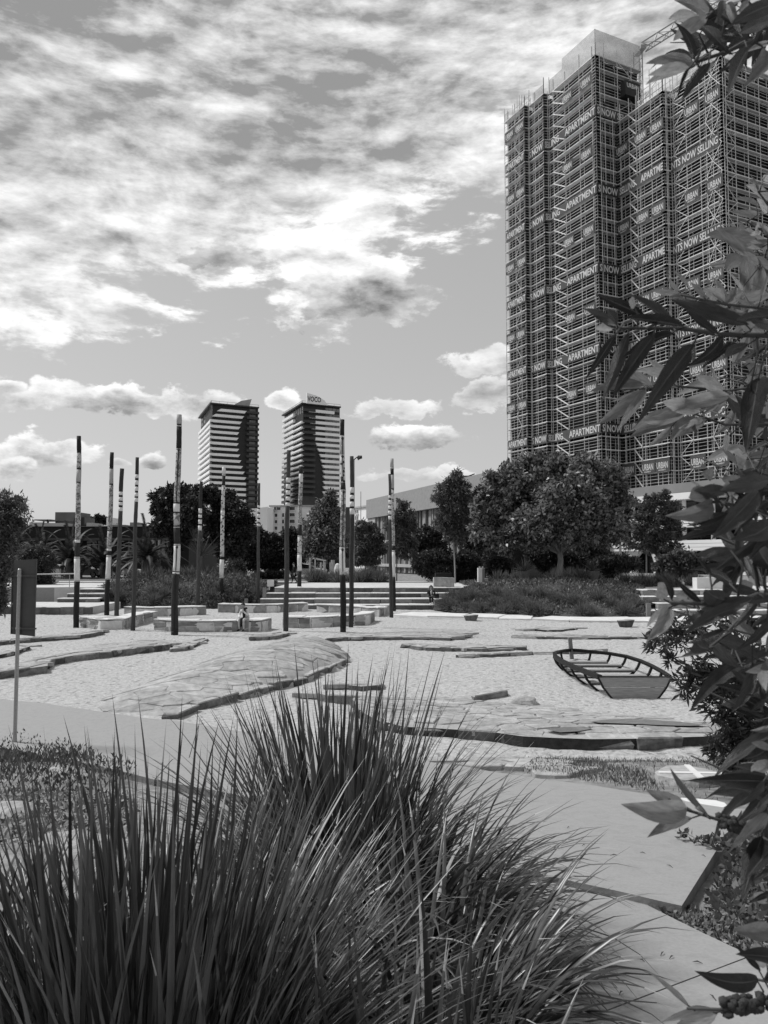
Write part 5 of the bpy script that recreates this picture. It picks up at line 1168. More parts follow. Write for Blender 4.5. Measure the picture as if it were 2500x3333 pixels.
# ------------------------------------------------------------------ palms, rosettes, tussocks
def frond(mb_q, p, az_, el0, L, n=16, lw=.75):
    d = Vector((math.cos(az_)*math.cos(el0), math.sin(az_)*math.cos(el0), math.sin(el0))); pos = Vector(p); pts = [pos.copy()]
    for i in range(n):
        d = (d + Vector((0,0,-.085 - .05*i/n))).normalized(); pos = pos + d*(L/n); pts.append(pos.copy())
    for i in range(1, n + 1):
        a, c = pts[i-1], pts[i]; dd = (c - a).normalized(); s = dd.cross(Vector((0,0,1))).normalized(); wl = lw * math.sin(min(1, i/n*1.25 + .12)*math.pi*.9)**.7
        for sg in (-1, 1):
            for q in (0, .5):
                b0 = a.lerp(c, q); tip = b0 + (s*sg*.8 + dd*.75 + Vector((0,0,-.28)))*wl; w_ = dd*.10
                mb_q.append([b0 - w_, b0 + w_, tip + w_*.3, tip - w_*.3])
        mb_q.append([a + s*.03, a - s*.03, c - s*.03, c + s*.03])
def palm(label, k, x, y, depth, L, h):
    c = aty(*px(k, x, y), depth); root = thing('date_palm', label, 'palm', (c.x, c.y, 1.3), 'palms before the dark building')
    mb = MB(); mb.tube([(c.x, c.y, 1.1), (c.x, c.y, c.z - .3), (c.x, c.y, c.z + .1)], [.5, .42, .3], 9); mb.build('trunk', 'bark', root)
    for i in range(34):
        q = []; frond(q, c, i*2.4 + random.uniform(-.2, .2), R(88 - 78*(i/34)**.8) , L*random.uniform(.85, 1.1), lw=.55); quads('frond', q, 'leaf_dark' if i % 3 else 'leaf_mid', root)
palm('feathery date palm left of the white-banded carved poles', 'L3', 755, 760, 84, 4.6, 3)
palm('feathery date palm between the white-banded pole and the crooked ringed pole', 'L3', 1130, 790, 86, 4.6, 3)
palm('large feathery date palm right of the slim ringed pole', 'L3', 1590, 730, 82, 5.0, 3)
palm('feathery date palm rising behind the round bush by the sign', 'L3', 430, 700, 92, 4.8, 3)
palm('half hidden date palm at the far end of the dark building', 'L3', 130, 690, 96, 4.8, 3)
def blades_at(c, n, L, w_, spread, stiff, jit=.05, seg=4):
    Q = []
    for i in range(n):
        a = random.uniform(0, 2*math.pi); le = abs(random.gauss(0, 1))*spread; le = min(le, 1.35); l = L*random.uniform(.6, 1.1); d = Vector((math.cos(a)*math.sin(le), math.sin(a)*math.sin(le), math.cos(le)))
        p = Vector(c) + Vector((math.cos(a), math.sin(a), 0))*random.uniform(0, jit); s = d.cross(Vector((random.uniform(-1,1), random.uniform(-1,1), .3))).normalized(); ww = w_*random.uniform(.7, 1.2)
        for j in range(seg):
            q = p + d*(l/seg); f0, f1 = 1 - (j/seg)**2*.9, 1 - ((j+1)/seg)**2*.98
            Q.append([p - s*ww*.5*f0, p + s*ww*.5*f0, q + s*ww*.5*f1, q - s*ww*.5*f1]); p = q; d = (d + Vector((0,0,-stiff))).normalized()
    return Q
def tuft(name, label, p, n, L, w_, spread, stiff, m_, cat, group=None, jit=.08):
    return quads(name, blades_at((0,0,0), n, L, w_, spread, stiff, jit), m_, None, label=label, cat=cat, group=group), p
def place(o_p): o, p = o_p; o.location = p; WL[o.name] = Vector(p); return o
for i in range(13):
    s, t = .27 + .05*i + random.uniform(-.02, .02), random.uniform(.6, .78)
    place(tuft('flax_plant', 'spiky strap-leaved plant on the crest of the bank behind the poles', on_bank(BL, min(s, .86), t), 70, random.uniform(.8, 1.35), .09, .75, .10, 'leaf_grey', 'plant', 'spiky plants on the bank behind the poles'))
for i in range(16):
    place(tuft('fine_tussock', 'fine dark tussock grass at the foot of the bank behind the poles', on_bank(BL, random.uniform(.0, 1), random.uniform(.04, .22)), 260, random.uniform(.7, 1.2), .03, .6, .22, 'tussock', 'grass clump', 'tussocks on the bank behind the poles'))
for i in range(42):
    s = i/42 + random.uniform(-.02, .02)
    place(tuft('fine_tussock', 'fine drooping tussock grass along the foot of the bank under the round-crowned tree', on_bank(BR, max(.08, min(.99, s)), random.uniform(.0, .26)), 420, random.uniform(.55, 1.05), .026, .75, .25, 'tussock' if i % 4 else 'tussock_pale', 'grass clump', 'tussocks along the bank under the round-crowned tree', .25))
for i in range(22):
    s = random.uniform(.3, 1.0)
    if .50 < s < .66: s += .17
    place(tuft('spiky_plant', 'spiky strap-leaved plant along the top of the bank under the round-crowned tree', on_bank(BR, s, random.uniform(.68, .85)), 60, random.uniform(.7, 1.3), .09, .7, .08, 'leaf_grey' if i % 3 else 'tussock_pale', 'plant', 'spiky plants on the bank under the round-crowned tree'))
for i in range(30):
    x = random.uniform(430, 870) if i % 2 else random.uniform(990, 1330); p = aty(*px('L5', x, 1145), 68.5 + random.uniform(-.2, 1.5)); p.z = 1.35
    place(tuft('border_grass', 'arching grass clump bordering the promenade', p, 200, random.uniform(.9, 1.7), .05, .6, .16, 'tussock_pale' if i % 3 else 'tussock', 'grass clump', 'grass clumps bordering the promenade', .3))
for i in range(18):
    p = aty(*px('N3', random.uniform(100, 1200), 1150), 57 + random.uniform(0, 4)); p.z = 1.4
    place(tuft('border_grass', 'upright grass clump above the steps beyond the boat', p, 160, random.uniform(.8, 1.4), .05, .45, .10, 'tussock_pale', 'grass clump', 'grass clumps above the steps beyond the boat', .3))
# ------------------------------------------------------------------ people
def figure(label, J, E, loc, yaw, mats_, hair=True, hat=None, scale=1.0):
    """J: joints {name: (x,y,z,r)}, E: (a, b, material index). Body grown with a Skin modifier as one surface."""
    names = list(J); me = bpy.data.meshes.new('person'); me.from_pydata([J[n][:3] for n in names], [(names.index(a), names.index(c)) for a, c, _ in E], [])
    o = bpy.data.objects.new('person', me); COL.objects.link(o); sk = o.modifiers.new('s', 'SKIN'); o.modifiers.new('d', 'SUBSURF').levels = 1
    for v, n in zip(me.skin_vertices[0].data, names): r = J[n][3]; v.radius = (r, r) if not isinstance(r, tuple) else r; v.use_root = n == 'pelvis'
    bpy.context.view_layer.update(); m2 = bpy.data.meshes.new_from_object(o.evaluated_get(bpy.context.evaluated_depsgraph_get())); bpy.data.objects.remove(o); bpy.data.meshes.remove(me)
    for m_ in mats_: m2.materials.append(MATS[m_])
    segs = [(Vector(J[a][:3]), Vector(J[c][:3]), mi) for a, c, mi in E]
    for p in m2.polygons:
        best = 9; c = p.center
        for a, d, mi in segs:
            t = max(0, min(1, (c-a).dot(d-a)/max(1e-6, (d-a).length_squared))); q = (a.lerp(d, t) - c).length
            if q < best: best = q; p.material_index = mi
        p.use_smooth = True
    m2.name = 'person'; root = link('person', m2, None, Vector(loc), label, 'person'); root.rotation_euler[2] = yaw; root.scale = (scale,)*3
    h = Vector(J['head'][:3]); bm = bmesh.new(); bmesh.ops.create_uvsphere(bm, u_segments=12, v_segments=8, radius=.118)
    vs_ = [(h.x + v.co.x*.86, h.y + .022 + v.co.y*.98, h.z + .045 + v.co.z*(1.0 if v.co.z > 0 else .8)) for v in bm.verts if True]; bm.verts.index_update()
    fs_ = [tuple(v.index for v in f.verts) for f in bm.faces if f.calc_center_median().y > -.05 or f.calc_center_median().z > .05]; bm.free()
    def child(nm, m_, V_, Fs):
        m3 = bpy.data.meshes.new(nm); m3.from_pydata(V_, [], Fs); m3.materials.append(MATS[m_]); m3.polygons.foreach_set('use_smooth', [True]*len(Fs)); q = bpy.data.objects.new(nm, m3); COL.objects.link(q); q.parent = root; return q
    child('hair', 'hair', vs_, fs_)
    mb = MB()   # face: brow, nose, mouth, ears
    for sx in (-1, 1): mb.box((h.x + sx*.034, h.y - .098, h.z + .012), (.024, .012, .010), 0, 1); mb.box((h.x + sx*.098, h.y, h.z), (.02, .045, .06), 0, 0)
    mb.add([(h.x-.016,h.y-.095,h.z-.03),(h.x+.016,h.y-.095,h.z-.03),(h.x,h.y-.13,h.z-.03),(h.x,h.y-.098,h.z+.02)], [(0,1,2),(0,2,3),(2,1,3)], 0); mb.box((h.x, h.y - .096, h.z - .055), (.045, .012, .010), 0, 1)
    m3 = bpy.data.meshes.new('face'); m3.from_pydata(mb.v, [], mb.f); m3.materials.append(MATS['skin']); m3.materials.append(MATS['hair']); m3.polygons.foreach_set('material_index', mb.m); q = bpy.data.objects.new('face', m3); COL.objects.link(q); q.parent = root
    return root, child
def hand(J, E, s, w_, d, up, mi):
    """palm and five fingers beyond wrist w_ in direction d"""
    W = Vector(J[w_][:3]); d = Vector(d).normalized(); up = Vector(up).normalized(); sd_ = d.cross(up).normalized(); J['palm'+s] = (*(W + d*.06), .030); E.append((w_, 'palm'+s, mi))
    for i, (off, L) in enumerate(((-.03,.065),(-.01,.08),(.01,.085),(.03,.07))):
        a, c = W + d*.10 + sd_*off, W + d*(.10 + L*.6) + sd_*off*1.2 - up*.015; J[f'f{i}a{s}'] = (*a, .010); J[f'f{i}b{s}'] = (*(c - up*.02 + d*.02), .008); E.append(('palm'+s, f'f{i}a{s}', mi)); E.append((f'f{i}a{s}', f'f{i}b{s}', mi))
    a = W + d*.05 + sd_*.045; J['th'+s] = (*a, .011); J['tt'+s] = (*(a + d*.05 + sd_*.012), .009); E += [('palm'+s, 'th'+s, mi), ('th'+s, 'tt'+s, mi)]
SK, TOP, BOT, SHOE = 0, 1, 2, 3
def torso(J, E, px_, lean=0.0, head=(0, 0)):
    x, y, z = px_; sy = -math.sin(lean); cz = math.cos(lean)
    P_ = lambda h: (x, y + sy*h, z + cz*h)
    J['pelvis'] = (x, y, z, (.155, .125)); J['waist'] = (*P_(.17), (.135, .11)); J['chest'] = (*P_(.36), (.17, .125)); J['neckb'] = (*P_(.50), .075); J['neck'] = (P_(.56)[0], P_(.56)[1] - .01, P_(.56)[2], .055)
    J['head'] = (P_(.66)[0] + head[0], P_(.66)[1] - .03 + head[1], P_(.66)[2] + .02, (.085, .10)); J['crown'] = (J['head'][0], J['head'][1] + .01, J['head'][2] + .09, .075)
    E += [('pelvis','waist',TOP), ('waist','chest',TOP), ('chest','neckb',TOP), ('neckb','neck',SK), ('neck','head',SK), ('head','crown',SK)]
    for s, sg in (('L', 1), ('R', -1)): q = P_(.44); J['sh'+s] = (q[0] + sg*.185, q[1], q[2], .066); E.append(('chest', 'sh'+s, TOP))
def limb(J, E, s, a, pts, mi, last=None):
    p = a
    for nm, co, r, m_ in pts: J[nm+s] = (*co, r); E.append((p, nm+s, m_)); p = nm+s
# person seated on the long wall, hand at the chin
J, E = {}, []; torso(J, E, (0, 0, .62), R(24), (0, -.04))
for s, sg in (('L', 1), ('R', -1)):
    limb(J, E, s, 'pelvis', [('hip', (sg*.10, -.03, .60), .095, BOT), ('knee', (sg*.14, -.47, .60), .068, BOT), ('calf', (sg*.13, -.47, .38), .058, BOT), ('ank', (sg*.13, -.44, .10), .042, BOT), ('toe', (sg*.14, -.62, .05), .038, SHOE)], BOT)
limb(J, E, 'L', 'shL', [('elb', (.26, -.30, .80), .050, TOP), ('wr', (.10, -.44, .98), .036, TOP)], TOP); hand(J, E, 'L', 'wrL', (-.5, .1, .9), (0, -1, 0), SK)
limb(J, E, 'R', 'shR', [('elb', (-.27, -.22, .78), .050, TOP), ('wr', (-.12, -.46, .70), .036, TOP)], TOP); hand(J, E, 'R', 'wrR', (.7, -.6, -.1), (0, 0, 1), SK)
p = atz(*px('K1', 1473, 1484)); fig, child = figure('seated person in white jacket and dark scarf resting chin on hand', J, E, (p.x, p.y + .24, .0), R(-22), ['skin', 'cloth_white', 'cloth_pale', 'cloth_black'])
mb = MB(); mb.tube([(.05,-.26,1.12),(.06,-.32,.98),(.05,-.30,.82),(.04,-.32,.66)], [.06,.075,.07,.05], 8); mb.tube([(-.09,-.22,1.10),(0,-.30,1.08),(.09,-.22,1.10),(.08,-.12,1.12),(-.08,-.12,1.12),(-.09,-.22,1.10)], .05, 6); child('scarf', 'cloth_black', mb.v, mb.f)
mb = MB(); mb.box((.0, -.36, .46), (.12, .2, .42), .2); child('bag', 'cloth_black', mb.v, mb.f)
# woman seated on the steps
J, E = {}, []; torso(J, E, (0, 0, .50), R(8), (0, -.02))
limb(J, E, 'L', 'pelvis', [('hip', (.10, -.03, .48), .10, BOT), ('knee', (.08, -.47, .53), .075, BOT), ('ank', (.02, -.50, .12), .045, BOT), ('toe', (.02, -.66, .06), .038, SHOE)], BOT)
limb(J, E, 'R', 'pelvis', [('hip', (-.10, -.03, .48), .10, BOT), ('knee', (-.12, -.46, .50), .075, BOT), ('ank', (-.10, -.44, .08), .045, BOT), ('toe', (-.11, -.60, .04), .038, SHOE)], BOT)
limb(J, E, 'L', 'shL', [('elb', (.28, -.12, .70), .055, TOP), ('wr', (.10, -.32, .62), .038, TOP)], TOP); hand(J, E, 'L', 'wrL', (-.8, -.5, 0), (0, 0, 1), SK)
limb(J, E, 'R', 'shR', [('elb', (-.26, -.22, .74), .055, TOP), ('wr', (-.06, -.30, .98), .038, TOP)], TOP); hand(J, E, 'R', 'wrR', (.35, .05, .95), (0, -1, 0), SK)
p = aty(*px('L6', 460, 1400), 54.2); fig, child = figure('seated woman in black coat with long fair hair on the sitting steps', J, E, (p.x, ST0 + SRUN*.52, SDZ*1.0), R(4), ['skin', 'cloth_black', 'cloth_black', 'cloth_white'])
mb = MB(); h = J['head']; mb.tube([(h[0]-.10, h[1]+.02, h[2]+.08), (h[0]-.13, h[1]+.03, h[2]-.12), (h[0]-.12, h[1]+.0, h[2]-.30)], [.05,.06,.03], 7); mb.tube([(h[0]+.10, h[1]+.02, h[2]+.08), (h[0]+.13, h[1]+.03, h[2]-.12), (h[0]+.12, h[1]+.0, h[2]-.30)], [.05,.06,.03], 7); child('long_hair', 'wood_post', mb.v, mb.f)
mb = MB(); mb.tube([(.0,-.15,.98),(.01,-.2,.82),(.0,-.22,.66)], [.07,.08,.06], 7); child('blouse', 'cloth_pale', mb.v, mb.f)
p = aty(*px('L6', 520, 1345), 54.8); mb = MB(); mb.box((p.x, ST0 + SRUN + .45, SDZ*2 + .15), (.34, .22, .30)); mb.tube([(p.x-.1, ST0+SRUN+.45, SDZ*2+.3),(p.x-.06, ST0+SRUN+.45, SDZ*2+.44),(p.x+.06, ST0+SRUN+.45, SDZ*2+.44),(p.x+.1, ST0+SRUN+.45, SDZ*2+.3)], .015, 5); mb.build('handbag', 'cloth_black', origin=(p.x, ST0 + SRUN + .45, SDZ*2), label='black bag on the step beside the seated woman', cat='bag')
p = aty(*px('L6', 495, 1385), 54.2); mb = MB(); mb.tube([(p.x, ST0+.5, SDZ+.0),(p.x, ST0+.5, SDZ+.16),(p.x, ST0+.5, SDZ+.165)], [.035,.045,.046], 10); mb.build('paper_cup', 'cloth_white', origin=(p.x, ST0+.5, SDZ), label='white paper cup on the step by the seated woman', cat='cup')
# walkers on the promenade and road
def walker(label, k, x, ybot, depth, mats_, yaw, z=1.41, stride=.22, scale=1.0):
    J, E = {}, []; torso(J, E, (0, 0, .93), R(3))
    for s, sg, f in (('L', 1, 1), ('R', -1, -1)):
        limb(J, E, s, 'pelvis', [('hip', (sg*.10, 0, .88), .095, BOT), ('knee', (sg*.10, -f*stride*.45 - .04, .50), .066, BOT), ('ank', (sg*.09, -f*stride + (.06 if f < 0 else 0), .09), .042, BOT), ('toe', (sg*.10, -f*stride - .15, .04), .038, SHOE)], BOT)
        limb(J, E, s, 'sh'+s, [('elb', (sg*.25, f*.10, 1.10), .046, TOP), ('wr', (sg*.24, f*.10 - .12, .88), .034, TOP)], TOP); hand(J, E, s, 'wr'+s, (0, -.3, -1), (0, -1, .3), SK)
    p = aty(*px(k, x, ybot), depth); return figure(label, J, E, (p.x, depth, z), yaw, mats_, scale=scale)
walker('person in dark coat walking on the promenade behind the spotted pole', 'L5', 358, 1100, 66.0, ['skin', 'cloth_black', 'cloth_black', 'cloth_black'], R(-70))
walker('person with black top and pale shorts walking past the crooked ringed pole', 'L3', 1235, 1030, 66.5, ['skin', 'cloth_black', 'cloth_mid', 'cloth_white'], R(60))
walker('person in dark vest standing beyond the handrail by the parked cars', 'L3', 672, 960, 80, ['skin', 'cloth_black', 'cloth_mid', 'cloth_black'], R(20), 1.40, .08)
walker('small child in pale clothes on the road beyond the ringed poles', 'L3', 1333, 975, 79, ['skin', 'cloth_pale', 'cloth_pale', 'cloth_white'], R(-40), 1.40, .12, .62)

# ------------------------------------------------------------------ parked cars
def car(label, k, x, depth, m_, yaw=0.0):
    c = aty(*px(k, x, 950), depth); root = thing('parked_car', label, 'car', (c.x, depth, 1.36), 'cars parked by the dark building'); z0 = 1.36
    def ext(prof, w_, nm, m2, par, y0=0.0, inset=0.0):
        mb = MB(); n = len(prof); mb.add([(c.x + a, depth - w_ + y0, z0 + z) for a, z in prof] + [(c.x + a, depth + w_ + y0, z0 + z) for a, z in prof], [tuple(range(n)), tuple(reversed(range(n, 2*n)))] + [((i+1)%n, i, n+i, n+(i+1)%n) for i in range(n)]); return mb.build(nm, m2, par)
    body = ext([(-2.15,.30),(2.15,.30),(2.2,.55),(2.1,.85),(1.2,.98),(-1.5,.98),(-2.1,.92),(-2.2,.6)], .88, 'body', m_, root)
    cab = ext([(-1.7,.98),(1.15,.98),(.55,1.42),(-.2,1.5),(-1.1,1.46)], .76, 'cabin', 'glass_dark', root); ext([(-1.15,1.455),(.5,1.42),(-.2,1.53),(-.6,1.53)], .74, 'roof', m_, root)
    for a in (-1.35, 1.4):
        for s in (-1, 1):
            mb = MB(); mb.tube([(c.x+a, depth+s*.92, z0+.33),(c.x+a, depth+s*.72, z0+.33)], .33, 14); w_ = mb.build('wheel', 'rubber', root); mb = MB(); mb.tube([(c.x+a, depth+s*.935, z0+.33),(c.x+a, depth+s*.90, z0+.33)], .2, 10); mb.build('rim', 'steel_galv', w_)
    for s in (-1, 1): mb = MB(); mb.box((c.x+2.13, depth+s*.62, z0+.68), (.12, .3, .14)); mb.build('headlight', 'letter', root)
    return root
car('white car parked behind the round bush', 'L3', 600, 88, 'car_white'); car('grey car parked behind the notched black-topped pole', 'L3', 905, 88, 'car_grey'); car('white car parked behind the slim ringed pole', 'L3', 1320, 89, 'car_white')
car('white car parked behind the grass border by the conical tree', 'L5', 480, 90, 'car_white')

# ------------------------------------------------------------------ sign, box, pillar, pots, lamps
base_ = onT(47, 2448); dpt = base_.y; tpp = aty(64, 1853, dpt); root = thing('metal_sign', 'dark back of a rectangular sign clamped to a leaning galvanised post', 'sign', base_)
mb = MB(); mb.tube([base_ - Vector((0,0,.2)), tpp, tpp + Vector((0,0,.012))], [.036,.036,.022], 14); mb.build('post', 'steel_galv', root, smooth=False)
q = [aty(*px('K1', x, y), dpt + .06) for x, y in ((76,1058),(222,1050),(208,1514),(68,1500))]; mb = MB(); o = Vector((.0, .012, 0)); mb.hexa([q[3], q[2], q[2]+o, q[3]+o, q[0], q[1], q[1]+o, q[0]+o]); mb.build('plate', 'sign_back', root)
for i, j in ((0,3),(1,2)): mb = MB(); mb.bar(q[i] - Vector((0,.008,0)), q[j] - Vector((0,.008,0)), .012, .03, up=(0,1,0)); mb.build('plate_flange', 'sign_back', root)
for y in (1150, 1466):
    a, c = aty(*px('K1', 72, y), dpt + .02), aty(*px('K1', 218, y + 2), dpt + .02); mb = MB(); mb.bar(a, c, .03, .03); mb.build('bracket', 'sign_back', root)
    mb = MB(); m_ = base_.lerp(tpp, (aty(*px('K1', 110, y), dpt).z - base_.z)/(tpp.z - base_.z)); mb.tube([m_ - Vector((0,0,.02)), m_ + Vector((0,0,.02))], .044, 14); mb.build('clamp', 'steel_galv', root)
a, c = aty(*px('L6', 492, 1240), 57.4), aty(*px('L6', 690, 1240), 57.4); zb, zt, zl = a.z, aty(*px('L6', 590, 1148), 57.4).z, aty(*px('L6', 590, 1104), 57.4).z
root = thing('stone_bin', 'pale stone box with a dark metal lid at the top of the main steps', 'bin', ((a.x+c.x)/2, 57.8, zb)); mb = MB(); mb.hexa([(a.x,57.5,1.3),(c.x,57.4,1.3),(c.x,58.6,1.3),(a.x,58.6,1.3),(a.x,57.5,zt+.05),(c.x,57.4,zt-.02),(c.x,58.6,zt),(a.x,58.6,zt)]); mb.build('stone_base', 'stone', root)
mb = MB(); mb.box(((a.x+c.x)/2, 58.4, (zt+zl)/2), (c.x-a.x-.3, .7, zl-zt)); mb.build('lid', 'steel_dark', root)
a, c = aty(*px('L6', 925, 1245), 57.2), aty(*px('L6', 990, 1245), 57.2); zt = aty(*px('L6', 950, 1052), 57.2).z
root = thing('stone_pillar', 'upright pale stone pillar with a dark timber side near the bank under the round-crowned tree', 'pillar', ((a.x+c.x)/2, 57.4, 1.35)); w_ = (c.x-a.x); mb = MB(); mb.box((a.x+w_*.3, 57.4, (zt+1.2)/2), (w_*.6, .55, zt-1.2)); mb.build('stone_shaft', 'tread', root); mb = MB(); mb.box((a.x+w_*.81, 57.5, (zt+1.1)/2), (w_*.38, .5, zt-1.3)); mb.build('timber_side', 'wood_post', root)
mb = MB(); mb.tube([(a.x+w_*.3, 57.4, zt),(a.x+w_*.3, 57.4, zt+.12)], .07, 8); mb.tube([(a.x+w_*.75, 57.4, zt-.1),(a.x+w_*.75, 57.4, zt+.12)], .06, 8); mb.build('cap_fittings', 'steel_galv', root)
def planter(label, k, x, yb, depth):
    p = aty(*px(k, x, yb), depth); root = thing('stone_planter', label, 'planter', p); mb = MB(); mb.box((p.x, p.y, p.z + .03), (.95, .95, .12)); mb.tube([p, p + Vector((0,0,.12)), p + Vector((0,0,.72)), p + Vector((0,0,.75))], [.34,.36,.50,.50], 12); mb.build('pot', 'pot', root)
    quads('foliage', blades_at(p + Vector((0,0,.7)), 60, 1.1, .09, .6, .08), 'leaf_grey', root)
planter('dark square pot with spiky leaves left of the pale forked trunk', 'L6', 1375, 1185, 57.6); planter('dark square pot with spiky leaves right of the pale forked trunk', 'L7', 695, 1180, 57.6)
def lamp(label, k, x, yt, depth, r, head=True):
    p = aty(*px(k, x, yt), depth); root = thing('lamp_post', label, 'lamp post', (p.x, depth, 1.3)); mb = MB(); mb.tube([(p.x, depth, 1.2), (p.x, depth, p.z)], [r, r*.7], 8); mb.build('post', 'steel_galv', root)
    if head: mb = MB(); mb.tube([(p.x, depth, p.z), (p.x+.3, depth, p.z+.25), (p.x+.6, depth, p.z+.2)], .05, 6); mb.tube([(p.x+.35, depth, p.z+.32), (p.x+.6, depth, p.z+.18), (p.x+.62, depth, p.z+.1)], [.12,.3,.2], 10); mb.build('lamp_head', 'steel_dark', root)
lamp('tall slender lamp post with a small dark head beside the timber pole', 'K2', 648, 455, 73, .12); lamp('thin mast rising behind the small white flats', 'L5', 1077, 165, 160, .1, False)
lamp('pale post standing before the dark building', 'L4', 393, 690, 88, .2, False); lamp('short dark lamp post between the date palms', 'L3', 1110, 535, 90, .12); lamp('slim pale post in front of the white podium', 'N3', 60, 612, 76, .16, False)
for x, y0, y1, r in ((530,880,1030,.1),(648,930,1030,.12),(685,930,1030,.14),(752,930,1035,.12),(775,905,1035,.2)):
    p = aty(*px('L5', x, y0), 72); mb = MB(); mb.tube([(p.x, 72, 1.2), (p.x, 72, p.z)], [r, r*.9], 9); mb.build('timber_bollard', 'pole_pale', origin=(p.x, 72, 1.3), label='pale timber post under the conical tree', cat='post', group='pale posts under the conical tree')
p = aty(*px('L5', 825, 940), 71); root = thing('leaf_shaped_stone', 'pale upright leaf-shaped marker stone under the conical tree', 'marker', (p.x, 71, 1.3)); mb = MB(); mb.tube([(p.x,71,1.2),(p.x,71,1.9),(p.x+.02,71,p.z-.5),(p.x,71,p.z-.1),(p.x,71,p.z)], [.36,.36,.34,.2,.05], 10); mb.build('stone_body', 'tread', root)
a, c = aty(*px('L5', 560, 885), 71), aty(*px('L5', 700, 912), 71); mb = MB(); mb.bar(a, c, .1, .12); mb.bar((a.x+.2, 71, 1.2), (a.x+.2, 71, a.z), .1); mb.bar((c.x-.2, 71, 1.2), (c.x-.2, 71, c.z), .1); mb.build('shade_rail', 'tread', origin=(a.x, 71, 1.3), label='pale sloping rail on two posts under the conical tree', cat='rail')
p = aty(*px('L5', 88, 1250), 57.5); zt = aty(*px('L5', 95, 1125), 57.5).z; root = thing('stake_sign', 'small pale stake sign left of the main steps', 'sign', (p.x, 57.5, 1.35)); mb = MB(); mb.box((p.x, 57.5, (zt+1.2)/2), (.07, .05, zt-1.2)); mb.build('stake', 'tread', root); mb = MB(); mb.box((p.x+.1, 57.46, zt-.2), (.5, .03, .5), .2); mb.build('board', 'tread', root)
# ------------------------------------------------------------------ foreground strap-leaf clumps
def blade_pts(lean, bend, L=1.0, seg=9, curl=1.0):
    a = lean; p = Vector((0,0,0)); P_ = [(p.copy(), a)]
    for i in range(seg):
        a += bend/seg * (0.3 + 1.4*(i/seg)**curl); p = p + Vector((math.sin(a), 0, math.cos(a)))*(L/seg); P_.append((p.copy(), a))
    return P_
def blade_geo(lean, bend, w_=.013, seg=9, side=0.0, tipcut=.0):
    P_ = blade_pts(lean, bend, 1.0, seg); V_, Fs = [], []
    for i, (p, a) in enumerate(P_):
        t = i/seg; ww = w_*(.75 + .5*t if t < .4 else .95*(1 - ((t-.4)/.6)**2.2) + .02)*(1 if t < 1 else tipcut + .05); nrm = Vector((math.cos(a), 0, -math.sin(a)))
        y = side*t*t; V_ += [(p.x, y - ww*.5, p.z), (p.x - nrm.x*ww*.22, y, p.z - nrm.z*ww*.22), (p.x, y + ww*.5, p.z)]
        if i: o = i*3; Fs += [(o-3, o-2, o+1, o), (o-2, o-1, o+2, o+1)]
    return np.array(V_, dtype=np.float32), Fs
def clump(label, c, rad, n, Lr, profile, n_obj=180, wid=.016, dry=.04, dirbias=None):
    """profile(u) -> (lean, bend): u in 0..1 random, 0 = inner upright, 1 = outer arching"""
    cx, cy = c; cz = T(cx, cy); root = thing('strap_leaf_clump', label, 'grass clump', (cx, cy, cz), 'strap-leaved clumps in the foreground')
    var = []
    for i in range(26):
        u = i/25; le, be_ = profile(u); g, Fs = blade_geo(le, be_, wid/max(.6, .5*(Lr[0]+Lr[1])), 9, random.uniform(-.07, .07), random.choice((0, 0, .5))); me = bpy.data.meshes.new('blade'); me.from_pydata([tuple(p) for p in g], [], Fs); me.materials.append(MATS['blade_obj']); me.materials.append(MATS['blade_dry']); me.polygons.foreach_set('use_smooth', [True]*len(Fs)); me.polygons.foreach_set('material_index', [1 if (i % 3 == 0 and q >= len(Fs) - 2) else 0 for q in range(len(Fs))]); var.append((me, g))
    dryv = []
    for me, g in var[8::6]:
        m2 = me.copy(); m2.materials[0] = MATS['blade_dry']; dryv.append((m2, g))
    VV, FF = [], []; F0 = np.array(Fs)
    items = []
    for i in range(n):
        u = random.random()**.85; az_ = random.uniform(0, 2*math.pi)
        if dirbias and random.random() < dirbias[1]: az_ = dirbias[0] + random.gauss(0, .7)
        items.append((u, az_, random.uniform(*Lr)*(1.08 - .25*u)))
    for i, (u, az_, L) in enumerate(items):
        rr = rad*math.sqrt(random.random()); a2 = az_ + random.gauss(0, .5); x, y = cx + rr*math.cos(a2), cy + rr*math.sin(a2)
        M = Matrix.Translation((x, y, T(x, y) - .03)) @ Matrix.Rotation(az_, 4, 'Z') @ Matrix.Rotation(random.gauss(0, .10), 4, 'X') @ Matrix.Scale(L, 4)
        vi = min(25, max(0, int(u*25 + random.gauss(0, 1.5)))); me, g = var[vi]
        if i < n_obj:
            if random.random() < dry: me, g = random.choice(dryv)
            inst('blade', me, root, M)
        else:
            m3 = np.array(M.to_3x3()); VV.append(g @ m3.T + np.array(M.translation)); FF.append(F0 + len(g)*(len(FF)))
    if VV:
        mb = MB(); mb.v = [tuple(p) for p in np.concatenate(VV)]; mb.f = [tuple(f) for f in np.concatenate(FF)]; mb.m = [0]*len(mb.f)
        mb.build('foliage', 'blade', root, smooth=True, kind='stuff')
    return root
upr = lambda u: (R(1 + 44*u**1.25), R(4 + 34*u)); arch = lambda u: (R(4 + 40*u), R(12 + 85*u**1.5)); drp = lambda u: (R(10 + 42*u), R(45 + 95*u))
clump('largest upright strap-leaved clump, below the succulents', (-.58, 1.95), .26, 1700, (.60, 1.16), lambda u: (R(1 + 48*u**1.2), R(6 + 55*u**1.4)), 295, .0108, .06, (R(0), .12))
clump('tall strap-leaved clump with stiff dark spikes in front of the domed mound', (-.24, 3.95), .28, 900, (.75, 1.36), lambda u: (R(2 + 42*u), R(3 + 95*u**2)), 290, .0135, .07, (R(-30), .15))
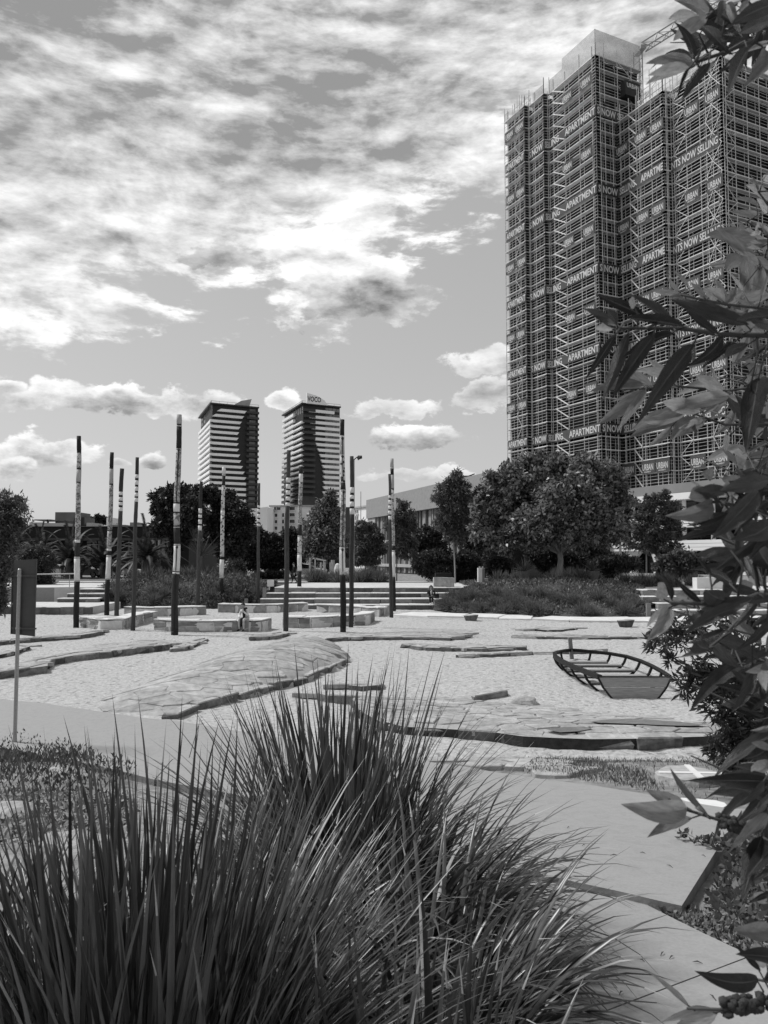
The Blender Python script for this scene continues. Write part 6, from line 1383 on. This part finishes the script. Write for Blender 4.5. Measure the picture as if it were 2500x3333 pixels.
clump('drooping strap-leaved clump spilling over the walkway', (.04, 3.30), .30, 800, (.60, .98), drp, 260, .0150, .08, (R(-15), .30))
clump('low arching strap-leaved clump beside the lower path', (.14, 2.50), .24, 560, (.50, .86), drp, 240, .0150, .10, (R(-20), .3))
clump('short upright strap-leaved clump at the bottom edge of the lower path', (.04, 1.74), .18, 230, (.40, .78), lambda u: (R(1 + 30*u**1.2), R(3 + 20*u)), 200, .0175, .06)
clump('arching strap-leaved clump beside the pale flat rock', (-1.30, 2.25), .22, 260, (.55, .90), arch, 180, .015, .06)
clump('strap-leaved clump between the two large clumps', (-.42, 2.85), .26, 460, (.5, .80), drp, 220, .015, .14)

# rocks, succulents, litter
for lab, u, v, r, sq in (('pale flat rock behind the large upright clump', 230, 2775, .30, .45), ('pale rock just below the succulents', 20, 2660, .26, .5), ('flat stone among the succulents', 180, 2512, .24, .3), ('dark rounded rock at the bottom between clump and path', 1830, 3370, .16, .6)):
    p = onT(u, v); rock('garden_rock', lab, 'S', 0, 0, r, sq, 'stone' if 'dark' not in lab else 'stone_wall', ground=p)
def poly_scatter(pxs, n, size, m_, name, up=.4, lift=.1, aspect=.3, droop=-.3, kind='stuff', hfun=None):
    P_ = [onT(u, v) for u, v in pxs]; poly = XY(P_); xs_, ys_ = [p[0] for p in poly], [p[1] for p in poly]; c = []
    while len(c) < n:
        x, y = random.uniform(min(xs_), max(xs_)), random.uniform(min(ys_), max(ys_))
        if in_poly(x, y, poly): c.append((x, y, T(x, y) + random.uniform(0, lift)*(hfun(x, y) if hfun else 1)))
    c = np.array(c); o = np.tile([0, 0, 1.], (n, 1)); return quads(name, leaf_quads(c, o, size, aspect, droop, 1 - up), m_, kind=kind)
hump = lambda x, y: .4 + .6*max(0, noise.noise(Vector((x*1.5, y*1.5, 0))) + .6)
poly_scatter([(-80,2440),(110,2425),(230,2450),(330,2490),(440,2520),(420,2560),(250,2600),(-80,2600)], 4200, .07, 'succulent', 'succulent_ground_cover', .45, .26, .28, hfun=hump)
poly_scatter([(-200,2560),(300,2580),(450,2600),(420,2750),(-300,2760)], 2600, .06, 'litter', 'leaf_litter', .15, .03, .35)
# ivy-like ground cover beside the slab and leaf litter along the lower path
poly_scatter([(2290,2960),(2350,2860),(2400,2780),(2450,2710),(2600,2720),(2700,3000),(2500,3060),(2350,3015)], 2100, .05, 'leaf_grey', 'ivy_ground_cover', .35, .09, .6, 0, hfun=hump)
poly_scatter([(2110,2960),(2240,2965),(2330,3000),(2500,3050),(2720,3090),(2720,3240),(2500,3150),(2392,3103),(2295,3058),(2202,3011)], 3200, .035, 'litter', 'leaf_litter', .1, .025, .4, 0)
poly_scatter([(1700,2520),(1800,2470),(2000,2500),(2100,2520),(2150,2590),(2050,2572),(1900,2548),(1780,2530)], 3000, .05, 'tussock', 'weedy_grass', .6, .05, .2, -.3)
poly_scatter([(1500,2450),(2400,2440),(2480,2600),(2300,2612),(1800,2530)], 3600, .05, 'tussock_pale', 'weedy_grass', .5, .03, .18, -.3)
for (u, v) in ((2092,2785),(2180,2829),(1998,2793),(2290,2795),(2155,3090),(2185,3100),(2270,3120),(2021,3220),(2090,3115),(2320,3230),(1850,2700),(1900,2760)):
    p = onT(u, v, .06); mb = MB(); a = random.uniform(0, 3); l = random.uniform(.01, .025); d = Vector((math.cos(a)*l, math.sin(a)*l, 0)); zz_ = max(walk_z(p.x, p.y) if in_poly(p.x, p.y, WALK) else 0, low_z(p.x, p.y)) + .004
    mb.tube([Vector((p.x,p.y,zz_)) - d, Vector((p.x,p.y,zz_+.006)), Vector((p.x,p.y,zz_)) + d], [.001,.003,.0006], 5); mb.build('fallen_leaf', 'stem', origin=(p.x, p.y, zz_), label='tiny dry leaf scrap lying on the concrete', cat='leaf', group='scraps on the concrete')
p = onT(145, 2530); q = aty(143, 2548, p.y) ; root = thing('dandelion', 'white dandelion clock on a thin stem among the succulents', 'flower', p); q.z = p.z + .16; mb = MB(); mb.tube([p, p.lerp(q, .6) + Vector((.01,0,0)), q], .003, 5); mb.build('stem', 'ground_leaf', root); quads('seed_head', leaf_quads(np.tile(np.array(q), (260,1)), rnd_unit(260), .028, .12, 0, .3), 'seed_head', root)
# creeping vine over the slab corner
p0 = onT(*px('N6', 900, 865), .10); p1 = onT(*px('N6', 515, 760), .10); root = thing('creeping_vine', 'thin vine with small leaves creeping over the slab edge', 'vine', p0)
pts = [p0.lerp(p1, t) + Vector((0, 0, .035 + .02*math.sin(9*t) + walk_z(*p0.lerp(p1, t).xy) - p0.lerp(p1, t).z - .0)) for t in [i/8 for i in range(9)]]; mb = MB(); mb.tube(pts, .004, 5); mb.build('stem', 'wood_post', root)
cc_ = np.concatenate([np.array(pts[i]) + rng.normal(size=(26, 3))*.018*(1.4 - abs(i-4)/8) for i in (0,1,2,3,5,8)]); quads('foliage', leaf_quads(cc_, np.tile([0,0,1.], (len(cc_),1)), .05, .5, 0, .7), 'leaf_grey', root)

# ------------------------------------------------------------------ right-hand bottlebrush shrub close to the camera
def leaf_mesh(bend, fold, wf, twist=0.0, sway=0.0):
    n = 10; V_, Fs, Mi = [], [], []
    for i in range(n + 1):
        t = i/n; tw_ = twist*t; ww = wf*.5*(math.sin(math.pi*min(1, t**.80))**.85)*(1 - .12*t) + .003*(1-t) + .0012; z = -bend*t*t; y = .10*math.sin(t*2.2)*(bend + sway); ct, st_ = math.cos(tw_), math.sin(tw_); wv = .10*ww*math.sin(t*17 + bend*40)
        V_ += [(t, y - ww*ct, z + fold*ww - ww*st_ + wv), (t, y - ww*.06*ct, z), (t, y + ww*.06*ct, z), (t, y + ww*ct, z + fold*ww + ww*st_ - wv)]
        if i:
            o = i*4; Fs += [(o-4, o-3, o+1, o), (o-3, o-2, o+2, o+1), (o-2, o-1, o+3, o+2)]; Mi += [0, 1, 0]
    return V_, Fs, Mi
LV = {}
for key, m_ in (('hero', 'leaf_hero'), ('pale', 'leaf_pale')):
    LV[key] = []
    for i in range(14):
        V_, Fs, Mi = leaf_mesh(random.uniform(-.12, .38), random.uniform(.1, .8), random.uniform(.19, .29), random.uniform(-.9, .9), random.uniform(-1.2, 1.2)); me = bpy.data.meshes.new('leaf'); me.from_pydata(V_, [], Fs); me.materials.append(MATS[m_]); me.materials.append(MATS['leaf_rib' if key == 'hero' else m_]); me.polygons.foreach_set('material_index', Mi); me.polygons.foreach_set('use_smooth', [True]*len(Fs)); LV[key].append(me)
SH = thing('bottlebrush_shrub', 'bottlebrush shrub with long pointed leaves and seed capsules beside the path', 'shrub', (.95, 1.05, T(.95, 1.05)))
NLEAF = 0; STEMS = []; BASES = []
def leaf(k, bx, by, tx, ty, d, key='hero', dd=None, wide=1.0, parent=SH):
    global NLEAF
    a = aty(*px(k, bx, by), d); c = aty(*px(k, tx, ty), d + (random.uniform(-.05, .04) if dd is None else dd)); L = (c - a).length; x = (c - a).normalized()
    vw = (EYE - a).normalized(); s = x.cross(vw).normalized(); s = (s*math.cos(random.gauss(0, .55)) + vw*math.sin(random.gauss(0, .55))).normalized(); z = x.cross(s).normalized(); s = z.cross(x)
    if z.z < 0: z, s = -z, -s
    M = Matrix(((x.x*L, s.x*L*wide, z.x*L, a.x), (x.y*L, s.y*L*wide, z.y*L, a.y), (x.z*L, s.z*L*wide, z.z*L, a.z), (0, 0, 0, 1))); NLEAF += 1; BASES.append((a, x))
    return inst('leaf', random.choice(LV[key]), parent, M)
def leaves(k, d, key, txt, wide=1.0):
    for q in txt.split(';'):
        v_ = [float(t) for t in q.split()]
        if len(v_) == 4: leaf(k, *v_, d + random.uniform(-.03, .03), key, wide=wide)
def stem(k, d, pts, r=.0022, r1=.0014):
    P_ = [aty(*px(k, x, y), d) for x, y in pts]; mb = MB(); n_ = len(P_); STEMS.append(P_); mb.tube(P_, [r + (r1-r)*i/(n_-1) for i in range(n_)], 7); mb.build('branch', 'stem', SH, smooth=True)
stem('N2', .80, [(2300,560),(1659,490),(1250,480),(1000,440),(850,430),(420,428)], .0032, .0018)
leaves('N2', .80, 'hero', '390 430 100 290;420 410 200 310;400 400 325 230;400 470 140 830;500 470 270 990;720 480 400 975;1040 560 660 1125;880 470 490 600;960 410 440 370;860 390 540 110;640 330 220 100;1500 400 820 230;1290 490 1060 640;1500 560 1200 740;1659 560 1400 720;1720 320 1340 290;1750 430 1530 380;1380 540 1100 700;1580 840 1470 1390;1520 900 1420 1200;1680 850 1610 1050;1250 480 960 300;1800 600 1560 700')
leaves('N2', .82, 'pale', '380 440 220 430;1040 560 1080 740;560 250 480 230')
stem('N2', 1.08, [(2200,900),(1659,900),(1330,950),(900,910),(640,930),(450,935)]); stem('N2', 1.08, [(1659,1230),(1300,1230),(1130,1170),(920,1100)]); stem('N2', 1.10, [(1900,300),(1300,230),(1100,190),(930,150)])
leaves('N2', 1.08, 'pale', '640 950 345 1025;650 940 265 1200;650 950 420 1310;640 890 340 820;640 900 200 930;1110 1110 730 1060;1000 1120 590 1160;960 1150 510 1300;1150 1200 770 1410;860 1250 650 1400;1000 1180 520 1370;1130 1180 850 1230;1000 1180 1060 1330;900 900 560 740;900 900 690 660;1340 980 1000 1010;1340 990 830 1030;1300 950 1060 840;1250 1040 1100 1120;700 920 420 700')
leaves('N2', 1.12, 'pale', '930 140 820 0;930 150 700 110;1000 100 880 -60;1060 180 800 210;1300 220 1190 0;1300 230 1380 60;1300 220 1100 80;1450 130 1360 -40;1560 260 1380 140;1600 180 1640 0;1659 120 1520 60;1140 180 1000 60;1240 200 1120 120;1480 1700 1240 1620;1330 1260 1380 1120;1320 1300 1300 1460;1180 1700 1040 1540;1400 1560 1260 1420;1500 1480 1380 1400;1560 1340 1659 1230')
stem('N3', .75, [(2100,1200),(1659,1290),(1560,1275),(1400,1330),(1150,1390),(900,1375),(600,1360)], .003, .0018); stem('N3', .78, [(1900,250),(1400,330),(1250,300),(1120,270)])
leaves('N3', .76, 'hero', '1700 30 1220 160;1225 170 920 190;1560 170 1130 650;1700 250 1420 610;1220 390 780 510;1240 400 910 505;1210 550 760 660;1590 640 1210 1060;1280 790 1070 910;1500 920 1590 1210;1560 1270 1200 1220;1560 1280 1370 1330;1500 1310 700 1640;1700 1340 1400 1400;1400 1400 800 1580;1700 1500 1480 1659;620 1340 460 980;940 1370 660 1090;1270 1350 920 1170;1600 1180 1420 820;1280 1170 950 1040;1050 1080 920 850;1700 1010 1470 700;1700 650 1500 900;1659 760 1480 1000;1640 1250 1580 900;1700 1180 1640 1560;1560 1300 1300 1640;1659 420 1440 300;1700 500 1300 560;1480 340 1250 160')
leaves('N3', .80, 'pale', '600 1350 300 1240;960 160 720 0;870 1320 650 1290;940 1370 1190 1360;600 1410 360 1659;1050 270 650 240;1060 290 720 310;540 1340 420 1150;1110 240 920 60;1100 230 1060 60;1280 300 1240 190;1560 1200 1500 960;1480 1220 1400 1010;1300 240 1060 90')
stem('N4', .88, [(1900,-300),(1470,90),(1220,370),(1070,490)]); stem('N4', .85, [(2100,1100),(1700,1020),(1620,990)])
leaves('N4', .86, 'hero', '1090 490 900 370;1240 300 860 385;1700 180 1420 450;1620 990 1470 740;1600 960 1400 960;1620 1000 1480 1110;1600 990 1570 780;1700 1400 1460 1480;1640 1000 1690 800;1640 1180 1480 1190;1700 300 1580 480;1690 700 1560 560')
leaves('N4', .88, 'pale', '690 80 480 320;1070 510 800 590;1080 480 1120 360;1700 1250 1480 1270;1700 640 1430 690;1620 1640 1400 1570;1640 980 1659 760;1640 700 1659 820')
stem('N6', .80, [(1700,200),(1300,300),(1150,320)]); stem('N6', .80, [(1700,600),(1230,580),(1130,760)])
leaves('N6', .80, 'hero', '1200 310 740 240;1200 340 720 370;1160 330 980 520;1220 450 1070 560;1200 570 870 960;1140 760 960 1230;1220 850 1060 1000;1220 1190 1080 1280;1110 1870 800 1740;1130 1800 870 1570;1240 1700 1010 1660;1200 560 1100 900;1240 1000 1100 1120')
stem('N6', .84, [(1400,760),(1000,700),(800,635),(560,560),(420,480)]); stem('N6', .84, [(1500,1950),(1110,1870)]); stem('N6', .82, [(1500,1960),(1185,2040),(820,2100),(560,2090)])
leaves('N6', .84, 'pale', '600 620 250 770;560 550 180 450;540 530 220 370;790 2120 300 2190;800 2120 400 2240;1220 1480 880 1440;1185 1750 1010 1680;1220 100 1060 60;1240 220 980 160;1180 1280 1040 1180')
leaves('N6', .84, 'pale', '740 620 430 210;580 2080 300 1830;700 590 600 470', wide=.4)
def capsules(k, d, p, q, n, r):
    a, c = aty(*px(k, *p), d), aty(*px(k, *q), d); bm = bmesh.new(); mb = MB(); bmesh.ops.create_icosphere(bm, subdivisions=1, radius=1); vs_ = [v.co.copy() for v in bm.verts]; bm.verts.index_update(); fs_ = [tuple(v.index for v in f.verts) for f in bm.faces]; bm.free(); ax = (c-a).normalized()
    for i in range(n):
        t = random.random(); s = ax.cross(Vector(rnd_unit(1)[0])).normalized(); m_ = a.lerp(c, t) + s*r*1.3; mb.add([m_ + v*r*random.uniform(.75, 1.1) for v in vs_], fs_)
    mb.tube([a, c], r*.9, 6); mb.build('seed_capsules', 'capsule', SH, smooth=True)
capsules('N6', .84, (815,640), (980,690), 26, .0042); capsules('N6', .82, (830,2090), (1300,2010), 75, .0048)
# top branch
stem('N1', .82, [(2300,-200),(1900,60),(1659,140),(1520,370),(1280,470),(1010,560)], .003, .0018); stem('N1', .84, [(1800,260),(1400,240),(1300,190),(1160,90),(1060,-40)])
leaves('N1', .82, 'hero', '960 600 800 860;1140 560 920 920;1000 540 830 260;1300 220 980 470;1060 240 1320 410;1260 0 1230 130;1300 20 1390 180;1500 300 1280 520;1600 80 1480 260')
leaves('N1', .78, 'hero', '1490 420 1100 950;1760 20 1370 250;1720 180 1420 330', wide=1.25)
leaves('N1', .84, 'pale', '980 580 570 600;960 620 570 690;880 640 580 760;1060 190 680 190;1120 150 810 410;1120 130 900 60;1000 580 680 520;1490 400 1270 590;1680 380 1490 470;1640 450 1540 560;1180 540 1120 660;1300 60 1420 20;1040 590 1060 650;1500 0 1400 120')
# upper right sprays a little farther away
stem('K4', 1.2, [(1900,1500),(1659,1400),(1560,1350),(1530,1330)]); stem('K4', 1.2, [(1800,1300),(1659,1230),(1600,1150)])
leaves('K4', 1.2, 'pale', '1680 1200 1480 1120;1620 1300 1450 1230;1600 1150 1560 1050;1530 1340 1360 1340;1530 1370 1430 1380;1620 1400 1500 1410;1680 1500 1530 1440;1680 1100 1630 1020;1659 1290 1590 1200;1600 1240 1480 1180;1659 1420 1600 1330;1640 1480 1520 1490;1659 1350 1560 1380;1620 1120 1640 1030;1700 1620 1560 1560;1600 1600 1500 1520')
# trunk and limbs of the shrub, just outside the view
mb = MB(); g = T(.95, 1.05); mb.tube([(.95,1.05,g-.1),(.92,1.02,g+.5),(.90,1.0,3.2),(.88,1.0,4.2),(.80,.95,5.2)], [.035,.03,.024,.018,.008], 8)
mb.build('trunk', 'bark', SH, smooth=True)
for (k, x, y, d) in (('N2',2300,560,.80),('N2',2200,900,1.08),('N2',1900,300,1.10),('N3',2100,1200,.75),('N3',1900,250,.78),('N4',1900,-300,.88),('N4',2100,1100,.85),('N6',1700,200,.80),('N6',1700,600,.80),('N6',1400,760,.84),('N6',1500,1950,.84),('N1',2300,-200,.82),('N1',1800,260,.84),('K4',1900,1500,1.2),('K4',1800,1300,1.2),('N2',1659,1230,1.08)):
    e_ = aty(*px(k, x, y), d); zt_ = max(g + .4, min(4.9, e_.z - .25)); mb = MB(); mb.tube([(.90,1.0,zt_), (Vector((.90,1.0,zt_)) + e_)/2 + Vector((0,0,.03)), e_], [.010,.006,.003], 6); mb.build('branch', 'stem', SH, smooth=True)
# inner spray of leaves filling the depth of the shrub
random.seed(41)
for (k, x, y, r, d, n, key) in (('D',1640,560,50,1.35,16,'pale'),('D',1640,660,60,1.3,14,'pale'),('D',1650,930,50,1.25,8,'hero'),('D',1620,830,70,1.4,12,'pale'),('D',1650,1050,50,1.1,12,'hero'),('D',1610,1050,40,1.5,6,'pale'),('D',1640,1200,50,1.0,14,'hero'),('D',1640,1420,40,1.0,12,'hero'),('D',1650,1550,30,1.0,9,'hero'),('D',1650,1700,26,.95,7,'hero'),('D',1640,60,60,1.2,14,'hero'),('D',1560,90,50,1.3,9,'hero'),('D',1630,980,40,1.45,7,'pale')):
    e_ = aty(*px(k, x, y), d); s0 = Vector((.92, 1.0, max(2.5, min(4.9, e_.z - .2)))); P_ = [s0, s0.lerp(e_, .5) + Vector((0, .03, .03)), e_, e_ + (e_ - s0).normalized()*.10]; STEMS.append(P_); mb = MB(); mb.tube(P_, [.005, .003, .002, .001], 6); mb.build('branch', 'stem', SH, smooth=True)
    for i in range(n):
        bx, by = x + random.gauss(0, r*.6), y + random.gauss(0, r*.6); a = random.uniform(R(120), R(260)) if random.random() < .75 else random.uniform(0, 6.28); L = .085*F*.66367/d*random.uniform(.6, 1.1); leaf(k, bx, by, bx + L*math.cos(a), by - L*math.sin(a), d + random.uniform(-.1, .1), key)
tw = MB()
for a, x in BASES:
    best = None; bd = 9
    for P_ in STEMS:
        for p, q in zip(P_, P_[1:]):
            t = max(0, min(1, (a-p).dot(q-p)/max(1e-9, (q-p).length_squared))); c = p.lerp(q, t)
            if (c-a).length < bd: bd = (c-a).length; best = c
    if best is not None and .002 < bd < .3: tw.tube([best, best.lerp(a, .6) - x*min(.02, bd*.3), a + x*.004], [.0014, .0011, .0008], 5)
tw.build('twigs', 'stem', SH, smooth=True, kind='stuff')
# ------------------------------------------------------------------ small-leaved shrub behind it
def twiggy(label, k, d, blobs, n, L, asp, base_px, m_='leaf_grey', name='fine_leaved_shrub'):
    sc = d/(K[k][2]*F); g = onT(*base_px); root = thing(name, label, 'shrub', g); Q = []; tot = sum(b_[2]**2 for b_ in blobs); br = MB(); tw = MB()
    for x, y, r in blobs:
        c = aty(*px(k, x, y), d); rr = r*sc; mid = g.lerp(c, .55) + Vector((.15, 0, .12)); br.tube([g, mid, c], [.014, .009, .003], 6)
        for j in range(max(4, int(n*r*r/tot/14))):
            s = c + Vector(rnd_unit(1)[0])*rr*.8; dr = (Vector(rnd_unit(1)[0]) + Vector((-.8, 0, .1))).normalized(); e_ = s + dr*rr*1.0; tw.tube([c, s, e_], [.003,.0022,.001], 4, False)
            for q in range(14):
                t = .15 + .85*q/13; pos = s.lerp(e_, t); o = (dr*.8 + Vector(rnd_unit(1)[0])*.85); Q.append((pos, o.normalized()))
    br.build('branch', 'stem', root, smooth=True); tw.build('twigs', 'stem', root, kind='stuff')
    P_ = np.array([tuple(q[0]) for q in Q]); O = np.array([tuple(q[1]) for q in Q]); quads('foliage', leaf_quads(P_, O, L, asp, .1, .45), m_, root)
twiggy('small-leaved shrub overhanging the sand beside the boat', 'N4', 4.6, [(620,330,110),(800,310,130),(1000,270,130),(1250,260,130),(1450,330,140),(600,500,70),(720,600,30),(900,800,110),(1050,720,150),(1200,680,150),(1400,560,120),(1150,860,130),(1350,800,130),(1250,1050,150),(1400,1100,170),(1550,1000,150),(1350,1250,150),(1500,1300,170),(1200,1480,110),(1350,1500,170),(1500,1550,170),(1600,700,130),(1650,1150,140)], 4600, .056, .25, (2760, 2640), 'leaf_mid')
